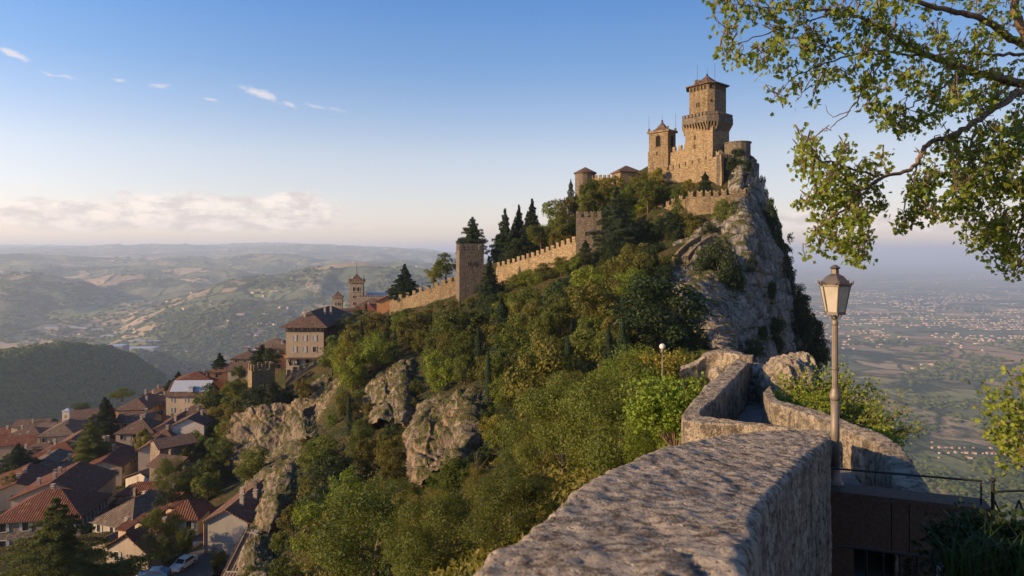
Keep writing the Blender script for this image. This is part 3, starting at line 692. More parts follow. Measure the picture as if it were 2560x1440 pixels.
# ------------------------------------------------------------------ ray to terrain
def hits(pxy, y0=22., y1=330., n=260):
    """distance Y at which the view ray of each photo pixel meets the near ground (nan if it does not)"""
    pxy = np.asarray(pxy, float); Ys = np.exp(np.linspace(math.log(y0), math.log(y1), n)); out = np.full(len(pxy), np.nan)
    u = (pxy[:, 0]-1280)/F; v = (HZ-pxy[:, 1])/F; alive = np.ones(len(pxy), bool)
    for Y in Ys:
        i = np.where(alive)[0]
        if not len(i): break
        z = Hnear(np.clip(u[i]*Y, BX0, BX1), np.full(len(i), Y)); h = (v[i]*Y < z) & (u[i]*Y > BX0) & (u[i]*Y < BX1)
        out[i[h]] = Y; alive[i[h]] = False
    return out
def in_poly(x, y, poly):
    x = np.asarray(x); y = np.asarray(y); c = np.zeros(x.shape, bool); n = len(poly)
    for i in range(n):
        x1, y1 = poly[i]; x2, y2 = poly[(i+1) % n]
        if y1 == y2: continue
        k = ((y1 > y) != (y2 > y)) & (x < (x2-x1)*(y-y1)/(y2-y1)+x1); c ^= k
    return c
# ------------------------------------------------------------------ cliffs and outcrops
def rock_sheet(name, cols, mat, label, nu=60, nv=80, amp=1.6, fr=.12, seed=1, fade=0, kind=None, cat=None, group=None):
    A = np.array([[pix(*p) for p in c] for c in cols])           # (columns, rows, 3)
    def cr(A, n, ax):
        A = np.moveaxis(A, ax, 0); k = A.shape[0]; t = np.linspace(0, k-1-1e-6, n); i = t.astype(int); f = (t-i).reshape((-1,)+(1,)*(A.ndim-1))
        g_ = lambda j: A[np.clip(j, 0, k-1)]
        p0, p1, p2, p3 = g_(i-1), g_(i), g_(i+1), g_(i+2)
        r = .5*((2*p1)+(-p0+p2)*f+(2*p0-5*p1+4*p2-p3)*f*f+(-p0+3*p1-3*p2+p3)*f**3); return np.moveaxis(r, 0, ax)
    V = cr(cr(A, nu, 0), nv, 1)
    du = np.gradient(V, axis=0); dv = np.gradient(V, axis=1); N = np.cross(du, dv); N /= np.linalg.norm(N, axis=-1, keepdims=True)+1e-9
    cam_dir = -V/np.linalg.norm(V, axis=-1, keepdims=True)
    sgn = np.where((N*cam_dir).sum((0, 1, 2)) >= 0, 1, -1); N = N*sgn
    q_ = V*np.array([1, 1, .35])+fbm(V*.06, 3, seed+3)[..., None]*4
    rib = fbm(V*np.array([1, 1, .16])*fr*1.5, 5, seed+31, .55, True)
    d1 = fbm(q_*fr, 5, seed, .55, True)*.7+rib*.75                           # vertical ribs
    cells = fbm(V*fr*2.6, 5, seed+9, .6, True); fine = fbm(V*1.1, 4, seed+5, .6)
    big = fbm(V*fr*.45, 3, seed+15)
    led = np.abs(((V[..., 2]+.35*V[..., 0]+2.2*fbm(V*.08, 3, seed+50))/3.1) % 1-.5)*2
    D = amp*(d1*1.05+big*1.3+cells*.24+fine*.12-.35*np.clip((led-.82)/.18, 0, 1))
    if fade:
        a_ = np.minimum(np.arange(nu), np.arange(nu)[::-1])/(nu*.12); b_ = np.minimum(np.arange(nv)+1, nv)/(nv*.10); D = D*np.clip(a_, 0, 1)[:, None]*np.clip(b_, 0, 1)[None]
    V = V+N*D[..., None]
    Fc = grid_faces(nu, nv)
    if sgn < 0: Fc = Fc[:, ::-1]
    o = link(name, raw_mesh(name, V.reshape(-1, 3), Fc), mat); tag(o, label, cat, group, kind); return o
cliffc = [
 [(1680, 600, 140), (1676, 670, 128), (1680, 740, 108.5), (1715, 820, 101), (1790, 900, 96), (1830, 1000, 94)],
 [(1735, 575, 141), (1732, 665, 121), (1758, 750, 107), (1795, 830, 99.5), (1848, 900, 95.5), (1860, 1000, 94)],
 [(1800, 548, 144), (1812, 640, 125), (1820, 740, 113), (1842, 840, 105.5), (1872, 910, 101), (1880, 1020, 99)],
 [(1845, 510, 147), (1866, 620, 129), (1868, 730, 121), (1876, 840, 113), (1900, 930, 107), (1910, 1040, 105)],
 [(1860, 480, 152), (1882, 590, 137), (1902, 720, 131), (1905, 830, 123), (1925, 950, 117), (1935, 1060, 114)],
 [(1862, 430, 160), (1916, 560, 147), (1940, 700, 139), (1945, 820, 131), (1962, 950, 123), (1970, 1080, 120)],
 [(1858, 392, 167), (1926, 560, 156), (1962, 700, 147), (1975, 820, 139), (2000, 960, 132), (2010, 1100, 128)],
 [(1850, 378, 176), (1918, 545, 170), (1968, 690, 163), (1998, 800, 153), (2040, 940, 148), (2060, 1100, 144)],
 [(1840, 380, 192), (1880, 540, 195), (1930, 680, 192), (1975, 800, 186), (2020, 940, 182), (2040, 1100, 180)],
]
tag(rock_sheet('limestone_cliff', cliffc, MAT['cliff'], 'sheer pale limestone cliff under the castle dropping to the plain', 240, 260, 1.6, .13, 3), kind='structure')
# upper rock under the main tower
rock_sheet('crag', [[(1795, 440, 166), (1800, 470, 164), (1808, 500, 162), (1815, 530, 160)], [(1815, 395, 168), (1822, 430, 163), (1825, 465, 159), (1825, 500, 157)], [(1845, 372, 167), (1850, 415, 160), (1852, 455, 157), (1850, 490, 156)],
   [(1862, 376, 168), (1868, 415, 162), (1864, 450, 160), (1866, 490, 160)], [(1866, 380, 176), (1873, 415, 174), (1870, 450, 172), (1878, 490, 172)]], MAT['cliff'], 'jagged rock carrying the main tower above the clifftop wall', 70, 70, .6, .22, 8, 0, 'structure')
rock_sheet('boulder', [[(1822, 470, 157), (1824, 476, 155), (1826, 488, 154)], [(1835, 458, 156), (1838, 468, 153), (1838, 486, 153)], [(1850, 450, 156), (1853, 462, 153), (1852, 484, 153)], [(1862, 462, 158), (1864, 470, 157), (1864, 484, 157)]], MAT['cliff'], 'big pale boulder perched behind the clifftop battlements', 24, 24, .35, .4, 12, 0, 'structure')
# outcrops on the wooded slope; depth is taken from the ground behind them
def outcrop(cols, label, lift=3.0, amp=1.2, fr=.2, seed=1, nu=90, nv=110, mat='rock'):
    flat_ = [p for c in cols for p in c]; Y = hits(flat_); k = 0; out = []
    for ci, c in enumerate(cols):
        r = []
        for ri, p in enumerate(c):
            y = Y[k] if Y[k] == Y[k] else 150; k += 1
            e = min(ci, len(cols)-1-ci, 1)*.6+.4; e = 0 if (ci in (0, len(cols)-1) or ri == 0) else 1
            r.append((p[0], p[1], y-lift*e if e else y+lift*.7))
        out.append(r)
    rock_sheet('rock_outcrop', out, MAT[mat], label, nu, nv, amp, fr, seed, 1, 'structure')
outcrop([[(1040, 1010), (1030, 1080), (1030, 1160), (1040, 1250)], [(1085, 1000), (1058, 1080), (1048, 1160), (1060, 1220)], [(1130, 975), (1100, 1060), (1085, 1130), (1080, 1200)], [(1185, 960), (1150, 1030), (1120, 1100), (1110, 1180)], [(1215, 985), (1180, 1040), (1165, 1090), (1150, 1160)], [(1240, 1030), (1225, 1080), (1215, 1120), (1200, 1170)]], 'tall ribbed limestone outcrop in the middle of the wooded slope', 7, 1.3, .22, 21)
outcrop([[(920, 960), (900, 1000), (905, 1050), (930, 1090)], [(950, 925), (935, 970), (945, 1020), (955, 1060)], [(1000, 890), (975, 940), (980, 1000), (985, 1060)], [(1035, 872), (1015, 930), (1010, 990), (1010, 1060)], [(1060, 870), (1045, 930), (1035, 990), (1030, 1060)]], 'broken slabs of rock below the trees near the town edge', 6, 1.1, .25, 25)
outcrop([[(790, 915), (745, 1000), (725, 1050), (740, 1110)], [(835, 920), (785, 990), (745, 1040), (765, 1100)], [(850, 935), (815, 1000), (790, 1050), (790, 1110)], [(870, 960), (845, 1010), (830, 1060), (820, 1110)]], 'curved rock spur just below the tall hotel', 5, 1.0, .25, 29)
outcrop([[(700, 1110), (640, 1180), (615, 1260), (600, 1350), (600, 1440)], [(760, 1100), (665, 1170), (640, 1250), (622, 1330), (625, 1460)], [(775, 1130), (715, 1190), (690, 1270), (665, 1350), (670, 1460)], [(790, 1150), (760, 1220), (730, 1290), (700, 1360), (700, 1460)]], 'long grassy rock rib descending beside the lowest tiled house', 6, 1.1, .22, 33)
outcrop([[(1190, 985), (1188, 1000), (1195, 1015)], [(1205, 975), (1205, 990), (1208, 1010)], [(1228, 974), (1230, 990), (1228, 1008)], [(1240, 985), (1242, 998), (1238, 1010)]], 'small pale rounded rock among trees mid slope', 3, .4, .5, 37, 30, 30)
outcrop([[(1590, 720), (1590, 745), (1600, 775)], [(1640, 700), (1640, 725), (1640, 760)], [(1690, 690), (1690, 720), (1680, 755)], [(1730, 700), (1740, 735), (1740, 765)]], 'grey rock shelf below the footbridge stairs', 3, .7, .35, 43, 60, 40, 'cliff')
rock_sheet('town_cliff', [[(585, 1040, 172), (580, 1090, 169), (588, 1140, 166), (600, 1200, 163)], [(610, 1028, 170), (605, 1080, 165), (605, 1140, 161), (612, 1200, 158)], [(660, 1020, 169), (650, 1080, 163), (645, 1140, 159), (650, 1200, 156)], [(715, 1012, 168), (705, 1080, 161), (700, 1140, 157), (700, 1200, 154)], [(770, 1000, 166), (760, 1060, 158), (760, 1130, 150), (760, 1200, 145)]], MAT['rock'], 'vertical rock face under the little golden town tower', 110, 90, 1.3, .18, 47, 0, 'structure')

# ------------------------------------------------------------------ stone steps on the crag
SP = [(1702, 668, 124.5), (1700, 655, 125.5), (1712, 640, 127), (1727, 625, 129), (1745, 612, 131), (1765, 600, 133)]
st = empty('stone_stairway', P(*SP[0]), 0, 'walled flight of stone steps winding up the crag below the clifftop wall', 'stairway'); o0 = P(*SP[0])
pts = [P(*p)-o0 for p in SP]
b = MB(); k = 30
def along(t):
    t = t*(len(pts)-1); i = min(int(t), len(pts)-2); return pts[i].lerp(pts[i+1], t-i)
for i in range(k):
    a = along(i/k); c = along((i+1)/k); d = Vector((c.x-a.x, c.y-a.y, 0)).normalized(); b.box(((a.x+c.x)/2, (a.y+c.y)/2, a.z-1.2), ((c-a).length+.1, 2.2, 1.35), math.atan2(d.y, d.x))
b.build('steps', MAT['castle_stone_grey'], st)
for sgn in (-1, 1):
    b = MB()
    for i in range(14):
        a = along(i/14); c = along((i+1)/14); d = (c-a); nr = Vector((-d.y, d.x, 0)).normalized()*1.25*sgn
        a, c = a+nr, c+nr; w = nr.normalized()*.22; up = Vector((0, 0, 1.0)); dn = Vector((0, 0, -1.5))
        b.poly([a-w+dn, c-w+dn, c-w+up, a-w+up]); b.poly([c+w+dn, a+w+dn, a+w+up, c+w+up]); b.poly([a-w+up, c-w+up, c+w+up, a+w+up])
        if i in (0,): b.poly([a+w+dn, a-w+dn, a-w+up, a+w+up])
        if i == 13: b.poly([c-w+dn, c+w+dn, c+w+up, c-w+up])
    b.build('parapet', MAT['castle_stone'], st)
# ------------------------------------------------------------------ foliage
def leaf_mat(name, c1, c2, c3=None, trans=.35, fixed=False):
    m, g = new_mat(name); oi = g.node('ShaderNodeObjectInfo'); geo = g.node('ShaderNodeNewGeometry'); p = geo.outputs['Position']
    rnd = .4 if fixed else oi.outputs['Random']; isl = geo.outputs['Random Per Island']
    n = g.noise(p, .8, 3, .6)
    t = g.m('ADD', g.m('MULTIPLY', isl, .5), g.m('MULTIPLY', n, .6))
    col = g.mix(g.mr(t, .2, .85), c1, c2)
    if c3 is not None: col = g.mix(g.mr(g.m('ADD', rnd, g.m('MULTIPLY', isl, .35)), .55, 1.2, 0, .8), col, c3)
    hs = g.node('ShaderNodeHueSaturation'); g.put(hs.inputs['Hue'], g.mr(rnd, 0, 1, .485, .515)); g.put(hs.inputs['Value'], g.mr(g.m('FRACT', g.m('MULTIPLY', rnd, 7.3)), 0, 1, .75, 1.25)); g.put(hs.inputs['Color'], col)
    d = g.node('ShaderNodeBsdfPrincipled'); g.put(d.inputs['Base Color'], hs.outputs[0]); d.inputs['Roughness'].default_value = .55; d.inputs['Specular IOR Level'].default_value = .25
    t_ = g.node('ShaderNodeBsdfTranslucent'); g.put(t_.inputs[0], g.mix(1.0, hs.outputs[0], (1.35, 1.25, .5), 'MULTIPLY'))
    mx = g.node('ShaderNodeMixShader'); mx.inputs[0].default_value = trans; g.l.new(d.outputs[0], mx.inputs[1]); g.l.new(t_.outputs[0], mx.inputs[2])
    o = g.node('ShaderNodeOutputMaterial'); g.l.new(mx.outputs[0], o.inputs[0]); MAT[name] = m
leaf_mat('leaf_green', (.030, .052, .008), (.105, .142, .02), (.14, .14, .025))
leaf_mat('leaf_olive', (.044, .054, .010), (.14, .138, .022), (.165, .125, .024))
leaf_mat('leaf_dark', (.014, .028, .010), (.04, .062, .018))
leaf_mat('leaf_bright', (.06, .10, .010), (.19, .24, .025))
leaf_mat('leaf_gold', (.09, .095, .013), (.22, .20, .026))
leaf_mat('leaf_conifer', (.012, .028, .012), (.035, .060, .024), None, .15)
leaf_mat('leaf_cedar', (.055, .085, .018), (.16, .19, .035), None, .2)
m, g = new_mat('bark'); p = g.node('ShaderNodeNewGeometry').outputs['Position']
n = g.noise(g.vm('MULTIPLY', p, (1, 1, .25)), 9, 5, .7)
finish(g, g.mix(g.mr(n, .35, .7), (.06, .045, .033), (.20, .155, .115)), .9, g.bump(n, .6, .02), .1); MAT['bark'] = m

def quads(C, N, size, rng, asp=.62, curl=0.0):
    n = len(C); N = N/(np.linalg.norm(N, axis=1, keepdims=True)+1e-9)
    a = rng.normal(size=(n, 3)); T = np.cross(N, a); T /= np.linalg.norm(T, axis=1, keepdims=True)+1e-9; B = np.cross(N, T)
    s_ = size*rng.uniform(.6, 1.35, (n, 1))
    P0 = C-T*s_*.5; P2 = C+T*s_*.5; P1 = C-B*s_*asp*.5+N*s_*.12; P3 = C+B*s_*asp*.5+N*s_*.12
    V = np.stack([P0, P1, P2, P3], 1).reshape(-1, 3); return V, np.arange(4*n).reshape(n, 4)
def leaf_mesh(name, C, N, size, rng, mat, **k):
    V, Fc = quads(C, N, size, rng, **k); me = raw_mesh(name, V, Fc, smooth=False); me.materials.append(mat); return me
def crown_pts(rng, n, R, Hh, lobes=26, z0=0.0, flat_=.75, lobe_r=.42, inner=.25):
    """points on lumpy lobes filling an ellipsoid of radius R and height Hh (bottom at z0)"""
    L = []
    while len(L) < lobes:
        q_ = rng.uniform(-1, 1, 3)
        if .2 < np.linalg.norm(q_) < .98: L.append(q_*np.array([1, 1, 1.05]))
    L = np.array(L); lr = rng.uniform(.6, 1.25, lobes)*lobe_r
    idx = rng.choice(lobes, n, p=lr**2/np.sum(lr**2)); d = rng.normal(size=(n, 3)); d /= np.linalg.norm(d, axis=1, keepdims=True)
    d[:, 2] = np.abs(d[:, 2])*np.where(rng.random(n) < .75, 1, -1)
    rr = lr[idx]*np.where(rng.random(n) < inner, rng.uniform(.3, 1, n), rng.uniform(.85, 1.12, n))
    q_ = L[idx]+d*rr[:, None]
    q_ += rng.normal(size=q_.shape)*.02
    keep = vnoise(q_*2.6+float(rng.uniform(0, 50)), 3)+.6*vnoise(q_*6+9, 4) > -.28
    q_, d = q_[keep], d[keep]
    C = q_*np.array([R, R, Hh/2])+np.array([0, 0, z0+Hh/2]); N = d+rng.normal(size=d.shape)*.45; return C, N
def trunk_mesh(rng, h, r, crownR, z_split, n_limbs=6, name='trunk'):
    b = MB(); b.tube([(0, 0, -1.0), (rng.uniform(-.1, .1), 0, h*.35), (rng.uniform(-.2, .2), rng.uniform(-.2, .2), h*.75)], [r*1.25, r, r*.45], 7)
    for i in range(n_limbs):
        a = 6.283*i/n_limbs+rng.uniform(-.4, .4); z = z_split+rng.uniform(0, .3)*h; e = crownR*rng.uniform(.45, .8)
        b.tube([(0, 0, z), (math.cos(a)*e*.5, math.sin(a)*e*.5, z+h*.12), (math.cos(a)*e, math.sin(a)*e, z+h*.28)], [r*.45, r*.28, r*.08], 5)
    me = b.mesh(name, True); me.materials.append(MAT['bark']); return me
PROTO = {}
def add_proto(kind, trunk, crown, h): PROTO.setdefault(kind, []).append((trunk, crown, h))
rng = np.random.default_rng(5)
for kind, mat, nv_ in (('green', 'leaf_green', 4), ('olive', 'leaf_olive', 3), ('dark', 'leaf_dark', 3), ('bright', 'leaf_bright', 2), ('gold', 'leaf_gold', 2)):
    for k in range(nv_):        # about 7 m tall, crown radius about 3
        C, N = crown_pts(rng, 8200, 3.0, 5.8, int(rng.integers(26, 44)), 1.3, lobe_r=.31)
        add_proto(kind, trunk_mesh(rng, 6, .16, 3, 1.5), leaf_mesh('crown', C, N, .29, rng, MAT[mat]), 7.0)
for kind, mat in (('neargreen', 'leaf_green'), ('nearbright', 'leaf_bright'), ('nearolive', 'leaf_olive'), ('neargold', 'leaf_gold')):
    for k in range(2):          # finer leaves for trees close to the camera
        C, N = crown_pts(rng, 26000, 3.0, 5.8, int(rng.integers(34, 48)), 1.3, lobe_r=.34, inner=.4)
        add_proto(kind, trunk_mesh(rng, 6, .16, 3, 1.5, 9), leaf_mesh('crown', C, N, .135, rng, MAT[mat]), 7.0)
for k in range(3):              # cypress, 10 m
    n = 5200; z = rng.random(n)**.9*10; r = 1.05*np.clip(np.sin(np.clip(z/10*1.02+.02, 0, 1)**.75*math.pi), 0, 1)**.6*(1-.35*z/10)*(1+.22*np.sin(z*3+rng.random()*9)); a = rng.random(n)*6.283
    r = r*np.where(rng.random(n) < .2, rng.random(n), rng.uniform(.85, 1.15, n)); C = np.stack([r*np.cos(a), r*np.sin(a), z], 1); N = np.stack([np.cos(a), np.sin(a), np.full(n, .6)], 1)+rng.normal(size=(n, 3))*.4
    add_proto('cypress', trunk_mesh(rng, 3, .14, .4, 1, 2), leaf_mesh('crown', C, N, .26, rng, MAT['leaf_conifer' if k else 'leaf_dark'], asp=.4), 10.0)
def tiered(rng, Ht, R, tiers, per, mat, droop=.1, leaf=.26, flat_=.16, kind='cedar', ragged=.25, n_leaf=210, p=1.0, z0=.12):
    Cs, Ns = [], []; tr = MB(); tr.tube([(0, 0, -1), (0, 0, Ht*.5), (0, 0, Ht*.98)], [.03*Ht, .02*Ht, .004*Ht], 7)
    for i in range(tiers):
        f = z0+(1-z0)*(i+.3)/tiers; z = Ht*f; rad_ = R*(1-((f-z0)/(1-z0))**p)*1.0+.12*R*(1-f)
        if f < z0+.12: rad_ *= .8
        m_ = max(3, int(per*(.4+rad_/R)))
        for j in range(m_):
            a = 6.283*(j+rng.random()*.8)/m_+i; L = rad_*rng.uniform(1-ragged*1.6, 1+ragged*.5)+.1; dz = L*(rng.uniform(-.08, .16)-droop)
            tip = np.array([math.cos(a)*L, math.sin(a)*L, z+dz]); base = np.array([0, 0, z])
            tr.tube([tuple(base), tuple((base+tip)/2+np.array([0, 0, L*.05])), tuple(tip)], [.006*Ht*(L/R)+.02, .02, .008], 4, False)
            q_ = int(n_leaf*(L/R+.12)); t = rng.random(q_)**.65; w = (np.sin(np.clip(t, 0, 1)*math.pi*.85+.25))*L*.27
            s_ = rng.uniform(-1, 1, q_); side = np.array([-math.sin(a), math.cos(a), 0])
            c = base[None]+(tip-base)[None]*t[:, None]+side[None]*(s_*w)[:, None]; c[:, 2] += rng.normal(size=q_)*flat_*.5-np.abs(s_)*w*.25+L*.06*np.sin(t*3.1)
            Cs.append(c); Ns.append(np.array([[math.cos(a)*.7, math.sin(a)*.7, .55]])+rng.normal(size=(q_, 3))*.7)
    C = np.concatenate(Cs); N = np.concatenate(Ns); tm = tr.mesh('trunk', True); tm.materials.append(MAT['bark'])
    add_proto(kind, tm, leaf_mesh('crown', C, N, leaf, rng, MAT[mat], asp=.35), Ht)
for k in range(3): tiered(rng, 12, 3.3, 26, 8, 'leaf_conifer', .22, .30, .3, 'fir', .4, 300, p=.85)
for k in range(2): tiered(rng, 12, 4.6, 17, 9, 'leaf_conifer', .02, .30, .34, 'pine', .4, 420, p=1.6, z0=.15)
tiered(rng, 15, 7.6, 17, 10, 'leaf_cedar', .12, .24, .26, 'cedar', .45, 1300, 1.35, .06)
tiered(rng, 12, 5.2, 17, 9, 'leaf_conifer', .04, .26, .3, 'cedar2', .35, 520, 1.3, .12)
for kind, mat in (('bushgreen', 'leaf_green'), ('bushdark', 'leaf_dark'), ('bushgold', 'leaf_gold'), ('busholive', 'leaf_olive')):
    for k in range(2):
        C, N = crown_pts(rng, 2600, 1.6, 2.4, 16, -.1, lobe_r=.45); add_proto(kind, trunk_mesh(rng, 1.6, .07, 1.2, .3, 5, 'stems'), leaf_mesh('crown', C, N, .26, rng, MAT[mat]), 2.3)
TR = random.Random(11)
def plant(kind, loc, h, label, cat='tree', group=None, name=None, squash=1.0):
    tr_, cr_, ph = TR.choice(PROTO[kind]); s_ = h/ph
    nm = name or {'cypress': 'cypress_tree', 'fir': 'fir_tree', 'pine': 'pine_tree', 'cedar': 'cedar_tree', 'cedar2': 'cedar_tree'}.get(kind, 'shrub' if kind.startswith('bush') else 'broadleaf_tree')
    e = empty(nm, loc, TR.uniform(0, 6.28), label, cat, group); e.scale = (s_*squash, s_*squash, s_)
    if group: e['group'] = group
    link('crown', cr_, None, e); link('stems' if kind.startswith('bush') else 'trunk', tr_, None, e); return e
def tree_px(kind, px, pyb, pyt, Y, label, group=None, squash=1.0, cat=None, wpx=None):
    """base pixel, top pixel, distance"""
    b0 = P(px, pyb, Y); h = (pyb-pyt)/F*Y
    if kind == 'fir' and wpx: wpx *= 1.45
    if wpx:
        nat = {'cypress': 2.0, 'fir': 6.0, 'pine': 8.4, 'cedar': 14, 'cedar2': 10}.get(kind, 3.6 if kind.startswith('bush') else 6.2)/PROTO[kind][0][2]*h; squash = wpx/F*Y/nat
    return plant(kind, b0, h, label, cat or ('shrub' if kind.startswith('bush') else 'tree'), group, squash=squash)
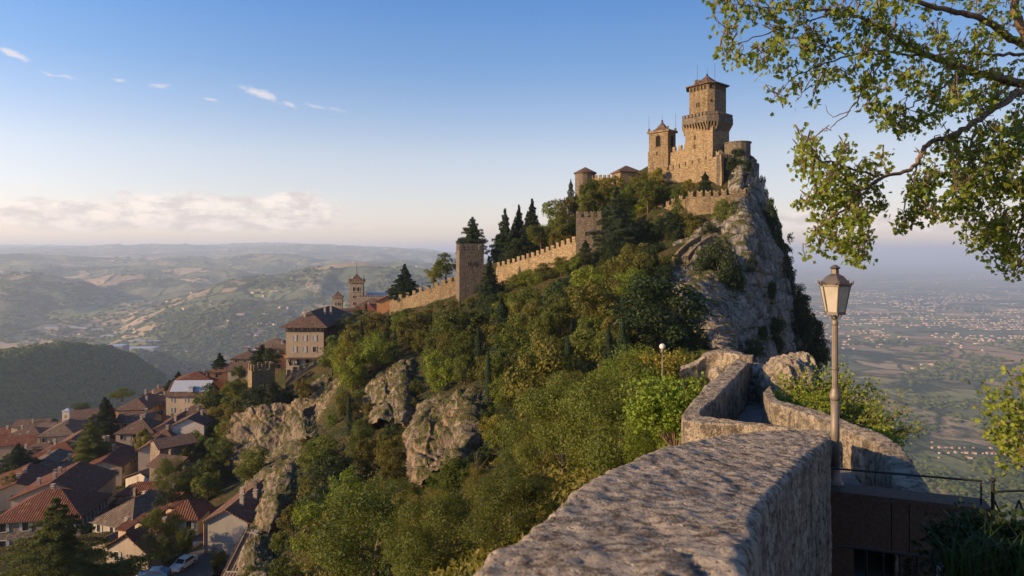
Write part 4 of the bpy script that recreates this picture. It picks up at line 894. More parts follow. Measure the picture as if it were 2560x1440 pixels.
for a in [
 ('dark', 1938, 650, 535, 145, 'dark evergreen high on the right edge of the cliff', 50), ('dark', 1955, 745, 635, 140, 'dark evergreen mid height on the right edge of the cliff', 60), ('dark', 1985, 825, 715, 138, 'dark evergreen spilling over the right edge of the cliff', 60), ('dark', 2014, 895, 780, 135, 'bushy evergreen low on the right edge of the cliff', 76), ('dark', 2045, 945, 850, 140, 'outermost dark evergreen at the foot of the cliff edge', 60), ('dark', 1975, 930, 850, 130, 'dark evergreen in the gully at the foot of the cliff', 60), ('bushdark', 1860, 440, 400, 160, 'dark bush on the crag right of the inner wall corner', 44), ('bushdark', 1835, 430, 395, 161, 'dark creeper below the left side of the bastion', 40), ('bushdark', 1878, 520, 478, 156, 'dark bush just right of the clifftop wall end', 30), ('bushdark', 1900, 700, 640, 134, 'dark bush in a crack of the upper cliff', 30),
 ('green', 1480, 520, 450, 181, 'green tree between the two small tiled towers', 60), ('olive', 1530, 500, 440, 176, 'olive toned tree left of the square tiled tower base', 60), ('green', 1620, 530, 450, 160, 'green tree in the middle of the castle garden', 80), ('bright', 1555, 600, 520, 158, 'light green tree above the big dark cedar', 70), ('green', 1510, 620, 530, 163, 'green tree touching the right side of the middle square tower', 70), ('olive', 1395, 640, 570, 172, 'olive toned tree just behind the upper sunlit wall', 56), ('green', 1700, 520, 470, 158, 'green tree under the inner wall, left of the stout cypress', 56), ('olive', 1600, 500, 430, 172, 'airy olive toned tree beside the yellow leaved one', 60),
 ('fir', 1283, 668, 560, 188, 'shorter fir filling the gap behind the sunlit wall', 56), ('fir', 1316, 660, 545, 188, 'shorter broad fir right behind the sunlit wall', 56), ('dark', 1300, 668, 600, 184, 'dark undergrowth tree behind the sunlit wall', 70), ('green', 1352, 640, 560, 182, 'green tree leaning over the sunlit wall', 66), ('green', 1405, 625, 545, 175, 'rounded green tree left of the middle square tower', 66), ('olive', 1440, 560, 490, 184, 'olive toned tree under the round castle tower', 56), ('green', 1530, 540, 465, 176, 'leafy green tree below the square tiled tower', 70),
 ('dark', 1595, 650, 585, 152, 'dark tree right of the big cedar, under the stepping wall', 76), ('olive', 1640, 605, 555, 157, 'olive toned tree against the stepping battlemented wall', 60), ('dark', 1700, 620, 560, 146, 'dark bush under the left end of the clifftop wall', 60), ('green', 1700, 560, 500, 154, 'green tree behind the left end of the clifftop wall', 50), ('dark', 1600, 690, 620, 140, 'dark tree left of the stone stairway', 90), ('green', 1560, 740, 650, 132, 'green tree below the big cedar', 90), ('dark', 1640, 680, 610, 140, 'dark tree up slope from the golden shrub', 70),
 ('dark', 1500, 690, 630, 148, 'dark shrubby tree under the middle square tower', 70), ('olive', 1720, 585, 530, 148, 'olive toned bush under the clifftop wall', 50), ('dark', 1770, 620, 560, 140, 'dark bush above the top of the stone stairway', 54),
 ('pine', 1181, 650, 542, 203, 'dark flat topped pine rising behind the lowest square tower', 74),
 ('fir', 1263, 665, 522, 196, 'dark fir behind the sunlit wall, nearest the lowest square tower', 62),
 ('fir', 1297, 650, 512, 198, 'second dark fir behind the sunlit wall, between two others', 50),
 ('fir', 1330, 640, 497, 196, 'tallest fir with a bent tip behind the sunlit wall', 58),
 ('cedar2', 1542, 652, 466, 150, 'big dark cedar covering the right side of the middle square tower', 140),
 ('cypress', 1427, 530, 448, 186, 'slim cypress left of the round castle tower', 20), ('cypress', 1440, 535, 485, 180, 'short cypress just below the round castle tower', 24), ('cypress', 1467, 505, 462, 178, 'dark cypress in front of the two small tiled towers', 20),
 ('cypress', 1626, 510, 445, 165, 'dark cypress below the inner battlemented wall', 20), ('cypress', 1763, 498, 430, 156, 'stout dark cypress in front of the inner battlemented wall', 34), ('cypress', 1655, 520, 470, 160, 'small conical cypress under the yellow leaved tree', 24),
 ('fir', 1012, 752, 660, 216, 'lone dark fir rising over the wall at the edge of the old town', 62),
 ('fir', 1222, 760, 640, 176, 'dark narrow fir against the lowest square tower', 48), ('cypress', 1464, 660, 600, 145, 'dark cypress at the foot of the middle square tower', 34),
 ('cypress', 1255, 905, 745, 118, 'broad old cypress standing out of the wooded slope', 60), ('cypress', 1290, 900, 790, 118, 'ragged cypress beside the broad old one on the slope', 44),
 ('cypress', 1438, 1045, 848, 92, 'tall thin cypress in the middle of the wooded slope', 30), ('cypress', 1398, 1035, 888, 93, 'shorter thin cypress left of the tall thin one', 28), ('cypress', 1418, 1050, 920, 90, 'smallest of the three thin cypresses on the slope', 22),
 ('bright', 1386, 606, 505, 188, 'airy yellow green tree above the sunlit wall', 70), ('green', 1345, 625, 560, 186, 'leafy green tree just above the sunlit wall', 60), ('olive', 1420, 600, 490, 180, 'olive green tree behind the middle square tower', 60), ('olive', 1500, 520, 445, 182, 'olive toned tree in front of the two small tiled towers', 75),
 ('green', 1592, 545, 455, 168, 'tall green tree below the bell tower', 80), ('gold', 1640, 490, 425, 170, 'yellow leaved tree at the foot of the bell tower', 48), ('green', 1668, 515, 460, 164, 'green tree against the inner battlemented wall', 60), ('gold', 1720, 482, 450, 160, 'small golden tree against the inner battlemented wall', 34),
 ('green', 1560, 560, 470, 165, 'rounded green tree above the big dark cedar', 70), ('green', 1470, 560, 480, 176, 'green tree behind the top of the middle square tower', 60), ('bright', 1620, 560, 490, 163, 'bright green tree behind the stepping battlemented wall', 70),
 ('green', 1810, 590, 500, 143, 'green tree growing against the clifftop wall', 70), ('olive', 1735, 610, 548, 144, 'olive toned tree left of the one on the clifftop wall', 56), ('dark', 1675, 630, 535, 148, 'dense dark tree below the stepping battlemented wall', 84), ('dark', 1630, 650, 555, 150, 'dark wide tree beside the big cedar', 90), ('dark', 1570, 700, 620, 142, 'dark oak at the foot of the big cedar', 90),
 ('dark', 1798, 765, 608, 116, 'big dark evergreen mass clinging to the middle of the cliff', 105), ('dark', 1832, 770, 665, 115, 'dark evergreen right beside the big mass on the cliff', 60), ('dark', 1772, 705, 612, 119, 'dark evergreen above the stairs side of the cliff', 60),
 ('bushgold', 1645, 720, 650, 126, 'golden shrub left of the stone stairway', 70), ('bushgreen', 1680, 690, 640, 126, 'pale green shrub touching the stone stairway', 50),
 ('dark', 1952, 690, 575, 142, 'dark evergreen on the cliff edge high above the plain', 60), ('dark', 1918, 600, 495, 148, 'dark evergreen on the cliff edge beside the clifftop wall', 48), ('dark', 1965, 790, 665, 139, 'dark evergreen halfway down the cliff edge', 46), ('dark', 1996, 860, 735, 137, 'dark evergreen low on the cliff edge', 70), ('dark', 2028, 940, 795, 136, 'lowest dark evergreen on the cliff edge', 70),
 ('bushdark', 1905, 860, 815, 111, 'dark bush hanging in the middle of the lower cliff', 34), ('bushdark', 1925, 760, 705, 124, 'dark bush in a long crack of the cliff, near its right edge', 30), ('bushdark', 1880, 680, 640, 124, 'small dark bush on the sunlit upper cliff', 26), ('bushdark', 1945, 850, 795, 120, 'dark ivy like bush low on the right half of the cliff', 44), ('green', 1135, 1240, 1150, 64, 'leafy tree in front of the hollow under the tall ribbed outcrop', 90), ('green', 1178, 1225, 1160, 66, 'green tree hiding the foot of the tall ribbed outcrop', 80), ('dark', 1215, 1190, 1115, 70, 'dark tree against the right side of the tall ribbed outcrop', 70), ('green', 1090, 1240, 1185, 70, 'low tree under the left foot of the tall ribbed outcrop', 70), ('dark', 1870, 920, 850, 98, 'dark shrubby tree at the foot of the cliff', 80), ('dark', 1905, 560, 440, 164, 'dark evergreen under the stone bastion', 30), ('bushdark', 1850, 400, 372, 163, 'dark creeper on the rock just below the stone bastion', 40), ('bushdark', 1840, 470, 430, 160, 'dark shrub in the cleft below the stone bastion', 40), ('bushdark', 1935, 900, 840, 122, 'dark shrub in a gully of the lower cliff', 50), ('bushdark', 1890, 800, 750, 126, 'dark shrub on a ledge in the middle of the cliff', 30),
 ('dark', 650, 1040, 965, 176, 'dark round tree below the small golden edged tower', 95), ('dark', 694, 1040, 955, 175, 'dark round tree against the town wall', 80), ('olive', 762, 1010, 945, 172, 'orange tinted tree against the stepped town wall', 60), ('dark', 683, 925, 870, 205, 'dark round tree beside the tall hotel', 56), ('pine', 655, 920, 860, 212, 'pine in front of the slate roofed house', 60),
 ('green', 1115, 705, 640, 212, 'green tree over the wall left of the lowest square tower', 70), ('gold', 1085, 712, 668, 214, 'golden edged tree at the downhill end of the rough wall', 50),
]: tree_px(a[0], a[1], a[2], a[3], a[4], a[5], wpx=a[6])
# ---- the wood on the slope
SLOPE = [(600, 1000), (640, 1010), (700, 1150), (815, 930), (812, 880), (870, 825), (930, 790), (980, 790), (1060, 765), (1150, 745), (1240, 735), (1340, 705), (1440, 665), (1520, 690), (1600, 690), (1690, 690), (1750, 760), (1800, 850), (1850, 960), (1880, 1100), (1700, 1200), (1480, 1300), (1200, 1500), (600, 1500), (640, 1300), (620, 1200), (700, 1160)]
LEFTS = [(470, 1180), (520, 1060), (560, 980), (600, 920), (640, 960), (610, 1020), (590, 1100), (585, 1190), (520, 1230), (460, 1230)]
ROCKS = [[(1040, 1020), (1090, 1000), (1185, 955), (1225, 990), (1165, 1060), (1225, 1090), (1200, 1150), (1080, 1215), (1040, 1190)], [(900, 985), (950, 925), (1035, 875), (1040, 910), (1000, 960), (1010, 1055), (940, 1060), (935, 1000), (905, 1010)], [(725, 1050), (790, 980), (825, 930), (835, 960), (800, 1050), (760, 1110)],
         [(600, 1030), (750, 1020), (745, 1130), (600, 1180)], [(625, 1310), (640, 1230), (660, 1170), (750, 1105), (740, 1150), (690, 1210), (665, 1290), (640, 1380), (615, 1440), (605, 1370)], [(1190, 970), (1240, 970), (1240, 1010), (1190, 1010)], [(1675, 580), (1790, 580), (1760, 640), (1730, 760), (1690, 750)]]
def scatter(poly, spacing_m, seed, n_try, excl=ROCKS, y0=22.):
    r = np.random.default_rng(seed); xs = [p[0] for p in poly]; ys = [p[1] for p in poly]
    px = r.uniform(min(xs), max(xs), n_try); py = r.uniform(min(ys), max(ys), n_try); k = in_poly(px, py, poly)
    for e in excl: k &= ~in_poly(px, py, e)
    px, py = px[k], py[k]; Y = hits(np.stack([px, py], 1), y0); ok = Y == Y; px, py, Y = px[ok], py[ok], Y[ok]; out = []
    X = (px-1280)/F*Y; Z = (HZ-py)/F*Y
    for i in range(len(X)):
        sp = spacing_m
        if all((X[i]-o[0])**2+(Y[i]-o[1])**2+(Z[i]-o[2])**2 > sp*sp for o in out): out.append((X[i], Y[i], Z[i], px[i], py[i]))
    return out
woods = scatter(SLOPE, 4.9, 3, 6000)
LAB = {'green': 'mid green broadleaf tree in the dense wood on the slope', 'olive': 'olive toned broadleaf tree in the dense wood on the slope', 'dark': 'dark green broadleaf tree in the dense wood on the slope', 'bright': 'fresh light green broadleaf tree in the dense wood on the slope', 'gold': 'yellowing broadleaf tree in the dense wood on the slope'}
GRP = {k: v.split(' broadleaf')[0]+' trees of the wooded slope' for k, v in LAB.items()}
woods = woods[:215]
KEEP = [[(1638, 850), (1676, 850), (1676, 935), (1638, 935)], [(1240, 665), (1441, 595), (1441, 655), (1340, 700), (1240, 725)], [(1148, 620), (1236, 620), (1240, 720), (1148, 735)], [(1440, 530), (1500, 530), (1500, 640), (1440, 655)], [(975, 745), (1149, 700), (1149, 735), (975, 775)], [(1715, 480), (1869, 480), (1869, 560), (1715, 550)], [(615, 905), (690, 905), (690, 975), (615, 985)], [(710, 830), (810, 820), (812, 880), (800, 925), (715, 945)],
  [(1045, 1200), (1055, 1080), (1085, 995), (1185, 958), (1215, 985), (1165, 1060), (1205, 1100), (1110, 1215)], [(925, 960), (1030, 885), (1030, 920), (1000, 1040), (950, 1040)], [(740, 1040), (790, 985), (825, 940), (830, 965), (795, 1050), (770, 1090)], [(625, 1300), (650, 1210), (700, 1150), (750, 1115), (745, 1140), (695, 1200), (668, 1290), (640, 1400), (615, 1400)], [(1705, 690), (1765, 750), (1815, 840), (1860, 890), (1990, 890), (1960, 650), (1860, 640), (1850, 760)], [(1690, 585), (1790, 585), (1730, 690), (1690, 690)]]
woods_done = []
for (x, y, z, px, py) in woods:
    n = vnoise(np.array([[x*.06, y*.06, 3.3]]))[0]; q_ = TR.random()
    kind = 'green' if q_ < .48 else 'olive' if q_ < .72 else 'dark' if q_ < .86 else 'bright' if q_ < .97 else 'gold'
    if n > .35 and q_ < .5: kind = 'bright'
    if n < -.4 and q_ < .4: kind = 'olive'
    if px > 1600 and py < 900 and q_ < .55: kind = 'dark'
    if y < 62: kind = 'near'+('green' if kind == 'dark' else kind)
    hgt = TR.choice([TR.uniform(4.4, 6.5), TR.uniform(6, 8.5), TR.uniform(8, 11)])*(.72 if y < 60 else 1.0)
    for _ in range(6):
        tp = [(px+dx_*hgt*.45*F/y, py-hgt*f_*F/y) for dx_ in (-1.05, -.5, 0, .5, 1.05) for f_ in (.4, .7, .98)]
        if any(in_poly(np.array([a_]), np.array([b_]), e)[0] for a_, b_ in tp for e in KEEP): hgt *= .72
    if hgt < 1.6: continue
    sq = TR.uniform(.85, 1.25)
    if px < 1800 and 760 < py < 1100 and TR.random() < .09 and hgt > 4: kind = 'cypress'; sq = .8; hgt = min(hgt*1.2, 8.5)
    bk = kind.replace('near', ''); woods_done.append((plant(kind, (x, y, z-.4), hgt, 'tree', 'tree', 'trees of the wooded slope', squash=sq*(TR.uniform(.75, 1.1) if y > 62 else 1.12)), bk, px, py-hgt*.5*F/y, hgt))
for (x, y, z, px, py) in scatter(LEFTS, 5.4, 9, 800, []):
    h_ = TR.uniform(6, 8.5); k_ = 'green' if TR.random() < .6 else 'olive'; woods_done.append((plant(k_, (x, y, z-.4), h_, 'tree', 'tree', 'trees on the bank above the old town'), k_, px, py-h_*.5*F/y, h_))
for i in range(26):
    f_ = i/25; px = 1245+f_*200+TR.uniform(-4, 4); py = 738-f_*72+TR.uniform(6, 20); Yb = 180-f_*26
    e = tree_px(TR.choice(['green', 'dark', 'olive', 'bright']), px, py, py-TR.uniform(26, 44), Yb, ORD[i]+' bushy tree from the lowest square tower along the foot of the sunlit wall', 'bushy trees at the foot of the sunlit wall', wpx=TR.uniform(34, 52))
LM = [(1192, 680, 'the lowest square tower'), (1340, 660, 'the sunlit castle wall'), (1473, 600, 'the middle square tower'), (1540, 560, 'the big dark cedar'), (1720, 640, 'the stone stairway'), (1255, 830, 'the broad old cypress'), (1438, 940, 'the tall thin cypress'), (1398, 960, 'the two shorter thin cypresses'), (1130, 1050, 'the tall ribbed outcrop'), (980, 960, 'the broken rock slabs'),
 (790, 1020, 'the curved rock spur'), (680, 1240, 'the grassy rock rib'), (762, 850, 'the tall hotel'), (655, 940, 'the little golden tower'), (757, 930, 'the stepped town wall'), (1060, 740, 'the rough downhill wall'), (1656, 880, 'the globe lamp'), (1830, 760, 'the cliff face'), (1215, 990, 'the small rounded rock'), (670, 1100, 'the vertical rock face'), (1480, 1230, 'the foreground parapet'), (1700, 1000, 'the sharp cornered parapet'), (940, 770, 'the palace roofs'), (566, 1260, 'the narrow stone house'), (480, 985, 'the metal roofed house'), (1012, 700, 'the lone dark fir on the wall'), (1100, 1400, 'the bottom edge between rock rib and parapet'), (850, 1400, 'the bottom edge right of the rock rib'), (1300, 1380, 'the bottom edge beside the parapet')]
TONE = {'green': 'mid green', 'olive': 'olive toned', 'dark': 'dark green', 'bright': 'fresh light green', 'gold': 'yellowing', 'cypress': 'slender dark'}
used_ = set()
for e, bk, px, py, hg in sorted(woods_done, key=lambda t: -t[4]):
    done = False; size = 'tall ' if hg > 7.4 else 'small ' if hg < 4.6 else ''
    for dd, lx, ly, ph in sorted((math.hypot(px-a_, (py-b_)*1.2), a_, b_, c_) for a_, b_, c_ in LM)[:9]:
        dx_, dy_ = px-lx, py-ly; rel = ('above' if dy_ < 0 else 'below') if abs(dy_) > 2*abs(dx_) else ('right of' if dx_ > 0 else 'left of') if abs(dx_) > 2*abs(dy_) else ('up and ' if dy_ < 0 else 'down and ')+('right of' if dx_ > 0 else 'left of')
        far = 'close ' if dd < 70 else 'a little way ' if dd < 150 else 'well '
        lab = ' '.join(f"{size}{TONE[bk]} {'cypress' if bk == 'cypress' else 'tree'} {far}{rel} {ph}".split()[:16])
        if lab not in used_: used_.add(lab); e['label'] = lab; done = True; break
    if not done: e['label'] = f"{TONE[bk]} tree in the densest part of the wooded slope"
# low growth between the trees: one mass
r = np.random.default_rng(17); n_ = 26000
px = r.uniform(560, 1890, n_); py = r.uniform(640, 1480, n_); k = in_poly(px, py, SLOPE) | in_poly(px, py, LEFTS)
rk = np.zeros(n_, bool)
for e in ROCKS: rk |= in_poly(px, py, e)
k &= ~(rk & (r.random(n_) < .86)); px, py = px[k], py[k]; Y = hits(np.stack([px, py], 1)); ok = Y == Y; px, py, Y = px[ok], py[ok], Y[ok]
base = np.stack([(px-1280)/F*Y, Y, (HZ-py)/F*Y], 1); rep = 7
C = np.repeat(base, rep, 0); C = C+r.normal(size=C.shape)*np.array([.45, .45, .3])*(np.repeat(Y, rep)[:, None]/90)**.5; C[:, 2] += .35
N = r.normal(size=C.shape)*.6+np.array([-.2, -.4, .8])
cut = np.repeat(vnoise(base*.12, 5) > 0, rep)
for sel, mt, nm_ in ((cut, 'leaf_olive', 'dry olive undergrowth between the trees of the slope'), (~cut, 'leaf_dark', 'green undergrowth between the trees of the slope')):  # dark leaves on the green part put the shaded gaps into the colour
    tag(link('undergrowth', leaf_mesh('undergrowth', C[sel], N[sel], .30, r, MAT[mt])), nm_, kind='stuff')
# ------------------------------------------------------------------ parapet stone
def parapet_mat(name, base, dark, fine, strength):
    m, g = new_mat(name); geo = g.node('ShaderNodeNewGeometry'); p = geo.outputs['Position']
    a = g.noise(p, 2.2, 6, .62); b = g.noise(p, fine, 8, .72, dist=.6); pit = g.vor(g.vm('ADD', p, g.vm('SCALE', g.noise(p, fine*.7, 3, out=1), .06)), fine*1.6)
    lich = g.noise(p, fine*.45, 9, .85)
    col = g.mix(g.mr(a, .38, .65), base, tuple(x*.72 for x in base))
    col = g.mix(g.mr(lich, .48, .55, 0, .9), col, dark)  # dark lichen; its patches also stand in for the shade of the pits
    col = g.mix(g.mr(b, .56, .68, 0, .5), col, (.58, .54, .47))
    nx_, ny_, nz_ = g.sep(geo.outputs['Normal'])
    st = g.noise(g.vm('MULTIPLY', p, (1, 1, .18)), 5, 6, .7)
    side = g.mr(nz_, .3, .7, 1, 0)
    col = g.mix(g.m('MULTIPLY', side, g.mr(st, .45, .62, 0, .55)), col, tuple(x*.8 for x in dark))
    h = g.m('ADD', g.m('MULTIPLY', b, 1.0), g.m('MULTIPLY', g.mr(pit, 0, .35), .55))
    h = g.m('ADD', h, g.m('MULTIPLY', g.noise(p, fine*4, 5, .7), .35))
    finish(g, col, .93, g.bump(h, 1.0, strength), .15); MAT[name] = m
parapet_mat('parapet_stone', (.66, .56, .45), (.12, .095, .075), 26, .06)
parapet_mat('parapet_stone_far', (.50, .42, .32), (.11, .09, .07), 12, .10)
flat('paving', (.20, .195, .19), .8, 0, .2, .5, 3)
flat('granite', (.10, .058, .036), .75, 0, .3, .9, 30)
def stone_wall(name, st, drop_o, drop_i, mat, label, res=.05, r=.07, amp=.012, seed=1, cat='parapet wall', cracks=True):
    """st: list of (outer point, inner point) along the top"""
    O = [Vector(a) for a, b in st]; I = [Vector(b) for a, b in st]
    L = [0]
    for i in range(1, len(st)): L.append(L[-1]+((O[i]+I[i])/2-(O[i-1]+I[i-1])/2).length)
    nu = max(4, int(L[-1]/res)); T = np.linspace(0, L[-1], nu)
    def sm(pts):
        A = np.array([list(p) for p in pts]); Ls = np.array(L); out = []
        for t in T:
            i = min(max(int(np.searchsorted(Ls, t, 'right')-1), 0), len(Ls)-2); f = (t-Ls[i])/(Ls[i+1]-Ls[i])
            p0, p1, p2, p3 = A[max(i-1, 0)], A[i], A[i+1], A[min(i+2, len(A)-1)]
            out.append(.5*((2*p1)+(-p0+p2)*f+(2*p0-5*p1+4*p2-p3)*f*f+(-p0+3*p1-3*p2+p3)*f**3))
        return np.array(out)
    Oa, Ia = sm(O), sm(I); c = (Oa+Ia)/2; w = np.linalg.norm((Oa-Ia)[:, :2], axis=1); n = (Oa-Ia); n[:, 2] = 0; n /= np.linalg.norm(n, axis=1, keepdims=True)+1e-9
    prof = []          # (side offset factor along n in m relative to edge, dz, tag)
    ko = max(3, int(drop_o/res/1.5)); ki = max(3, int(drop_i/res/1.2)); kt = max(4, int(w.mean()/res))
    rows = []
    for k in range(ko): rows.append(('o', 0, -drop_o+(drop_o-r)*k/ko))
    for k in range(5): a = math.pi/2*k/4; rows.append(('o', -r*(1-math.cos(a)), -r+r*math.sin(a)))
    for k in range(1, kt): rows.append(('t', k/kt, 0))
    for k in range(5): a = math.pi/2*(1-k/4); rows.append(('i', r*(1-math.cos(a)), -r+r*math.sin(a)))
    for k in range(1, ki+1): rows.append(('i', 0, -r-(drop_i-r)*k/ki))
    V = []
    for tg, s_, dz in rows:
        if tg == 'o': q_ = Oa+n*s_
        elif tg == 'i': q_ = Ia+n*s_
        else: q_ = Oa*(1-s_)+Ia*s_+n*(-r*(1-2*s_))
        q_ = q_.copy(); q_[:, 2] += dz; V.append(q_)
    V = np.array(V); N = np.cross(np.gradient(V, axis=1), np.gradient(V, axis=0)); N /= np.linalg.norm(N, axis=-1, keepdims=True)+1e-9
    ctr = c[None]+np.array([0, 0, -.3]); s_ = np.sign(((V-ctr)*N).sum()); N *= s_
    D = amp*(fbm(V*3.0, 3, seed)*.7+fbm(V*16, 4, seed+2, .8)*1.1+fbm(V*7, 3, seed+4, .6, True)*.8)+amp*1.2*fbm(V*.9, 2, seed+5)
    if cracks:
        rid = 1-np.abs(vnoise(V*np.array([3.2, 3.2, 3.2]), seed+8)); D -= amp*2.0*np.clip((rid-.985)/.015, 0, 1)*(vnoise(V*1.1, seed+3) > .1)
    V = V+N*D[..., None]
    nr_, nc = V.shape[:2]; Fc = grid_faces(nr_, nc)
    if s_ > 0: Fc = Fc[:, ::-1]
    ring0 = list(range(0, nr_*nc, nc)); ring1 = list(range(nc-1, nr_*nc, nc))
    me = raw_mesh(name, V.reshape(-1, 3), [tuple(f) for f in Fc.tolist()]+[tuple(ring0), tuple(reversed(ring1))]); 
    o = link(name, me, mat); return tag(o, label, cat, kind='thing')
def zp(px, py, z): Y = -z*F/(py-HZ); return ((px-1280)/F*Y, Y, z)
A_ = [((-.35, -1.6, -.66), (.22, -1.6, -.66)), ((-.20, .3, -.69), (.40, .3, -.69)), (zp(1170, 1440, -.72), zp(1885, 1440, -.72)), (zp(1290, 1340, -.85), zp(1886, 1355, -.85)), (zp(1480, 1195, -1.05), zp(1905, 1275, -1.05)),
      (zp(1600, 1140, -1.2), zp(1950, 1215, -1.2)), (zp(1720, 1101, -1.33), zp(2000, 1165, -1.33)), (zp(1850, 1080, -1.42), zp(2040, 1130, -1.42)), (zp(1960, 1071, -1.48), zp(2070, 1108, -1.48)), (zp(2068, 1071, -1.50), zp(2079, 1100, -1.50))]
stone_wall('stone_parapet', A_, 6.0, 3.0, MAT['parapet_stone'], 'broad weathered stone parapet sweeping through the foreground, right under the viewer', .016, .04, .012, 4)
A2 = [((2.38, 5.70, -1.60), (2.54, 5.60, -1.60)), ((2.68, 6.5, -1.73), (2.86, 6.5, -1.73)), ((3.06, 7.4, -1.96), (3.26, 7.35, -1.96)), ((3.80, 9.0, -2.38), (4.0, 8.95, -2.38)), ((4.55, 10.7, -2.86), (4.8, 10.7, -2.86))]
stone_wall('stone_parapet', A2, 4.0, 1.6, MAT['parapet_stone_far'], 'lower run of parapet just beyond the end of the broad foreground one', .06, .05, .015, 6)
B_ = [(zp(2010, 1079, -2.9), zp(1985, 1066, -2.9)), (zp(1850, 1062, -2.96), zp(1830, 1049, -2.96)), (zp(1706, 1046, -3.02), zp(1752, 1033, -3.02)), (zp(1712, 1030, -3.02), zp(1758, 1026, -3.02)), (zp(1757, 974, -3.02), zp(1790, 996, -3.02)), (zp(1800, 934, -3.02), zp(1832, 951, -3.02)), (zp(1842, 896, -3.03), zp(1874, 906, -3.03))]
B_ = B_[:3]+B_[4:]
stone_wall('stone_parapet', B_, 4.5, 1.6, MAT['parapet_stone_far'], 'parapet on the left of the sunken path, with a sharp corner near the viewer', .055, .06, .022, 9)
E_ = [(P(1872, 905, 19.5), P(1880, 897, 20.3)), (P(1845, 889, 20.8), P(1852, 882, 21.7)), (P(1815, 883, 21.4), P(1822, 876, 22.4)), (P(1788, 882, 21.7), P(1790, 875, 22.7)), (P(1762, 890, 21.7), P(1762, 882, 22.7)), (P(1742, 908, 21.6), P(1742, 900, 22.6)), (P(1700, 925, 21.4), P(1702, 917, 22.4))]
stone_wall('stone_parapet', E_, 4.0, 1.6, MAT['parapet_stone_far'], 'golden lit curving parapet at the far bend of the path, dipping to the left', .07, .06, .03, 14)
F_ = [(P(1979, 930, 21.5), P(1968, 925, 21.4)), (P(1950, 921, 22.6), P(1940, 922, 22.3)), (P(1910, 911, 23.4), P(1905, 914, 23.0)), (P(1872, 907, 23.6), P(1872, 911, 23.2))]
stone_wall('stone_parapet', F_, 4.0, 2.0, MAT['parapet_stone_far'], 'low sunlit parapet behind the stone steps at the far end of the path', .07, .05, .03, 18)
G_ = [(zp(1925, 963, -3.15), zp(1907, 981, -3.15)), (zp(1945, 996, -3.1), zp(1925, 1006, -3.1)), (zp(1985, 1008, -3.06), zp(1966, 1018, -3.06)), (zp(2030, 1019, -3.0), zp(2009, 1033, -3.0)), (zp(2078, 1036, -2.95), zp(2075, 1058, -2.95)), (zp(2138, 1061, -2.9), zp(2138, 1087, -2.9)), (zp(2205, 1086, -2.85), zp(2183, 1106, -2.85)), (zp(2258, 1120, -2.78), zp(2207, 1130, -2.78)), (zp(2292, 1170, -2.74), zp(2224, 1172, -2.74)), (zp(2335, 1235, -2.7), zp(2240, 1228, -2.7))]
stone_wall('stone_parapet', [(b_, a_) for a_, b_ in G_][::-1] and G_, 5.0, 1.6, MAT['parapet_stone_far'], 'parapet on the right of the path, curving towards the street lamp', .05, .06, .02, 22)
# path
fl = [(3.9, 8.0, -3.3), (4.95, 11.4, -3.55), (4.95, 13.6, -3.85), (5.15, 15.2, -4.05), (5.6, 16.8, -4.1), (6.5, 19.0, -4.12)]
b = MB(); W2 = .62
for i in range(len(fl)-1):
    a, c = Vector(fl[i]), Vector(fl[i+1]); d = (c-a).normalized(); n = Vector((-d.y, d.x, 0))*W2
    if i: pa, pb = last
    else: pa, pb = a+n, a-n
    qa, qb = c+n, c-n; b.poly([pb, qb, qa, pa]); last = (qa, qb)
tag(b.build('path', MAT['paving']), 'grey paved path between the stone parapets', kind='structure')
st = empty('stone_steps', (6.6, 18.6, -4.2), -.45, 'worn stone steps between the two parapets at the far end of the path', 'steps')
for i in range(5): b = MB(); b.box((0, .0+i*.36, 0), (1.9, .42, .12+.15*i)); b.build('step', MAT['granite' if 0 else 'parapet_stone_far'], st)
b = MB(); b.box((-.32, 1.0, 0), (.34, .30, 1.25)); b.build('newel', MAT['parapet_stone_far'], st)
b = MB(); b.box((.15, 2.6, 0), (1.5, 1.8, .55)); tag(b.build('path_landing', MAT['paving'], None, (6.6, 18.6, -4.2), -.45), 'paved landing above the steps', kind='structure')
# boulder beside the path
def blob_rock(name, c, r3, mat, label, seed, kind='structure', n=48, amp=.22):
    th = np.linspace(0, math.pi, n); ph = np.linspace(0, 2*math.pi, 2*n); T_, Ph = np.meshgrid(th, ph, indexing='ij')
    D = np.stack([np.sin(T_)*np.cos(Ph), np.sin(T_)*np.sin(Ph), np.cos(T_)], -1); s_ = 1+amp*(fbm(D*1.6+seed, 5, seed, .55, True))+amp*.3*fbm(D*6+seed, 4, seed+1)
    V = D*s_[..., None]*np.array(r3)+np.array(c); me = raw_mesh(name, V.reshape(-1, 3), grid_faces(n, 2*n)); return tag(link(name, me, mat), label, kind=kind)
blob_rock('boulder', P(1968, 985, 18.2), (.62, 1.1, .85), MAT['parapet_stone_far'], 'rough lichen covered boulder capping the right parapet of the path', 3, amp=.3)
blob_rock('boulder', P(2003, 960, 18.6), (.35, .8, .75), MAT['parapet_stone_far'], 'smaller lichen covered boulder on the outer side of the path', 7, amp=.3)
blob_rock('boulder', P(1795, 938, 19.6), (.25, .3, .22), MAT['parapet_stone_far'], 'small squared rock below the far bend of the parapet', 5, amp=.2)
blob_rock('crag', (7.0, 17.5, -8.6), (1.9, 5.5, 3.9), MAT['cliff'], 'rock shoulder carrying the path above the precipice', 11, amp=.25)
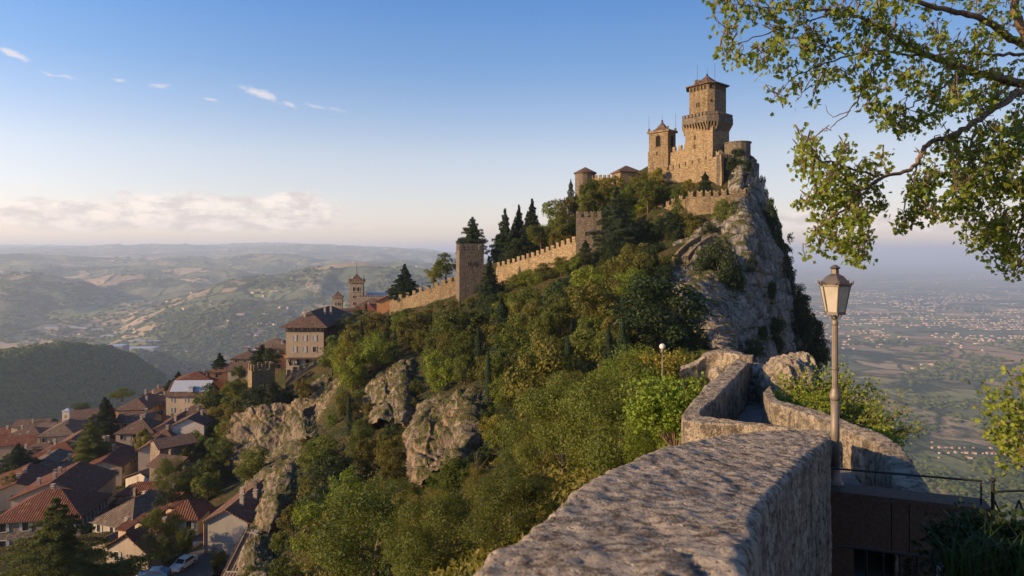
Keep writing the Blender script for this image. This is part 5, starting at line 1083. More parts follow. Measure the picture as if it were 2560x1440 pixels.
# slab with lamp and rails
sl_ = empty('granite_wall', (3.27, 7.27, -2.52), 0, 'dark granite slab wall at the foot of the street lamp', 'slab wall'); sl_['kind'] = 'thing'
a = Vector(zp(2049, 1224, -2.52)); c = Vector(zp(2476, 1272, -2.52)); d = c-a; rz = math.atan2(d.y, d.x); L = d.length; sl_.location = a; sl_.rotation_euler = (0, 0, rz)
for x0, x1 in ((0, .44*L-.004), (.44*L+.004, .545*L-.004), (.545*L+.004, L)):
    b = MB(); b.box(((x0+x1)/2, .14, -.58), (x1-x0, .27, .53)); b.build('slab', MAT['granite'], sl_)
b = MB(); b.box((L/2, .145, -.048), (L+.03, .31, .05)); b.build('coping', MAT['granite'], sl_)
b = MB(); b.box((.16, .14, -2.2), (.34, .24, 1.618)); b.build('support', MAT['granite'], sl_)
b = MB(); b.box((L-.06, .14, -2.2), (.12, .24, 1.618)); b.build('support', MAT['granite'], sl_)
flr = MB(); flr.box((4.0, 5.5, -4.4), (3.6, 9.0, .62)); tag(flr.build('lower_landing', MAT['paving']), 'shadowed paving below the granite slab wall', kind='structure')
M_ = MAT['iron']
rl = empty('handrail', a, rz, 'thin black handrail fixed along the top of the granite slab wall', 'handrail')
b = MB(); b.tube([(.09, .10, .21), (L*.97, .10, .235)], .011, 8); b.build('rail', M_, rl)
for x_p in (.09, L*.965): b = MB(); b.tube([(x_p, .10, 0), (x_p, .10, .22)], .009, 8); b.build('post', M_, rl)
gt = empty('gate_post', zp(2482, 1400, -3.0), 0, 'black iron gate post with ball top and V shaped braces at the right edge', 'gate'); gy = gt.location.y; m2 = gy/F
b = MB(); b.tube([(0, 0, -.6), (0, 0, .205*gy/F*1000/1000+ (1400-1208)*m2-.205*gy/F)], .017, 10); b.build('post', M_, gt)
b = MB(); b.lathe([(.0, -.03), (.02, -.018), (.026, 0), (.02, .018), (.002, .028)], 10, (0, 0, (1400-1200)*m2)); b.build('ball', M_, gt)
b = MB(); b.tube([(0, 0, (1400-1230)*m2), (90*m2, .02, (1400-1228)*m2)], .011, 8); b.build('rail', M_, gt)
for q_ in (((4, 1252), (38, 1322)), ((38, 1322), (66, 1250)), ((66, 1250), (90, 1322))):
    b = MB(); b.tube([(q_[0][0]*m2, 0, (1400-q_[0][1])*m2), (q_[1][0]*m2, 0, (1400-q_[1][1])*m2)], .009, 8); b.build('brace', M_, gt)
Y6 = 5.9; r6 = Y6/F
hr = empty('baluster_railing', P(2130, 1440, Y6), 0, 'black railing with upright bars in the dark below the granite slab', 'railing')
b = MB(); b.tube([(-83*r6, 0, (1440-1362)*r6), (20*r6, 0, (1440-1370)*r6), (270*r6, 0, (1440-1402)*r6)], .013, 8); b.build('rail', M_, hr)
for x_ in (36, 78, 120, 163, 208, 252): b = MB(); b.tube([(x_*r6, 0, -.9), (x_*r6, 0, (1440-1372-x_*.11)*r6)], .009, 8); b.build('baluster', M_, hr)

# ------------------------------------------------------------------ street lamp
flat('lamp_paint', (.20, .165, .135), .55, .3, .4, .5, 14)
flat('lamp_roof', (.13, .11, .095), .5, .4, .4, .4, 10)
m, g = new_mat('frosted_glass'); n = g.noise(g.node('ShaderNodeTexCoord').outputs['Object'], 7, 4)
finish(g, g.mix(g.mr(n, .35, .7), (.52, .48, .41), (.40, .36, .30)), .45, None, .4, 0, {'Transmission Weight': .25}); MAT['frosted'] = m
YL = 7.42; s_ = YL/F; lp = empty('street_lamp', P(2093, 1219, YL)+Vector((0, 0.05, 0)), .30, 'tall old street lamp with a lantern head beside the granite slab', 'street lamp')
Z = lambda py: (1219-py)*s_
b = MB(); b.lathe([(25*s_, 0), (25*s_, 5*s_), (19*s_, 9*s_), (15*s_, 20*s_), (12.5*s_, 34*s_), (11.5*s_, 40*s_), (12.5*s_, 44*s_), (11.2*s_, 50*s_)], 16); b.build('base', MAT['lamp_paint'], lp, smooth=True)
b = MB(); b.lathe([(10.6*s_, 49*s_), (10.2*s_, Z(1002))], 14); b.build('lower_pole', MAT['lamp_paint'], lp, smooth=True)
b = MB(); b.lathe([(10.4*s_, Z(1003)), (13*s_, Z(998)), (13.4*s_, Z(990)), (11.5*s_, Z(985)), (8.5*s_, Z(975)), (7.2*s_, Z(970))], 14); b.build('collar', MAT['lamp_paint'], lp, smooth=True)
b = MB(); nfl = 16; pr = []
i0 = 0; Zs = [Z(972), Z(900), Z(815)]; b_ = b
for k in range(24):
    a0 = 6.283*k/24; r0 = (6.9 if k % 2 else 6.1)*s_; pr.append((math.cos(a0)*r0, math.sin(a0)*r0))
b.prism(pr, Z(972), Z(815)); b.build('upper_pole', MAT['lamp_paint'], lp)
b = MB(); b.lathe([(6.5*s_, Z(926)), (8.6*s_, Z(925)), (8.6*s_, Z(920)), (6.5*s_, Z(919))], 14); b.tube([(8*s_, 0, Z(922)), (13*s_, 0, Z(922))], 1.6*s_, 6); b.build('ring', MAT['lamp_paint'], lp, smooth=True)
b = MB(); b.lathe([(6.5*s_, Z(815)), (7.8*s_, Z(812)), (7.8*s_, Z(803)), (5*s_, Z(800)), (4*s_, Z(785))], 12); b.build('neck', MAT['lamp_paint'], lp, smooth=True)
hx = lambda r_, z_: [(r_*math.cos(math.pi/3*k), r_*math.sin(math.pi/3*k), z_) for k in range(6)]
lo, hi = hx(23*s_, Z(783)), hx(36.5*s_, Z(715))
b = MB()
for k in range(6): j = (k+1) % 6; b.poly([lo[k], lo[j], hi[j], hi[k]])
b.poly(list(reversed(lo))); b.poly(hi); b.build('glass', MAT['frosted'], lp)
for k in range(6):
    b = MB(); b.tube([Vector(lo[k])*1.0, Vector(hi[k])*1.0], 1.7*s_, 6); b.build('frame_bar', MAT['lamp_roof'], lp)
b = MB(); l2, h2 = hx(25.5*s_, Z(787)), hx(25.5*s_, Z(781)); b.prism([(p[0], p[1]) for p in l2], Z(787), Z(780)); b.build('lower_rim', MAT['lamp_roof'], lp)
b = MB(); b.prism([(p[0], p[1]) for p in hx(39*s_, 0)], Z(716), Z(711)); b.build('upper_rim', MAT['lamp_roof'], lp)
b = MB(); R_ = [hx(38*s_, Z(710.5)), hx(31*s_, Z(702)), hx(20*s_, Z(690)), hx(11*s_, Z(686)), hx(9.5*s_, Z(684)), hx(9*s_, Z(674)), hx(10*s_, Z(672)), hx(14.5*s_, Z(670)), hx(3*s_, Z(662))]
for q_ in range(len(R_)-1):
    for k in range(6): j = (k+1) % 6; b.poly([R_[q_][k], R_[q_][j], R_[q_+1][j], R_[q_+1][k]])
b.poly(R_[-1]); b.poly(list(reversed(R_[0]))); b.build('roof', MAT['lamp_roof'], lp)
for k in range(6):
    a0 = math.pi/3*k; b = MB(); c_, s2 = math.cos(a0), math.sin(a0); r0 = 38*s_
    pr = [(-9, 0), (-5, 5), (-3, 3.5), (0, 9), (3, 3.5), (5, 5), (9, 0)]
    tn = Vector((-s2, c_, 0)); out_ = Vector((c_, s2, 0))
    f_ = [out_*(r0+(y*.35)*s_)+tn*x*s_*1.0+Vector((0, 0, Z(711)+y*s_)) for x, y in pr]; k2 = [p-out_*1.6*s_ for p in f_]
    b.poly(f_); b.poly(list(reversed(k2)))
    for i in range(7): j = (i+1) % 7; b.poly([f_[j], f_[i], k2[i], k2[j]])
    b.tube([out_*(r0)+Vector((0, 0, Z(713))), out_*(r0+5*s_)+Vector((0, 0, Z(708))), out_*(r0+6*s_)+Vector((0, 0, Z(700)))], [1.6*s_, 1.3*s_, .6*s_], 5)
    b.build('crest_ornament', MAT['lamp_roof'], lp)
for k in range(4):
    a0 = math.pi/2*k+.3; c_, s2 = math.cos(a0), math.sin(a0); b = MB()
    b.tube([(c_*5*s_, s2*5*s_, Z(802)), (c_*9*s_, s2*9*s_, Z(798)), (c_*15*s_, s2*15*s_, Z(792)), (c_*18*s_, s2*18*s_, Z(785))], 1.3*s_, 5); b.build('bracket', MAT['lamp_roof'], lp)
YG = 26; s_ = YG/F; gl = empty('globe_lamp', P(1656, 960, YG), 0, 'small globe lamp on a thin pole among yellow shrubs', 'street lamp')
flat('globe_glass', (.62, .56, .48), .3, 0, .5, .2, 3)
b = MB(); b.lathe([(2.0*s_, -40*s_), (1.8*s_, 30*s_), (1.5*s_, 80*s_)], 8); b.lathe([(3.6*s_, 79*s_), (4.4*s_, 83*s_), (2.6*s_, 87*s_)], 10); b.build('pole', MAT['lamp_paint'], gl, smooth=True)
b = MB(); b.lathe([(7.6*s_*math.sin(math.pi*(k+.05)/12.1)+1e-4, -7.6*s_*math.cos(math.pi*(k+.05)/12.1)) for k in range(13)], 16, (0, 0, 93.5*s_)); b.build('globe', MAT['globe_glass'], gl, smooth=True)
# ------------------------------------------------------------------ houses
def win_mesh(w, h, kind):
    """frame, pane and shutters of one window, facing -y, origin at the sill centre"""
    fr = MB(); e = .10
    for (x, z, ww, hh) in ((0, -.12, w+.35, .12), (0, h, w+.3, .12), (-w/2-e/2, 0, e, h), (w/2+e/2, 0, e, h)): fr.box((x, -.03, z), (ww, .14, hh))
    pn = MB(); pn.poly([(-w/2, -.005, 0), (w/2, -.005, 0), (w/2, -.005, h), (-w/2, -.005, h)])
    return fr.mesh('window'), pn.mesh('pane'), None
def shutter_mesh(w, h):
    b = MB()
    for s_ in (-1, 1): b.box((s_*(w*.78), -.06, 0), (w*.48, .06, h))
    return b.mesh('shutters')
WINM = {}
def add_window(root, x, y, z, rz, w=.9, h=1.4, pane='dark_glass', frame='trim_stone', shut=None):
    k = (round(w, 2), round(h, 2), pane, frame)
    if k not in WINM:
        f_, p_, _ = win_mesh(w, h, 0); f_.materials.append(MAT[frame]); p_.materials.append(MAT[pane]); WINM[k] = (f_, p_)
    o = link('window', WINM[k][0], None, root, (x, y, z), rz); link('pane', WINM[k][1], None, o)
    if shut:
        k2 = (round(w, 2), round(h, 2), shut)
        if k2 not in WINM: s_ = shutter_mesh(w, h); s_.materials.append(MAT[shut]); WINM[k2] = s_
        link('shutters', WINM[k2], None, o)
    return o
def add_chimney(root, x, y, z, h=1.3, mat='plaster_grey'):
    b = MB(); b.box((x, y, z-1.0), (.6, .5, h+.8)); b.box((x, y, z+h-.2), (.8, .7, .12)); b.box((x, y, z+h), (.45, .35, .22)); b.box((x, y, z+h+.22), (.75, .65, .08))
    b.build('chimney', MAT[mat], root)
HR = random.Random(4)
def roof_mb(w, d, rh, kind, ov=.5, x0=0, y0=0, z0=0, ridge='y'):
    """roof over a w x d plan whose front left corner is at (-w/2, 0); ridge along y or x"""
    b = MB(); X0, X1, Y0, Y1 = x0-w/2-ov, x0+w/2+ov, y0-ov, y0+d+ov; th = .18
    def quad(p, up):     # p: eave start, eave end, then ridge end(s)
        e = (Vector(p[1])-Vector(p[0])); L = e.length; e = e/L
        uv = []
        for q_ in p: v = Vector(q_)-Vector(p[0]); u = v.dot(e); uv.append((u, (v-e*u).length))
        b.poly(p, uv)
    zr = z0+rh; dz = rh*ov/((w if ridge == 'y' else d)/2); ze = z0-dz
    if kind == 'gable' and ridge == 'y':
        xm = x0; quad([(X0, Y1, ze), (X0, Y0, ze), (xm, Y0, zr), (xm, Y1, zr)], 1); quad([(X1, Y0, ze), (X1, Y1, ze), (xm, Y1, zr), (xm, Y0, zr)], 1)
        b.poly([(X0, Y0, ze), (X0, Y0, ze-th), (xm, Y0, zr-th), (xm, Y0, zr)]); b.poly([(xm, Y0, zr), (xm, Y0, zr-th), (X1, Y0, ze-th), (X1, Y0, ze)])
        b.poly([(X0, Y0, ze-th), (X0, Y1, ze-th), (xm, Y1, zr-th), (xm, Y0, zr-th)]); b.poly([(X1, Y1, ze-th), (X1, Y0, ze-th), (xm, Y0, zr-th), (xm, Y1, zr-th)])
        b.poly([(X1, Y0, ze-th), (X1, Y1, ze-th), (X1, Y1, ze), (X1, Y0, ze)]); b.poly([(X0, Y1, ze-th), (X0, Y0, ze-th), (X0, Y0, ze), (X0, Y1, ze)])
    elif kind == 'gable':
        ym = y0+d/2; quad([(X0, Y0, ze), (X1, Y0, ze), (X1, ym, zr), (X0, ym, zr)], 1); quad([(X1, Y1, ze), (X0, Y1, ze), (X0, ym, zr), (X1, ym, zr)], 1)
        for X in (X0, X1): b.poly([(X, Y0, ze), (X, Y0, ze-th), (X, ym, zr-th), (X, ym, zr)]); b.poly([(X, ym, zr), (X, ym, zr-th), (X, Y1, ze-th), (X, Y1, ze)])
        b.poly([(X0, Y0, ze-th), (X1, Y0, ze-th), (X1, Y0, ze), (X0, Y0, ze)]); b.poly([(X1, Y0, ze-th), (X0, Y0, ze-th), (X0, ym, zr-th), (X1, ym, zr-th)])
    elif kind == 'shed':
        quad([(X0, Y0, ze), (X1, Y0, ze), (X1, Y1, zr), (X0, Y1, zr)], 1); b.poly([(X0, Y0, ze-th), (X1, Y0, ze-th), (X1, Y0, ze), (X0, Y0, ze)])
        b.poly([(X1, Y0, ze-th), (X1, Y1, zr-th), (X1, Y1, zr), (X1, Y0, ze)]); b.poly([(X0, Y0, ze-th), (X0, Y1, zr-th), (X1, Y1, zr-th), (X1, Y0, ze-th)])
    else:                # hip
        m_ = min(w, d)/2+ov
        if w <= d: a, c = (x0, Y0+m_, zr), (x0, Y1-m_, zr)
        else: a, c = (X0+m_, (Y0+Y1)/2, zr), (X1-m_, (Y0+Y1)/2, zr)
        q = [(X0, Y0, ze), (X1, Y0, ze), (X1, Y1, ze), (X0, Y1, ze)]
        if w <= d: F_ = [[q[0], q[1], a], [q[1], q[2], c, a], [q[2], q[3], c], [q[3], q[0], a, c]]
        else: F_ = [[q[0], q[1], c, a], [q[1], q[2], c], [q[2], q[3], a, c], [q[3], q[0], a]]
        for p_ in F_: quad(p_, 1)
        for i in range(4): j = (i+1) % 4; lo_ = lambda t: (t[0], t[1], t[2]-th); b.poly([lo_(q[i]), lo_(q[j]), q[j], q[i]])
        b.poly([(t[0], t[1], t[2]-th) for t in reversed(q)])
    # ridge cap
    return b
def house(label, px, py, Y, w, d, h, rz=.2, kind='gable', ridge='y', rh=2.2, wall='plaster_cream', roof='tiles_brown', cols=3, rows=2, scols=0, win='dark_glass', shut=None, chim=1, cat='house', ov=.5, ww=.85, wh=1.3, name='house', skip=(), fz=.0, left=False):
    """px, py: middle of the front eave; the house runs back from there"""
    rh = rh*.78; shut = shut or (None if win != 'dark_glass' else HR.choice(['shutter_brown', 'shutter_brown', 'shutter_grey'])); c = P(px, py, Y); root = empty(name, (c.x, c.y, c.z-h), rz, label, cat); root['group'] = 'houses of the old town' if name == 'house' else name.replace('_', ' ')
    b = MB(); pl = [(-w/2, 0), (w/2, 0), (w/2, d), (-w/2, d)]; b.prism(pl, -5, h, kind == 'hip')
    if kind == 'gable' and ridge == 'y':
        for y_, s_ in ((0, 1), (d, -1)):
            p_ = [(-w/2, y_, h), (w/2, y_, h), (0, y_, h+rh)]; b.poly(p_ if s_ > 0 else p_[::-1])
    elif kind == 'gable':
        for x_, s_ in ((-w/2, -1), (w/2, 1)):
            p_ = [(x_, 0, h), (x_, d, h), (x_, d/2, h+rh)]; b.poly(p_ if s_ > 0 else p_[::-1])
    elif kind == 'shed': b.poly([(w/2, 0, h), (w/2, d, h), (w/2, d, h+rh)]); b.poly([(-w/2, d, h), (-w/2, 0, h), (-w/2, d, h+rh)]); b.poly([(w/2, d, h), (-w/2, d, h), (-w/2, d, h+rh), (w/2, d, h+rh)])
    b.build('wall', MAT[wall], root)
    ro = roof_mb(w, d, rh, kind, ov, z0=h+.03, ridge=ridge).build('roof', MAT[roof], root)
    fh = h/max(rows, 1) if rows else h; fh = min(fh, 3.1)
    for r_ in range(rows):
        z = h-fh*(r_+1)+fh*.36
        for k in range(cols):
            if (r_, k) in skip or HR.random() < .06: continue
            x = -w/2+w*(k+.5)/cols; add_window(root, x, -.015, z, 0, ww, wh, win, 'trim_stone', shut if HR.random() < .85 else None)
        for k in range(scols):
            if HR.random() < .1: continue
            y = d*(k+.5)/scols; add_window(root, w/2+.015, y, z, math.pi/2, ww, wh, 'dark_glass', 'trim_stone', shut)
            if left: add_window(root, -w/2-.015, y, z, -math.pi/2, ww, wh, 'dark_glass', 'trim_stone', shut)
    if HR.random() < .55:
        ax_ = HR.uniform(-.25, .25)*w; ay_ = HR.uniform(.3, .7)*d; am = MB(); am.tube([(ax_, ay_, h+rh*.5), (ax_, ay_, h+rh+1.6)], .03, 4)
        for q_ in range(4): am.tube([(ax_-.35, ay_, h+rh+.8+q_*.22), (ax_+.35, ay_, h+rh+.8+q_*.22)], .02, 4)
        am.build('aerial', MAT['iron'], root)
    gu = MB(); gu.tube([(-w/2-ov, -ov-.06, h-.1-rh*ov/(max(w, d)/2)), (w/2+ov, -ov-.06, h-.1-rh*ov/(max(w, d)/2))], .07, 5)
    if kind != 'gable' or ridge == 'x': gu.build('gutter', MAT['iron'], root)
    for k in range(chim):
        x = HR.uniform(-.3, .3)*w; y = HR.uniform(.15, .85)*d
        zz = h+rh*(1-abs(x)/(w/2)) if (ridge == 'y' and kind != 'shed') else h+rh*(1-abs(y-d/2)/(d/2))
        if kind == 'hip': zz = h+rh*min(1, min((w/2-abs(x)), min(y, d-y))/(min(w, d)/2))
        if kind == 'shed': zz = h+rh*y/d
        add_chimney(root, x, y, zz, HR.uniform(.8, 1.4), HR.choice(['plaster_grey', 'plaster_cream', 'house_stone']))
    return root
# -- the lower town, back to front
house('dark roofed low house at the far left edge of the town', 58, 1088, 232, 11, 9, 5, .1, 'hip', rh=2.2, wall='plaster_pink', roof='tiles_brown', cols=3, rows=1)
house('red roofed house half hidden by the left cedar, at the far left', 20, 1112, 214, 12, 9, 5, .25, 'gable', 'x', 2.3, 'plaster_pink', 'tiles_red', 3, 1)
house('grey slate roofed house at the left edge behind the dark cedar', 5, 1150, 196, 10, 10, 5, .1, 'gable', 'x', 2.2, 'plaster_grey', 'tiles_grey', 2, 1)
house('long house with pink weathered roof behind the white clock turret', 205, 1052, 238, 14, 16, 5, .3, 'gable', 'x', 3.0, 'plaster_cream', 'tiles_brown', 3, 1, chim=2)
house('cream house with hipped grey brown roof beside the tall cedar', 140, 1088, 208, 10, 16, 6.5, .25, 'hip', rh=3.2, wall='plaster_cream', roof='tiles_grey', cols=3, rows=1, chim=2)
house('small red roofed house below the cream hipped one', 178, 1112, 196, 8, 12, 4.5, .25, 'gable', 'y', 2.4, 'plaster_cream', 'tiles_orange', 2, 1, chim=1)
house('red hip roofed house with a bright striped shopfront below', 137, 1138, 178, 10.5, 10, 6, .15, 'hip', rh=2.8, wall='plaster_grey', roof='tiles_red', cols=3, rows=1, chim=1)
t = empty('clock_turret', P(169, 1060, 236), .1, 'white clock turret rising above the roofs at the left', 'turret'); b = MB(); b.box((0, 0, -1), (2.3, 2.3, 5.6)); b.build('wall', MAT['plaster_white'], t)
b = MB(); b.box((0, 0, 4.6), (2.8, 2.8, .2)); b.box((0, 0, 4.8), (2.2, 2.2, .7), taper=.2); b.build('roof', MAT['lead_roof'], t)
b = MB(); n = 14; b.poly([(.62*math.cos(6.283*k/n), -1.17, 2.9+.62*math.sin(6.283*k/n)) for k in range(n)]); b.build('clock_face', MAT['plaster_yellow'], t)
house('orange walled house with red hip roof behind the yellow block', 392, 985, 246, 9.5, 9, 6, .1, 'hip', rh=2.8, wall='plaster_orange', roof='tiles_orange', cols=3, rows=1, win='curtained_glass')
house('long yellow block with a grey mottled roof, farther half of the yellow row', 370, 1008, 232, 11.5, 16, 9, .1, 'hip', rh=2.4, wall='plaster_yellow', roof='tiles_grey', cols=3, rows=2, scols=5, shut='shutter_brown', chim=3)
house('yellow house with hipped brown roof and long side facing the lane', 328, 1023, 212, 9.8, 18, 9, .12, 'hip', rh=3.0, wall='plaster_yellow', roof='tiles_brown', cols=2, rows=2, scols=5, win='shutter_grey', shut=None, chim=2)
house('cream house with a large red hip roof beside the dark trees', 483, 955, 226, 13, 13, 8, .25, 'hip', rh=3.2, wall='plaster_cream', roof='tiles_red', cols=3, rows=2, scols=3, chim=2)
house('tall cream house with pale metal roof sheets and small balcony', 466, 988, 206, 12.0, 9, 10.5, .05, 'gable', 'x', 3.6, 'plaster_cream', 'tiles_brown', 3, 3, 1, 'curtained_glass', None, 1)
r_ = bpy.data.objects[[o.name for o in bpy.data.objects if o.name.startswith('house')][-1]]
b = MB(); sl2 = 3.6/4.5
b.poly([(-5.4, 1.0, 10.5+.95*sl2+.12), (6.2, 1.0, 10.5+.95*sl2+.12), (6.2, 4.45, 10.5+4.45*sl2+.12), (-5.4, 4.45, 10.5+4.45*sl2+.12)]); b.build('metal_sheet', MAT['lead_roof'], r_)
b = MB(); b.box((1.0, 1.3, 11.3), (1.3, 1.5, 1.5)); b.box((1.0, 1.3, 12.8), (1.6, 1.9, .12)); b.build('dormer', MAT['lead_roof'], r_)
b = MB(); b.box((1.5, -.45, 3.4), (5.5, .9, .12)); b.box((1.5, -.88, 3.5), (5.5, .04, .9)); b.build('balcony', MAT['concrete'], r_)
house('brown roofed stone house in front of the yellow block', 336, 1080, 186, 9.6, 10, 9, .12, 'hip', rh=3.4, wall='plaster_grey', roof='tiles_brown', cols=3, rows=2, scols=2, chim=2)
house('lower wing with a patched brown roof against the brown stone house', 335, 1052, 198, 9.5, 7, 7, .12, 'gable', 'x', 2.4, 'plaster_grey', 'tiles_brown', 2, 1)
house('long stepped pink tiled roof between the lanes', 412, 1072, 188, 6.8, 15, 6, .1, 'gable', 'y', 1.9, 'plaster_pink', 'tiles_orange', 1, 1, chim=2)
house('lower end of the pink tiled row with a hipped brown roof', 402, 1098, 178, 6.4, 8, 6, .12, 'hip', rh=2.6, wall='plaster_pink', roof='tiles_orange', cols=2, rows=1)
house('white gabled house with a small balcony door', 470, 1062, 182, 8.2, 8, 7, .1, 'gable', 'y', 2.3, 'plaster_white', 'tiles_brown', 1, 1, win='dark_glass', ww=1.0, wh=2.0, shut=None)
house('rough stone house with a gabled pink tile roof, square in the middle of the town', 445, 1112, 163, 8.0, 8, 9, .75, 'gable', 'x', 1.6, 'house_stone', 'tiles_brown', 0, 0, chim=0)
house('plastered wing with one dark window on the left of the rough stone house', 374, 1122, 166, 5.2, 8, 8, .15, 'gable', 'y', 1.8, 'plaster_grey', 'tiles_orange', 2, 2, chim=0, skip=((0, 0), (1, 0), (1, 1)))
house('row house with red tiled roof and tall chimney at the top of the lane', 215, 1152, 172, 11.5, 14, 7, .2, 'gable', 'y', 2.4, 'plaster_cream', 'tiles_red', 2, 1, 5, shut='shutter_brown', chim=3)
house('white walled row house over the lane with red roof', 255, 1168, 164, 8.6, 14, 10, .2, 'gable', 'y', 2.0, 'plaster_cream', 'tiles_red', 2, 1, 5, shut='shutter_brown', chim=2)
house('yellow row house at the end of the lane', 300, 1152, 180, 8.2, 12, 10, .2, 'gable', 'y', 2.2, 'plaster_yellow', 'tiles_red', 2, 2, 4, shut='shutter_brown', chim=1)
house('low brown roofed house at the left edge among the trees', 40, 1228, 150, 11, 15, 6, .45, 'gable', 'y', 2.4, 'plaster_cream', 'tiles_red', 3, 1, chim=2)
house('big dark red gabled roof with a cream gable wall', 128, 1240, 139, 14.5, 14, 11, .2, 'gable', 'y', 3.6, 'plaster_cream', 'tiles_red', 0, 0, 6, shut='shutter_brown', chim=4)
house('large corner house with a hipped red roof and grey stone front', 92, 1297, 122, 14.5, 12, 9.5, .16, 'hip', rh=4.2, wall='house_stone', roof='tiles_red', cols=4, rows=2, scols=4, win='dark_glass', chim=1, ww=1.0, wh=1.5)
house('low house with a patched pink roof and a white gable', 350, 1196, 158, 9, 9, 5.5, -.35, 'gable', 'y', 2.2, 'plaster_white', 'tiles_grey', 1, 1, chim=1)
house('small red roof squeezed below the white gable', 350, 1234, 146, 9, 6, 4.5, .1, 'hip', rh=2.0, wall='plaster_pink', roof='tiles_red', cols=2, rows=1)
house('ash pink hipped roof over a long low building', 280, 1308, 122, 9.5, 14, 6, -.35, 'hip', rh=3.8, wall='plaster_grey', roof='tiles_grey', cols=3, rows=1, chim=1)
u6 = house('red roofed house with four small dormers and a plain gable', 318, 1372, 106, 8.0, 16, 7, -.28, 'gable', 'y', 3.2, 'plaster_grey', 'tiles_red', 2, 1, 3, chim=2, skip=((0, 1),))
for y_ in (2.2, 5.5, 8.8, 12):
    dm = MB(); dm.box((-2.4, y_, 7.6), (1.5, 1.7, 1.7)); dm.build('dormer', MAT['plaster_cream'], u6)
    roof_mb(2.0, 2.2, .45, 'shed', .15, -2.4, y_-1.0, 9.32).build('dormer_roof', MAT['tiles_red'], u6)
for y_ in (3.5, 10.5):
    dm = MB(); dm.box((2.3, y_, 7.6), (1.5, 1.7, 1.4)); dm.build('dormer', MAT['plaster_grey'], u6)
    roof_mb(2.0, 2.2, .4, 'shed', .15, 2.3, y_-1.0, 9.0).build('dormer_roof', MAT['tiles_red'], u6)
house('small square house with a pyramid shaped red roof beside the lane', 452, 1292, 112, 5.2, 5.2, 3.8, .05, 'hip', rh=2.6, wall='plaster_cream', roof='tiles_red', cols=2, rows=1, chim=0)
u9 = house('narrow stone house with patched orange and grey roof and many chimneys, nearest the rocks', 566, 1300, 104, 6.6, 15, 12, -.05, 'gable', 'y', 2.2, 'concrete', 'tiles_orange', 0, 0, chim=4)
b = MB(); b.tube([(-3.42, -.12, -4), (-3.42, -.12, 11.6)], .09, 6); b.build('drainpipe', MAT['plaster_orange'], u9)
house('lean to shed with a sagging grey tiled roof below the narrow stone house', 598, 1428, 92, 3.6, 6, 3, -.05, 'shed', 'x', 3.6, 'concrete', 'tiles_grey', 0, 0, chim=1)
house('grey roofed annex behind the narrow stone house, against the rocks', 628, 1262, 118, 4.5, 12, 8, -.1, 'gable', 'y', 1.6, 'concrete', 'tiles_grey', 0, 0, chim=1)
# closely packed neighbours
for a in [('small brown roof wedged between the cream hipped house and the red shopfront house', 100, 1120, 205, 8, 9, 6, .1, 'hip', 'x', 2.2, 'plaster_pink', 'tiles_brown'), ('low grey roof beside the white clock turret', 125, 1075, 246, 10, 9, 5, .2, 'gable', 'x', 2.2, 'plaster_cream', 'tiles_grey'),
          ('brown gable behind the row houses at the upper end of the lane', 235, 1128, 192, 9, 8, 6, .2, 'gable', 'x', 2.2, 'plaster_grey', 'tiles_brown'), ('grey roofed house left of the row houses', 110, 1165, 170, 9, 9, 6, .25, 'gable', 'y', 2.3, 'plaster_pink', 'tiles_grey'), ('brown roofed house under the red shopfront house', 165, 1178, 166, 8, 8, 6, .2, 'hip', 'x', 2.2, 'plaster_cream', 'tiles_brown'),
          ('narrow pink house at the left edge below the wide cedar', 12, 1190, 172, 10, 9, 6, .2, 'gable', 'x', 2.4, 'plaster_pink', 'tiles_red'), ('house wedged left of the big dark red gable', 62, 1205, 158, 9, 11, 7, .2, 'gable', 'y', 2.4, 'plaster_cream', 'tiles_brown'), ('brown roofed outbuilding below the rough stone house', 405, 1165, 152, 7, 7, 4.5, -.3, 'gable', 'x', 1.8, 'house_stone', 'tiles_brown'),
          ('low tiled wing left of the red roof with dormers', 268, 1362, 112, 6, 8, 5, -.28, 'gable', 'y', 1.8, 'plaster_cream', 'tiles_brown'), ('brown roof between the white gabled house and the metal roofed house', 500, 1035, 200, 7, 8, 6, .1, 'gable', 'x', 2.0, 'plaster_grey', 'tiles_brown'), ('pink house seen between the yellow block and the metal roofed house', 415, 1020, 222, 5, 8, 8, .1, 'gable', 'y', 1.8, 'plaster_pink', 'tiles_orange'),
          ('small tiled house at the foot of the bank of trees', 468, 1205, 148, 6, 7, 4, .1, 'gable', 'x', 1.8, 'plaster_grey', 'tiles_brown'), ('red roofed house right behind the ash pink roof', 330, 1262, 134, 8, 8, 5, -.3, 'hip', 'x', 2.2, 'plaster_cream', 'tiles_red'), ('small red roof between the ash pink roof and the pyramid roof', 390, 1262, 128, 6, 7, 4, -.2, 'gable', 'x', 1.8, 'plaster_cream', 'tiles_red'),
          ('far brown roof beyond the clock turret', 70, 1066, 262, 12, 9, 5, .1, 'gable', 'x', 2.2, 'plaster_cream', 'tiles_brown'), ('far reddish roof at the very left edge of the town', 5, 1085, 262, 12, 9, 5, .1, 'hip', 'x', 2.2, 'plaster_pink', 'tiles_red')]:
    house(a[0], a[1], a[2], a[3], a[4], a[5], a[6], a[7], a[8], a[9], a[10], a[11], a[12], 2, 1, 2)
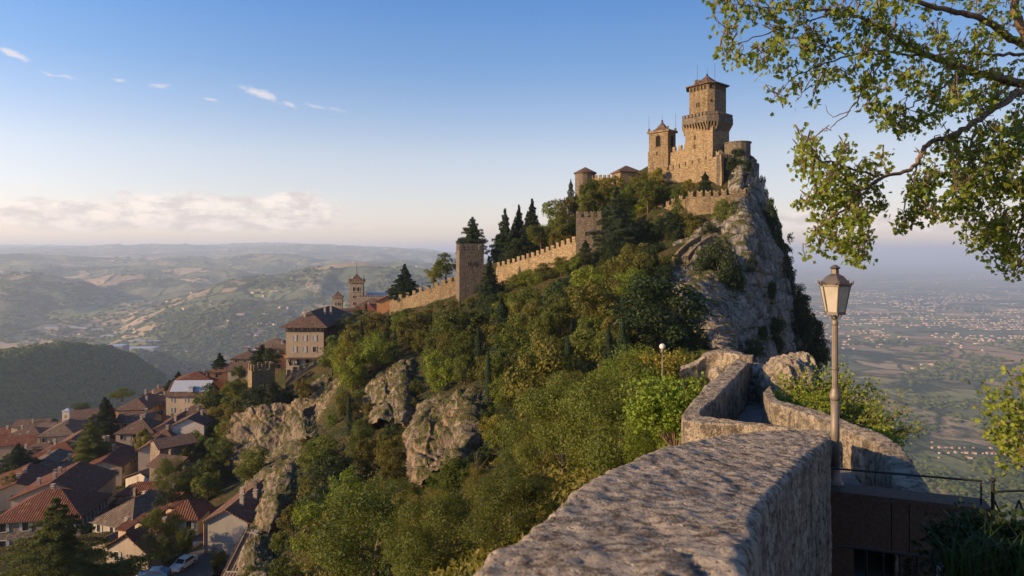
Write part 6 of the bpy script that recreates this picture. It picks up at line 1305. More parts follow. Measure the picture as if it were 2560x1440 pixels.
# filler houses seen only in part
house('brown tiled house between the lone fir and the small golden tower', 605, 925, 222, 9, 9, 9, .1, 'gable', 'x', 2.4, 'plaster_grey', 'tiles_brown', 3, 2, shut='shutter_brown')
house('orange roofed house behind the lone fir at the town edge', 560, 928, 232, 9, 9, 5, .25, 'hip', rh=2.4, wall='plaster_orange', roof='tiles_orange', cols=2, rows=1)
house('pink house with a brown hip roof right behind the small golden tower', 612, 895, 240, 9, 10, 6, .1, 'hip', rh=2.4, wall='plaster_pink', roof='tiles_brown', cols=3, rows=1, chim=2)
house('grey slate roofed house with a small white belfry left of the tall hotel', 682, 868, 228, 11, 10, 6, .15, 'hip', rh=3.0, wall='plaster_grey', roof='tiles_grey', cols=3, rows=1)
house('ochre house squeezed against the left side of the tall hotel', 697, 880, 212, 5.5, 9, 11, .05, 'gable', 'x', 2.2, 'plaster_orange', 'tiles_brown', 1, 2)
house('white walled house with brown roof right behind the tall hotel', 870, 787, 240, 9, 12, 6, .4, 'gable', 'x', 2.4, 'plaster_white', 'tiles_brown', 1, 1)
house('white house with a red hipped roof between the hotel and the rough wall', 912, 775, 244, 8, 10, 7, -.2, 'hip', rh=2.4, wall='plaster_white', roof='tiles_red', cols=2, rows=1)
house('cream house with a dark roof below the palace tower', 928, 765, 252, 11, 10, 7, .1, 'hip', rh=3.2, wall='plaster_cream', roof='tiles_brown', cols=2, rows=1)
house('orange house touching the downhill end of the rough battlemented wall', 965, 752, 240, 6.5, 8, 8, .1, 'gable', 'y', 1.8, 'plaster_orange', 'tiles_red', 1, 1)
house('house with a broad brown roof and whitewashed wall below the orange house', 925, 808, 216, 12, 12, 9, .1, 'hip', rh=3.2, wall='plaster_cream', roof='tiles_brown', cols=3, rows=2, chim=1)
house('far brown roof behind the tall hotel', 815, 792, 262, 13, 10, 6, .3, 'hip', rh=4.0, wall='plaster_grey', roof='tiles_grey', cols=2, rows=1, chim=1)
# bare saplings low on the slope
for i, (px, pb, pt, Yb) in enumerate([(868, 1445, 1330, 62), (905, 1450, 1290, 58), (1075, 1450, 1310, 50), (1100, 1440, 1300, 49), (1160, 1420, 1260, 47), (1205, 1400, 1240, 46), (1190, 1290, 1130, 60), (1130, 1380, 1240, 52), (830, 1300, 1190, 84), (960, 1340, 1230, 70)]):
    c = P(px, pb, Yb); hh_ = (pb-pt)/F*Yb; e = empty('sapling', c, 0, 'thin bare sapling sticking out of the undergrowth low on the slope', 'sapling', 'bare saplings low on the slope'); b = MB()
    b.tube([(0, 0, -.5), (HR.uniform(-.2, .2), 0, hh_*.5), (HR.uniform(-.5, .5), 0, hh_)], [.07, .05, .015], 5)
    for k in range(7): z = hh_*HR.uniform(.35, .9); a0 = HR.uniform(0, 6.28); L_ = hh_*.22; b.tube([(0, 0, z), (math.cos(a0)*L_*.5, math.sin(a0)*L_*.5, z+L_*.7), (math.cos(a0)*L_, math.sin(a0)*L_, z+L_*1.2)], [.03, .02, .008], 4, False)
    b.build('stems', MAT['bark'], e, smooth=True)
# tall hotel -----------------------------------------------------------------------
ht = empty('hotel', P(762, 920, 200), 0, 'tall plastered hotel with jettied storeys and a wide overhanging brown roof', 'hotel'); z_ = lambda py: (920-py)/F*200
b = MB(); b.prism([(-5.5, 0), (5.5, 0), (5.5, 34), (-5.5, 34)], -6, z_(817)); b.build('wall', MAT['render_beige'], ht)
b = MB(); b.prism([(5.52, -.0), (5.56, -.0), (5.56, 34), (5.52, 34)], -6, z_(817)); b.build('shaded_side_sheet', MAT['plaster_brown_shaded'], ht)  # thin sheet whose darker brown puts the side's shade into the colour
ro = roof_mb(11, 34, 3.2, 'hip', 1.5, z0=z_(817)+.9).build('roof', MAT['tiles_brown'], ht)
for (x, y) in ((-1, 3.2), (2.6, 12), (3.4, 16)): add_chimney(ro, x, y, z_(817)+.9+2.2, 1.6, 'plaster_grey')
for k in range(9): b = MB(); x = -5.2+k*1.3; b.tube([(x, -.02, z_(829)), (x, -1.2, z_(818)+.1)], .12, 4); b.build('bracket', MAT['dark_wood'], ht)
for k in range(20): b = MB(); y = .8+k*1.7; b.tube([(5.55, y, z_(832)), (6.8, y, z_(818)+.1)], .13, 4); b.build('bracket', MAT['dark_wood'], ht)
b = MB(); b.box((0, -.13, z_(829)), (11.1, .24, .2)); b.build('beam', MAT['dark_wood'], ht)
for k in range(5): add_window(ht, -4.6+k*2.2, -.03, z_(827), 0, .9, .9, 'dark_glass')
for py_ in (852, 880):
    for i, x in enumerate((-3.0, -.1, 2.85)): add_window(ht, x, -.03, z_(py_), 0, 1.05, 1.6, 'curtained_glass' if not (py_ == 880 and i == 2) else 'dark_glass')
b = MB(); b.box((-.4, -.8, z_(896)), (9.0, 1.6, .25)); b.build('balcony_slab', MAT['dark_wood'], ht)
b = MB(); b.box((-.4, -.04, z_(913)), (8.2, .1, 1.9)); b.build('recess_shade', MAT['dark_opening'], ht)  # black panel on the wall, standing in for the shade of a recess
for x in (-3.0, -.4, 2.2): add_window(ht, x, -.10, z_(912), 0, 1.3, 1.5, 'curtained_glass')
for k in range(6): b = MB(); x = -4.4+k*1.6; b.tube([(x, -.05, z_(913)), (x, -1.4, z_(897))], .13, 4); b.build('strut', MAT['dark_wood'], ht)
for r_ in range(3):
    for k in range(10): add_window(ht, 5.58, 1.8+k*3.3, z_(846+r_*26), math.pi/2, .95, 1.6, 'dark_glass', 'plaster_brown_shaded')
# palace tower and small belfry --------------------------------------------------------
def belfry(name, px, pyt, pyb, Y, w, label, crown, rowz):
    h = (pyb-pyt)/F*Y; c = P(px, pyb, Y); t = empty(name, c, .12, label, 'tower'); q_ = [(-w/2, -w/2), (w/2, -w/2), (w/2, w/2), (-w/2, w/2)]
    b = MB(); b.prism(q_, -6, h); b.build('wall', MAT['render_beige'], t)
    for zz in [h*.62, h*.3]: b = MB(); b.prism([(x*1.05, y*1.05) for x, y in q_], zz, zz+.18); b.build('string_course', MAT['trim_stone'], t)
    b = MB(); b.prism([(x*1.16, y*1.16) for x, y in q_], h, h+.55); b.build('cornice', MAT['castle_stone_pale'], t)
    q2 = [(x*1.14, y*1.14) for x, y in q_]
    if crown: ring_merlons(t, q2, h+.53, MAT['castle_stone_pale'], .55, .5, .9, .35, True)
    conc_roof(q_, h+.56, h+.56+w*.55, 1.0, .05, MAT['tiles_brown'], t, power=1.3)
    mast(t, 0, 0, h+w*.5, h+w*(1.5 if crown else 1.1), .12, 'spire')
    if crown:
        for x, y in q2: mast(t, x*.9, y*.9, h+1, h+2.8, .1, 'pinnacle')
    for zz, ww, hh in rowz:
        for fa in (0, 1):
            for f_ in (.34, .66): face_open(t, q_[fa], q_[(fa+1) % 4], f_, zz, ww, hh, MAT['dark_opening'], arch=True, frame=MAT['trim_stone'])
    return t
belfry('palace_tower', 892, 706, 765, 268, 5.2, 'battlemented palace tower with twin arched windows above the town roofs', True, [(5.6, .75, 2.0), (3.3, .6, 1.0), (.6, .6, 1.2)])
belfry('church_belfry', 845, 744, 774, 255, 3.3, 'small cream belfry left of the palace tower', False, [(1.6, .55, 1.6)])
c = P(930, 745, 266); t = empty('palace', (c.x, c.y, c.z-8), .12, 'pale battlemented palace roofline right of the palace tower', 'palace')
b = MB(); b.prism([(-5.5, 0), (7.5, 0), (7.5, 8), (-5.5, 8)], 0, 8.4); b.build('wall', MAT['render_beige'], t); ring_merlons(t, [(-5.5, 0), (7.5, 0), (7.5, 8), (-5.5, 8)], 8.4, MAT['render_beige'], .6, .5, .8, .35)
b = MB(); b.box((1.5, 5, 8.6), (9, 5, 1.2), taper=.75); b.build('roof', MAT['lead_roof'], t)
# dark canopy on the wall
c = P(1073, 712, 205); t = empty('canopy', c, .2, 'small dark curved canopy on the rough wall', 'canopy'); b = MB()
for i in range(6):
    a0, a1 = math.pi*i/6, math.pi*(i+1)/6; p_ = lambda a: (2.2*math.cos(a), .75*math.sin(a))
    (x0, z0_), (x1, z1_) = p_(a0), p_(a1); b.poly([(x0, -1, z0_), (x1, -1, z1_), (x1, 2, z1_), (x0, 2, z0_)]); b.poly([(x1, -1, z1_-.06), (x0, -1, z0_-.06), (x0, 2, z0_-.06), (x1, 2, z1_-.06)])
b.build('cover', MAT['iron'], t)
for x in (-2.1, 2.1):
    b = MB(); b.tube([(x, -1, -2), (x, -1, .05)], .07, 5); b.tube([(x, 2, -2), (x, 2, .05)], .07, 5); b.build('post', MAT['iron'], t)
# road and cars --------------------------------------------------------------------------
m, g = new_mat('asphalt'); p = g.node('ShaderNodeNewGeometry').outputs['Position']; finish(g, g.mix(g.noise(p, 1.5, 5), (.035, .035, .037), (.075, .072, .07)), .85, g.bump(g.noise(p, 12, 4), .3, .02), .25); MAT['asphalt'] = m
rp = [P(395, 1520, 92), P(440, 1480, 92.5), P(484, 1440, 96), P(494, 1385, 104), P(502, 1335, 113), P(505, 1305, 124), P(498, 1285, 133)]
b = MB(); wd = [2.6, 2.6, 2.6, 2.5, 2.4, 2.2, 2.0]; ed = []
for i, q_ in enumerate(rp):
    d = rp[min(i+1, len(rp)-1)]-rp[max(i-1, 0)]; n = Vector((-d.y, d.x, 0)).normalized()*wd[i]; ed.append((q_+n, q_-n))
for i in range(len(rp)-1): b.poly([ed[i][1], ed[i+1][1], ed[i+1][0], ed[i][0]]); b.poly([ed[i][0]+Vector((0, 0, -3)), ed[i][0], ed[i+1][0], ed[i+1][0]+Vector((0, 0, -3))])
tag(b.build('road', MAT['asphalt']), 'narrow asphalt lane beside the narrow stone house', kind='structure')
def car_paint(name, c): 
    m, g = new_mat(name); finish(g, c, .3, None, .5, .1, {'Coat Weight': .6}); MAT[name] = m
car_paint('paint_white', (.62, .62, .63)); car_paint('paint_blue', (.04, .10, .22)); car_paint('paint_navy', (.04, .05, .08)); car_paint('paint_silver', (.32, .31, .31))
flat('tyre', (.02, .02, .02), .8); flat('headlamp', (.7, .7, .68), .2)
def car(loc, rz, paint, label):
    root = empty('parked_car', loc, rz, label, 'car', 'cars parked along the lane'); L, Wd = 4.1, 1.72
    pr = [(-2.05, .30), (-2.02, .62), (-1.85, .80), (-1.05, .93), (-.35, 1.38), (.95, 1.44), (1.55, 1.05), (1.98, .95), (2.05, .55), (2.03, .30)]
    b = MB(); n = len(pr)
    def half(x, z): return Wd/2*(1-.30*max(0, (z-.9))/.55) * (1 if abs(x) < 1.7 else .93)
    Lf = [(x, -half(x, z), z) for x, z in pr]; Rt = [(x, half(x, z), z) for x, z in pr]
    for i in range(n): j = (i+1) % n; b.poly([Lf[i], Lf[j], Rt[j], Rt[i]][::-1])
    b.poly(Lf); b.poly(Rt[::-1]); b.build('body', MAT[paint], root)
    def pane(pts, nm): q_ = MB(); q_.poly(pts); q_.build(nm, MAT['dark_glass'], root)
    pane([(-1.02, -.68, .97), (-1.02, .68, .97), (-.42, .58, 1.36), (-.42, -.58, 1.36)][::-1], 'windscreen')
    pane([(1.52, -.66, 1.10), (1.52, .66, 1.10), (1.02, .60, 1.43), (1.02, -.60, 1.43)], 'rear_window')
    for s_ in (-1, 1):
        p_ = [(-.85, s_*.845, .98), (1.35, s_*.845, 1.02), (.90, s_*.70, 1.37), (-.38, s_*.70, 1.34)]; pane(p_ if s_ < 0 else p_[::-1], 'side_window')
        for x in (-1.25, 1.25):
            w_ = MB(); w_.tube([(x, s_*.66, .31), (x, s_*.88, .31)], .31, 12); wo = w_.build('wheel', MAT['tyre'], root)
            w_ = MB(); w_.tube([(x, s_*.87, .31), (x, s_*.895, .31)], .18, 8); w_.build('rim', MAT['paint_silver'], wo)
        w_ = MB(); w_.box((-1.98, s_*.58, .62), (.16, .34, .15)); w_.build('headlight', MAT['headlamp'], root)
    return root
car(P(459, 1418, 99), 1.45-.12, 'paint_white', 'white hatchback parked in the lane, facing the viewer')
car(P(474, 1385, 106), 1.45-.1, 'paint_navy', 'dark car parked right behind the white hatchback')
car(P(478, 1353, 114), 1.5, 'paint_silver', 'pale grey car farthest up the lane')
car(P(384, 1446, 93.5), .12, 'paint_blue', 'blue car at the bottom edge, parked across the lane')
# town trees ----------------------------------------------------------------------------
for a in [
 ('cedar', 140, 1520, 1240, 94, 'huge spreading cedar at the lower left corner in front of the houses', 285),
 ('cedar', 226, 1190, 1040, 172, 'tall dark cedar behind the row houses', 118), ('pine', 262, 1125, 992, 196, 'dark round topped pine left of the yellow house', 78), ('cedar2', 45, 1205, 1108, 166, 'wide flat cedar at the left edge above the low brown roof', 130),
 ('neargreen', 405, 1425, 1280, 98, 'sunlit leafy tree beside the parked cars', 104), ('green', 462, 1415, 1328, 102, 'small olive tree next to the white hatchback', 50), ('green', 350, 1440, 1385, 96, 'dark bushy tree below the dormer house', 90), ('green', 300, 1455, 1400, 96, 'shrubby tree between the huge cedar and the dormer house', 90),
 ('neargreen', 425, 1265, 1155, 134, 'dark round tree behind the red pyramid roof', 88), ('green', 470, 1262, 1190, 138, 'green tree right of the dark round one behind the pyramid roof', 80), ('green', 520, 1290, 1180, 132, 'green tree behind the narrow stone house', 80), ('dark', 495, 1240, 1160, 150, 'dark tree under the rough stone house', 80), ('olive', 545, 1440, 1372, 100, 'small tree against the wall of the narrow stone house', 44),
 ('gold', 358, 1145, 1078, 172, 'yellow green tree in the lane between the stone houses', 44), ('green', 520, 1050, 968, 200, 'green tree in front of the cream house with metal roof', 68), ('green', 830, 935, 868, 178, 'leafy tree beside the right corner of the tall hotel', 70), ('green', 850, 905, 835, 192, 'green tree climbing the right side wall of the tall hotel', 66), ('olive', 880, 880, 812, 200, 'olive toned tree above the side wall of the tall hotel', 60), ('green', 905, 860, 795, 205, 'green tree near the broad brown roof', 60), ('fir', 549, 945, 882, 236, 'lone dark fir at the upper edge of the town', 50), ('fir', 446, 968, 928, 246, 'dark fir behind the cream house with metal roof', 34), ('pine', 425, 985, 948, 244, 'small pine beside the fir behind the metal roof', 26),
 ('green', 25, 1235, 1190, 152, 'bright bush at the left edge beside the low brown roof', 44), ('green', 305, 1000, 975, 240, 'tree behind the yellow house', 60), ('green', 200, 1030, 1010, 262, 'tree behind the long pink roofed house', 50), ('green', 600, 960, 915, 210, 'dark tree just left of the small golden tower', 36),
 ('dark', 420, 1300, 1225, 120, 'dark shrub mass between the pyramid roof and the pink roofs', 60), ('green', 630, 1215, 1140, 140, 'green tree at the foot of the rock face', 70), ('green', 590, 1010, 950, 192, 'tree on the bank under the small golden tower', 60),
]: tree_px(a[0], a[1], a[2], a[3], a[4], a[5], wpx=a[6])
for i in range(26):        # belt of trees along the far rim of the town
    px = 60+i*19+TR.uniform(-8, 8); Yb = TR.uniform(255, 330); x = (px-1280)/F*Yb
    plant(TR.choice(['green', 'dark', 'olive']), (x, Yb, hz(x, Yb)-.5), TR.uniform(5, 8), ORD[i]+' tree from the left in the belt along the far rim of the old town', 'tree', 'trees along the far rim of the town')
# ------------------------------------------------------------------ overhanging tree
def leaves(C, D, size, rng):
    """lobed leaves: C stem points, D hanging directions"""
    n = len(C); T = D/(np.linalg.norm(D, axis=1, keepdims=True)+1e-9); a = rng.normal(size=(n, 3)); B = np.cross(T, a); B /= np.linalg.norm(B, axis=1, keepdims=True)+1e-9; N = np.cross(B, T)
    s_ = (size*rng.uniform(.6, 1.25, n))[:, None]
    half = [(0, 0), (.30, .10), (.50, .30), (.28, .42), (.44, .68), (.16, .72), (0, 1.05)]   # (side, along)
    V = []; fold = rng.uniform(.05, .4, n)[:, None]; bend = rng.uniform(-.1, .35, n)[:, None]
    for sgn in (-1, 1):
        for (u, v) in half: V.append(C+s_*(B*(u*sgn)+T*v+N*(abs(u)*fold-bend*v*v)))
    V = np.stack(V, 1).reshape(-1, 3); Fc = []
    base = np.arange(n)[:, None]*14; A = base+np.array([[0, 1, 2, 3, 4, 5, 6]]); Bf = base+np.array([[13, 12, 11, 10, 9, 8, 7]])
    return V, np.concatenate([A, Bf])
BR = [ # (points px,py), depth Y at start and end, start radius, end radius
 ([(2700, 240), (2560, 212), (2480, 192), (2400, 168), (2325, 142), (2250, 104), (2205, 74), (2150, 45), (2090, 28), (2010, 25)], 6.2, 5.0, .060, .010),
 ([(2700, 190), (2560, 115), (2500, 75), (2450, 45), (2375, 27), (2300, 8), (2220, -20)], 6.4, 5.6, .055, .02),
 ([(2700, 150), (2560, 135), (2480, 137), (2400, 132), (2275, 141), (2200, 124), (2120, 140), (2050, 165), (1990, 190)], 6.1, 5.2, .022, .006),
 ([(2720, 215), (2620, 205), (2560, 228), (2500, 262), (2440, 302), (2385, 337), (2325, 356), (2305, 382), (2275, 425), (2210, 441), (2170, 470), (2125, 515), (2075, 547), (2030, 590)], 6.0, 4.9, .048, .006),
 ([(2210, 441), (2135, 426), (2090, 405), (2050, 400), (2000, 372)], 5.3, 4.9, .014, .004), ([(2305, 390), (2275, 455), (2260, 525), (2278, 575)], 5.5, 5.3, .012, .004), ([(2245, 15), (2220, 105), (2180, 200), (2125, 275), (2078, 318), (2060, 330)], 5.2, 5.0, .011, .003), ([(2125, 275), (2085, 290), (2062, 262)], 5.0, 5.0, .006, .002),
 ([(2440, 306), (2418, 420), (2422, 470), (2440, 520)], 5.7, 5.5, .014, .005), ([(2640, 300), (2560, 340), (2520, 415), (2500, 500), (2480, 590)], 6.0, 5.6, .018, .005), ([(2660, 380), (2580, 480), (2540, 600), (2535, 690)], 5.8, 5.5, .016, .005),
 ([(2640, -60), (2540, 0), (2560, 80), (2600, 150)], 6.0, 6.1, .04, .05), ([(2405, 170), (2360, 215), (2300, 245), (2250, 290), (2200, 330)], 5.6, 5.2, .012, .004), ([(2125, 515), (2150, 570), (2165, 640)], 5.0, 5.0, .008, .003), ([(2170, 470), (2100, 480), (2030, 500)], 5.1, 4.9, .008, .003),
 ([(2090, 28), (2000, 60), (1900, 90), (1820, 120), (1780, 140)], 5.2, 4.9, .009, .003), ([(2010, 25), (1930, 20), (1850, 10), (1790, -5)], 5.0, 4.9, .008, .003), ([(2120, 140), (2060, 110), (1980, 95), (1900, 130), (1850, 150)], 5.3, 5.0, .008, .003), ([(1990, 190), (1960, 220), (1930, 250)], 5.2, 5.1, .006, .003), ([(2050, 165), (2010, 225), (1990, 255)], 5.3, 5.2, .006, .003),
]
MASKS = [[(1765, -30), (1762, 110), (1830, 165), (1890, 190), (1900, 230), (1935, 262), (1990, 240), (2040, 258), (2110, 225), (2160, 260), (2175, 330), (2210, 345), (2260, 330), (2290, 350), (2330, 320), (2400, 300), (2450, 290), (2640, 240), (2640, -60)],
 [(1980, 430), (1975, 400), (2015, 345), (2050, 350), (2060, 375), (2110, 350), (2150, 390), (2215, 370), (2240, 400), (2200, 440), (2190, 480), (2230, 520), (2160, 560), (2180, 620), (2160, 660), (2120, 650), (2060, 610), (2010, 650), (1985, 610), (1990, 560), (1985, 510), (2020, 510), (2040, 450)],
 [(2290, 430), (2320, 370), (2420, 330), (2640, 250), (2640, 720), (2500, 680), (2470, 640), (2400, 610), (2370, 590), (2350, 545), (2280, 560), (2220, 600), (2230, 570), (2290, 520), (2270, 490)]]
rg = np.random.default_rng(8); nodes = []; tb = MB()
for pts, Ya, Yb, ra, rb in BR:
    n = len(pts); q_ = []
    for i, p_ in enumerate(pts):
        f_ = i/(n-1); q_.append(P(p_[0], p_[1], Ya+(Yb-Ya)*f_))
    fine = []
    for i in range(n-1):
        p0, p1, p2, p3 = q_[max(i-1, 0)], q_[i], q_[i+1], q_[min(i+2, n-1)]
        for k in range(5): t = k/5; fine.append(.5*((2*p1)+(-p0+p2)*t+(2*p0-5*p1+4*p2-p3)*t*t+(-p0+3*p1-3*p2+p3)*t**3)+Vector(rg.normal(size=3))*.006)
    fine.append(q_[-1]); m_ = len(fine); tb.tube(fine, [(ra+(rb-ra)*(i/(m_-1))**.8)*.78 for i in range(m_)], 7)
    nodes += [(p_, ra+(rb-ra)*(i/(m_-1))) for i, p_ in enumerate(fine)]
base = Vector((6.9, 6.4, -4.4)); j = P(2700, 200, 6.3)
tb.tube([base, Vector((6.6, 6.5, -2.5)), Vector((6.3, 6.5, -.6)), (P(2700, 300, 6.4)), j+Vector((0, 0, .1)), P(2700, 60, 6.4), P(2680, -200, 6.4)], [.22, .17, .14, .12, .10, .08, .05], 10)
TG = []
npos = np.array([list(p_) for p_, _ in nodes])
for mi, mk in enumerate(MASKS):
    xs = [p[0] for p in mk]; ys = [p[1] for p in mk]; want = (560, 185, 560)[mi]; got = 0
    while got < want:
        x, y = rg.uniform(min(xs), max(xs)), rg.uniform(min(ys), max(ys))
        if not in_poly(np.array([x]), np.array([y]), mk)[0]: continue
        if vnoise(np.array([[x/48, y/40, 2.5+mi]]))[0]+rg.uniform(-.5, .5) < (-.22 if mi != 2 else -.38): continue
        TG.append((x, y)); got += 1
LC, LD = [], []
TG.sort(key=lambda t: min(math.hypot(t[0]-(1280+F*p_.x/p_.y), t[1]-(HZ-F*p_.z/p_.y)) for p_, _ in nodes[::3]))
pn = [(1280+F*p_.x/p_.y, HZ-F*p_.z/p_.y) for p_, _ in nodes]; pn = list(pn); posl = [p_ for p_, _ in nodes]
for (x, y) in TG:
    A = np.array(pn); d_ = np.hypot(A[:, 0]-x, A[:, 1]-y); i = int(np.argmin(d_)); s0 = posl[i]
    Yt = s0.y+rg.normal()*.22+ (d_[i]/300)*rg.normal(); Yt = min(max(Yt, 4.3), 7.4); tip = P(x, y, Yt)
    mid = (s0+tip)/2+Vector((rg.normal()*.04, rg.normal()*.05, .05+abs(rg.normal())*.03)); L_ = (tip-s0).length
    tb.tube([s0, s0.lerp(mid, .6)+Vector(rg.normal(size=3))*.012, mid, mid.lerp(tip, .55)+Vector(rg.normal(size=3))*.015, tip], [.0045, .004, .0035, .003, .002], 4, False)
    for f_ in (.5, .75, 1.0): q_ = mid.lerp(tip, f_); pn.append((1280+F*q_.x/q_.y, HZ-F*q_.z/q_.y)); posl.append(q_)
    k = int(rg.integers(6, 13)); dr = (tip-mid).normalized()
    for _ in range(k):
        f_ = rg.uniform(.45, 1.05) if L_ > .15 else rg.uniform(.7, 1.05); q_ = mid.lerp(tip, f_)+Vector(rg.normal(size=3))*.036
        LC.append(list(q_)); LD.append(list(dr*.5+Vector(rg.normal(size=3))*.6+Vector((-.1, 0, -.55))))
leaf_mat('leaf_near', (.055, .092, .012), (.17, .225, .028), (.26, .17, .03), .45, True)
tr_ = empty('maple_tree', base, 0, 'tree with lobed leaves hanging over the upper right of the view', 'tree')
V, Fc = leaves(np.array(LC), np.array(LD), .041, rg); me = raw_mesh('crown', V-np.array(base), Fc, smooth=False); me.materials.append(MAT['leaf_near']); link('crown', me, None, tr_)
for q_ in range(len(tb.v)): tb.v[q_] = (tb.v[q_][0]-base.x, tb.v[q_][1]-base.y, tb.v[q_][2]-base.z)
m, g = new_mat('bark_near'); p = g.node('ShaderNodeNewGeometry').outputs['Position']; n = g.noise(g.vm('MULTIPLY', p, (1, 1, 1)), 26, 6, .7)
finish(g, g.mix(g.mr(n, .35, .65), (.05, .035, .025), (.24, .17, .11)), .85, g.bump(n, .8, .01), .2); MAT['bark_near'] = m
tb.build('trunk', m, tr_, smooth=True)

# ------------------------------------------------------------------ shrubs near the path
def twig_shrub(name, label, c, R, Hh, n_tw, leaf, mat, seed, spread=(1, 1), lean=(0, 0), per=(8, 16), cat='shrub', pts=None):
    r = np.random.default_rng(seed); t = MB(); C, D = [], []
    for i in range(n_tw):
        a = r.uniform(0, 6.283); e = r.uniform(.15, 1)**.6; hh_ = Hh*r.uniform(.35, 1)*(1-.35*e)
        tip = Vector((math.cos(a)*R*e*spread[0]+lean[0]*hh_, math.sin(a)*R*e*spread[1]+lean[1]*hh_, hh_)); mid = tip*.5+Vector((r.normal()*.1*R, r.normal()*.1*R, Hh*.12))
        t.tube([(0, 0, -.3), mid*.5, mid, tip], [.012*Hh, .008*Hh, .005*Hh, .002*Hh], 4, False)
        for _ in range(int(r.integers(*per))):
            f_ = r.uniform(.15, 1.0); q_ = mid.lerp(tip, f_)+Vector(r.normal(size=3))*.07*R
            for __ in range(3): C.append(list(q_+Vector(r.normal(size=3))*leaf*1.1)); D.append(list(Vector(r.normal(size=3))+Vector((0, 0, .2))))
    root = empty(name, c, 0, label, cat); V, Fc = leaves(np.array(C), np.array(D), leaf, r)
    me = raw_mesh('crown', V, Fc, smooth=False); me.materials.append(MAT[mat]); link('crown', me, None, root); t.build('stems', MAT['bark_near'], root); return root
leaf_mat('leaf_shrub', (.07, .11, .014), (.20, .24, .03), (.24, .22, .035), .4, True)
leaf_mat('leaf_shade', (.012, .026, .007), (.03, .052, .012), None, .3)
twig_shrub('shrub', 'yellow green shrub behind the right parapet, left of the lamp post', P(2060, 1130, 17), 1.35, 2.6, 120, .075, 'leaf_shrub', 31, (1, 1))
twig_shrub('shrub', 'low green shrub hugging the right parapet near the boulder', P(2010, 1080, 15.5), .85, 1.1, 90, .06, 'leaf_shrub', 32)
twig_shrub('shrub', 'spreading shrub with bare twigs right of the lamp post', P(2150, 1150, 15.5), 1.15, 1.9, 90, .06, 'leaf_shrub', 33, (1.1, .9), (.25, 0), (5, 10))
twig_shrub('shrub', 'small shrub peeping over the right parapet', P(2185, 1135, 12.5), .55, .55, 60, .045, 'leaf_shrub', 34)
twig_shrub('shrub', 'yellowish shrub around the globe lamp', P(1650, 975, 36), 1.9, 2.3, 190, .13, 'leaf_gold', 35)
twig_shrub('shrub', 'fresh green shrub against the left side of the sharp cornered parapet', P(1690, 1110, 21), 1.7, 2.5, 260, .10, 'leaf_bright', 36)
twig_shrub('shrub', 'green shrub below the dip of the far curving parapet', P(1740, 1040, 23), 1.2, 1.3, 160, .09, 'leaf_bright', 37)
twig_shrub('shrub', 'lit leafy sprays at the right edge of the view', P(2650, 1300, 4.2), .36, 1.15, 50, .034, 'leaf_shrub', 38, (1, 1), (-.22, 0), (8, 15))
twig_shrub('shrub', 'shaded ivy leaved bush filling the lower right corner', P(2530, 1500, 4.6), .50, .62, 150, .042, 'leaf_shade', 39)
r = np.random.default_rng(40); V, Fc = [], []; b = MB()
for i in range(420):
    px, Yg = r.uniform(2360, 2580), r.uniform(4.0, 4.8); c = P(px, 1490+r.uniform(-25, 40), Yg); a = r.uniform(0, 6.28); hh_ = r.uniform(.18, .5); ln = Vector((math.cos(a), math.sin(a), 0))*hh_*r.uniform(.2, .75); w_ = Vector((-math.sin(a), math.cos(a), 0))*.005
    m1 = c+ln*.35+Vector((0, 0, hh_*.65)); m2_ = c+ln*1.0+Vector((0, 0, hh_*.9)); i0 = len(V); V += [c-w_, c+w_, m1+w_, m1-w_, m2_]; Fc += [(i0, i0+1, i0+2, i0+3), (i0+3, i0+2, i0+4)]
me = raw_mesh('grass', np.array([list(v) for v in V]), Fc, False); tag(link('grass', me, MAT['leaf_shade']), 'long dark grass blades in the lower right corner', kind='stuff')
# ------------------------------------------------------------------ far houses of the plain and hills
flat('far_wall', (.44, .37, .30), .9, 0, .1, .1); flat('far_wall_b', (.40, .31, .24), .9, 0, .1, .1); flat('far_roof', (.36, .16, .10), .9, 0, .1, .3)
def far_mesh(w, d, h, rh, wall):
    b = MB(); b.box((0, 0, -3), (w, d, h+3)); wm_ = b.mesh('wall'); wm_.materials.append(MAT[wall]); ro = roof_mb(w, d, rh, 'gable', .5, 0, -d/2, h, 'y').mesh('roof'); ro.materials.append(MAT['far_roof']); return wm_, ro
FM = [far_mesh(12, 16, 8, 3, 'far_wall'), far_mesh(16, 22, 9, 3.5, 'far_wall'), far_mesh(20, 14, 10, 3, 'far_wall_b'), far_mesh(30, 18, 9, 3, 'far_wall'), far_mesh(10, 12, 7, 3, 'far_wall_b')]
r = np.random.default_rng(77)
def ground_hit(px, py):
    """march the ray to the valley terrain"""
    px = np.asarray(px, float); py = np.asarray(py, float); Ys = np.exp(np.linspace(math.log(1100), math.log(26000), 110)); u = (px-1280)/F; v = (HZ-py)/F; out = np.full(len(px), np.nan); alive = np.ones(len(px), bool)
    for Y in Ys:
        i = np.where(alive)[0]
        if not len(i): break
        z = H(u[i]*Y, np.full(len(i), Y)); k = v[i]*Y < z; out[i[k]] = Y; alive[i[k]] = False
    return out
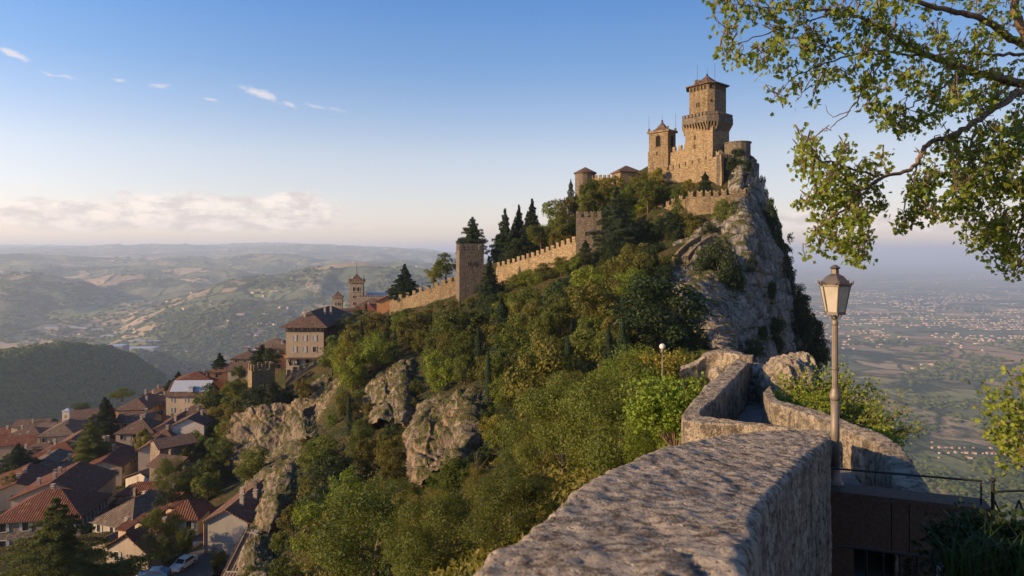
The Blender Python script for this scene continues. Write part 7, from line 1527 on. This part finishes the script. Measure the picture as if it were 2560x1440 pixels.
CL = [ # cluster: px, py, spread x, y, count, label
 (2440, 1138, 70, 12, 34, 'pale house of the village just below the dark hillside'), (2355, 1128, 28, 6, 10, 'house of the small hamlet left of the village below the dark hillside'), (2330, 925, 60, 6, 14, 'house of the hamlet strung along the shaded spur'),
 (2240, 790, 80, 8, 40, 'house of the town in the plain right of the lantern'), (2420, 780, 90, 9, 50, 'house of the long pale town in the plain'), (2400, 815, 110, 8, 46, 'house of the town at the foot of the brown fields'), (2050, 775, 40, 7, 16, 'house of the hamlet left of the lamp post'), (2420, 745, 80, 6, 24, 'house of the scattered settlement beyond the long pale town'),
 (2300, 740, 70, 5, 16, 'distant house near the large tan field'), (440, 885, 60, 8, 6, 'house in the green valley beyond the dome shaped hill'), (620, 880, 90, 10, 8, 'farmhouse among the green valley fields'), (700, 790, 130, 40, 16, 'farmhouse on the hillside behind the hotel'), (330, 830, 40, 4, 6, 'building beside the factories of the valley'), (500, 700, 200, 30, 10, 'lone farmhouse on the distant hills')]
for (cx_, cy_, sx, sy, n, lab) in CL:
    px = r.normal(cx_, sx*.6, n); py = r.normal(cy_, sy*.7, n); Y = ground_hit(px, py)
    for i in range(n):
        if Y[i] != Y[i]: continue
        x = (px[i]-1280)/F*Y[i]; wm_, ro = FM[int(r.integers(0, 5))]
        e = empty('far_house', (x, Y[i], float(H(x, Y[i])[0])), r.uniform(0, 3.14), lab, 'house', lab.replace('house', 'houses', 1).replace('building', 'buildings', 1)); s_ = r.uniform(.5, .95)*(.85 if Y[i] > 2600 else .6); e.scale = (s_, s_, s_)
        link('wall', wm_, None, e); link('roof', ro, None, e)
for (px, py, w, d, h, lab) in [(195, 834, 110, 24, 9, 'long factory hall with a pale wall in the valley, nearest the left hills'), (245, 834, 70, 24, 9, 'factory hall at the right end of the long one'), (130, 832, 80, 24, 8, 'factory hall left of the long one'), (270, 848, 70, 30, 8, 'flat factory hall behind the dome shaped hill'), (350, 884, 130, 60, 8, 'big flat roofed warehouse in the valley'), (285, 888, 60, 40, 8, 'warehouse left of the biggest one'), (345, 864, 80, 25, 7, 'low warehouse behind the biggest one'), (385, 862, 60, 22, 7, 'small warehouse right of the low one')]:
    Y = ground_hit([px], [py])[0]; x = (px-1280)/F*Y; e = empty('factory_hall', (x, Y, float(H(x, Y)[0])), .1, lab, 'factory')
    b = MB(); b.box((0, 0, -10), (w, d, h+10)); b.build('wall', MAT['far_wall'], e); b = MB(); b.box((0, 0, h+.02), (w+2, d+2, 1.5), taper=.9); b.build('roof', MAT['lead_roof'], e)
# everything smaller: one mass of far settlement
n = 5200; px = r.uniform(1930, 2620, n); t_ = r.beta(1.3, 2.2, n); py = 652+t_*235; dens = fbm(np.stack([px/120, py/11, np.full(n, 4.4)], -1), 4, 5)
k = dens+r.uniform(-.12, .12, n) > .04; px, py = px[k], py[k]
p2 = r.uniform(0, 1150, 500); q2 = r.uniform(640, 880, 500); k = fbm(np.stack([p2/60, q2/20, np.full(500, 1.4)], -1), 3, 6) > .22; px = np.concatenate([px, p2[k]]); py = np.concatenate([py, q2[k]])
Y = ground_hit(px, py); ok = Y == Y; px, py, Y = px[ok], py[ok], Y[ok]; X = (px-1280)/F*Y; Zg = H(X, Y); V, Fc = [], []
for i in range(len(X)):
    w, d, h = r.uniform(5, 12), r.uniform(5, 11), r.uniform(4, 8); 
    if r.random() < .06: w, d = w*3, d*2
    a = r.uniform(0, 3.14); c_, s2 = math.cos(a), math.sin(a); i0 = len(V)
    for zz, kx in ((-3, 1), (h, 1)):
        for sx, sy in ((-1, -1), (1, -1), (1, 1), (-1, 1)): V.append((X[i]+c_*w*sx-s2*d*sy, Y[i]+s2*w*sx+c_*d*sy, Zg[i]+zz))
    V.append((X[i]-s2*d, Y[i]+c_*d, Zg[i]+h+3)); V.append((X[i]+s2*d, Y[i]-c_*d, Zg[i]+h+3))
    Fc += [(i0, i0+1, i0+5, i0+4), (i0+1, i0+2, i0+6, i0+5), (i0+2, i0+3, i0+7, i0+6), (i0+3, i0, i0+4, i0+7), (i0+4, i0+5, i0+9), (i0+6, i0+7, i0+8), (i0+5, i0+6, i0+8, i0+9), (i0+7, i0+4, i0+9, i0+8)]
me = raw_mesh('far_settlement', np.array(V), Fc, False); me.materials.append(MAT['far_wall']); me.materials.append(MAT['far_roof']); mi = np.zeros(len(me.polygons), dtype=np.int32)
if len(me.polygons) == len(Fc): mi[6::8] = 1; mi[7::8] = 1; me.polygons.foreach_set('material_index', mi)
tag(link('far_settlement', me), 'countless tiny houses scattered over the hazy plain', kind='stuff')
# ------------------------------------------------------------------ far woods: one mass
m, g = new_mat('far_foliage'); geo = g.node('ShaderNodeNewGeometry'); p = geo.outputs['Position']; isl = geo.outputs['Random Per Island']
c_ = g.mix(g.mr(g.m('ADD', g.m('MULTIPLY', isl, .6), g.m('MULTIPLY', g.noise(p, .01, 4), .5)), .2, .9), (.030, .050, .014), (.115, .135, .032))
finish(g, c_, .95, g.bump(g.noise(p, .6, 5, .8), 1.0, 1.5), .05); MAT['far_foliage'] = m
def clumps(name, label, X, Y, R, sq=.8):
    """lumpy low crowns: a 3-ring blob each, every one bent differently"""
    n = len(X); r = np.random.default_rng(n); Z = H(X, Y); k = 7; rings = [(.15, -.5), (.95, .0), (.85, .55), (.25, .95)]
    V = []
    for rr_, zz in rings:
        for i in range(k):
            a = 6.283*i/k+r.uniform(-.25, .25, n); q_ = R*rr_*r.uniform(.7, 1.25, n); V.append(np.stack([X+q_*np.cos(a), Y+q_*np.sin(a), Z+R*sq*(zz*r.uniform(.8, 1.2, n)+.3)], -1))
    V = np.stack(V, 1); m_ = len(rings)*k; Fq = []
    for j in range(len(rings)-1):
        for i in range(k): Fq.append((j*k+i, j*k+(i+1) % k, (j+1)*k+(i+1) % k, (j+1)*k+i))
    Fq.append((3*k, 3*k+1, 3*k+2, 3*k+3)); Fq.append((3*k+3, 3*k+4, 3*k+5, 3*k+6)); Fq.append((3*k, 3*k+3, 3*k+6, 3*k+6)) if 0 else None
    Fq = np.array(Fq); Fc = (np.arange(n)*m_)[:, None, None]+Fq[None]; me = raw_mesh(name, V.reshape(-1, 3), Fc.reshape(-1, 4), False); me.materials.append(MAT['far_foliage'])
    return tag(link(name, me), label, kind='stuff')
def spread(x0, x1, y0, y1, n, seed, test):
    r = np.random.default_rng(seed); px = r.uniform(x0, x1, n); py = r.uniform(y0, y1, n); k = test(px, py, r); px, py = px[k], py[k]; Y = ground_hit(px, py); ok = Y == Y; return (px[ok]-1280)/F*Y[ok], Y[ok], r
X, Y, r = spread(-120, 420, 865, 1080, 11000, 5, lambda a, b, r: (fbm(np.stack([a/90, b/30, a*0], -1), 3, 3) > -.25) | (a > 110))
k = (Y < 2300) & (Y > 900); clumps('far_woods', 'dark woods covering the dome shaped hill beyond the town', X[k]+r.normal(size=k.sum())*6, Y[k]+r.normal(size=k.sum())*16, r.uniform(4, 8.5, k.sum()))
X, Y, r = spread(0, 1150, 640, 935, 9000, 6, lambda a, b, r: fbm(np.stack([a/110, b/16, a*0+7], -1), 4, 3)+((b-760)/400) > .02)
k = Y > 2300; clumps('far_woods', 'belts of trees across the green valley and distant hills', X[k]+r.normal(size=k.sum())*12, Y[k]+r.normal(size=k.sum())*30, r.uniform(8, 17, k.sum())*np.clip(Y[k]/4200, .8, 2.4), .6)
X, Y, r = spread(2020, 2640, 850, 1290, 9000, 7, lambda a, b, r: ((fbm(np.stack([a/80, b/22, a*0+9], -1), 4, 4) > .06) & (b < 1120)) | ((b > 1150) & (fbm(np.stack([a/60, b/30, a*0+2], -1), 3, 4) > -.22)))
k = Y > 900; clumps('far_woods', 'woods and hedges on the lower slopes right of the lamp post', X[k]+r.normal(size=k.sum())*6, Y[k]+r.normal(size=k.sum())*16, r.uniform(5, 10, k.sum())*np.clip(Y[k]/2200, .8, 2.0), .7)
HAZE = 7.6e-5
# ------------------------------------------------------------------ haze
m = bpy.data.materials.new("haze_air"); m.use_nodes = True; m.node_tree.nodes.clear(); g = G(m.node_tree)
v = g.node('ShaderNodeVolumePrincipled'); v.inputs['Color'].default_value = (.62, .76, 1.0, 1); v.inputs['Density'].default_value = HAZE
v.inputs['Anisotropy'].default_value = .15
o_ = g.node('ShaderNodeOutputMaterial'); g.l.new(v.outputs[0], o_.inputs['Volume'])
b = MB(); b.box((0, 0, -690), (240000, 240000, 690+330))
tag(b.build('haze', m), 'blue evening haze filling the valley air', kind='stuff')
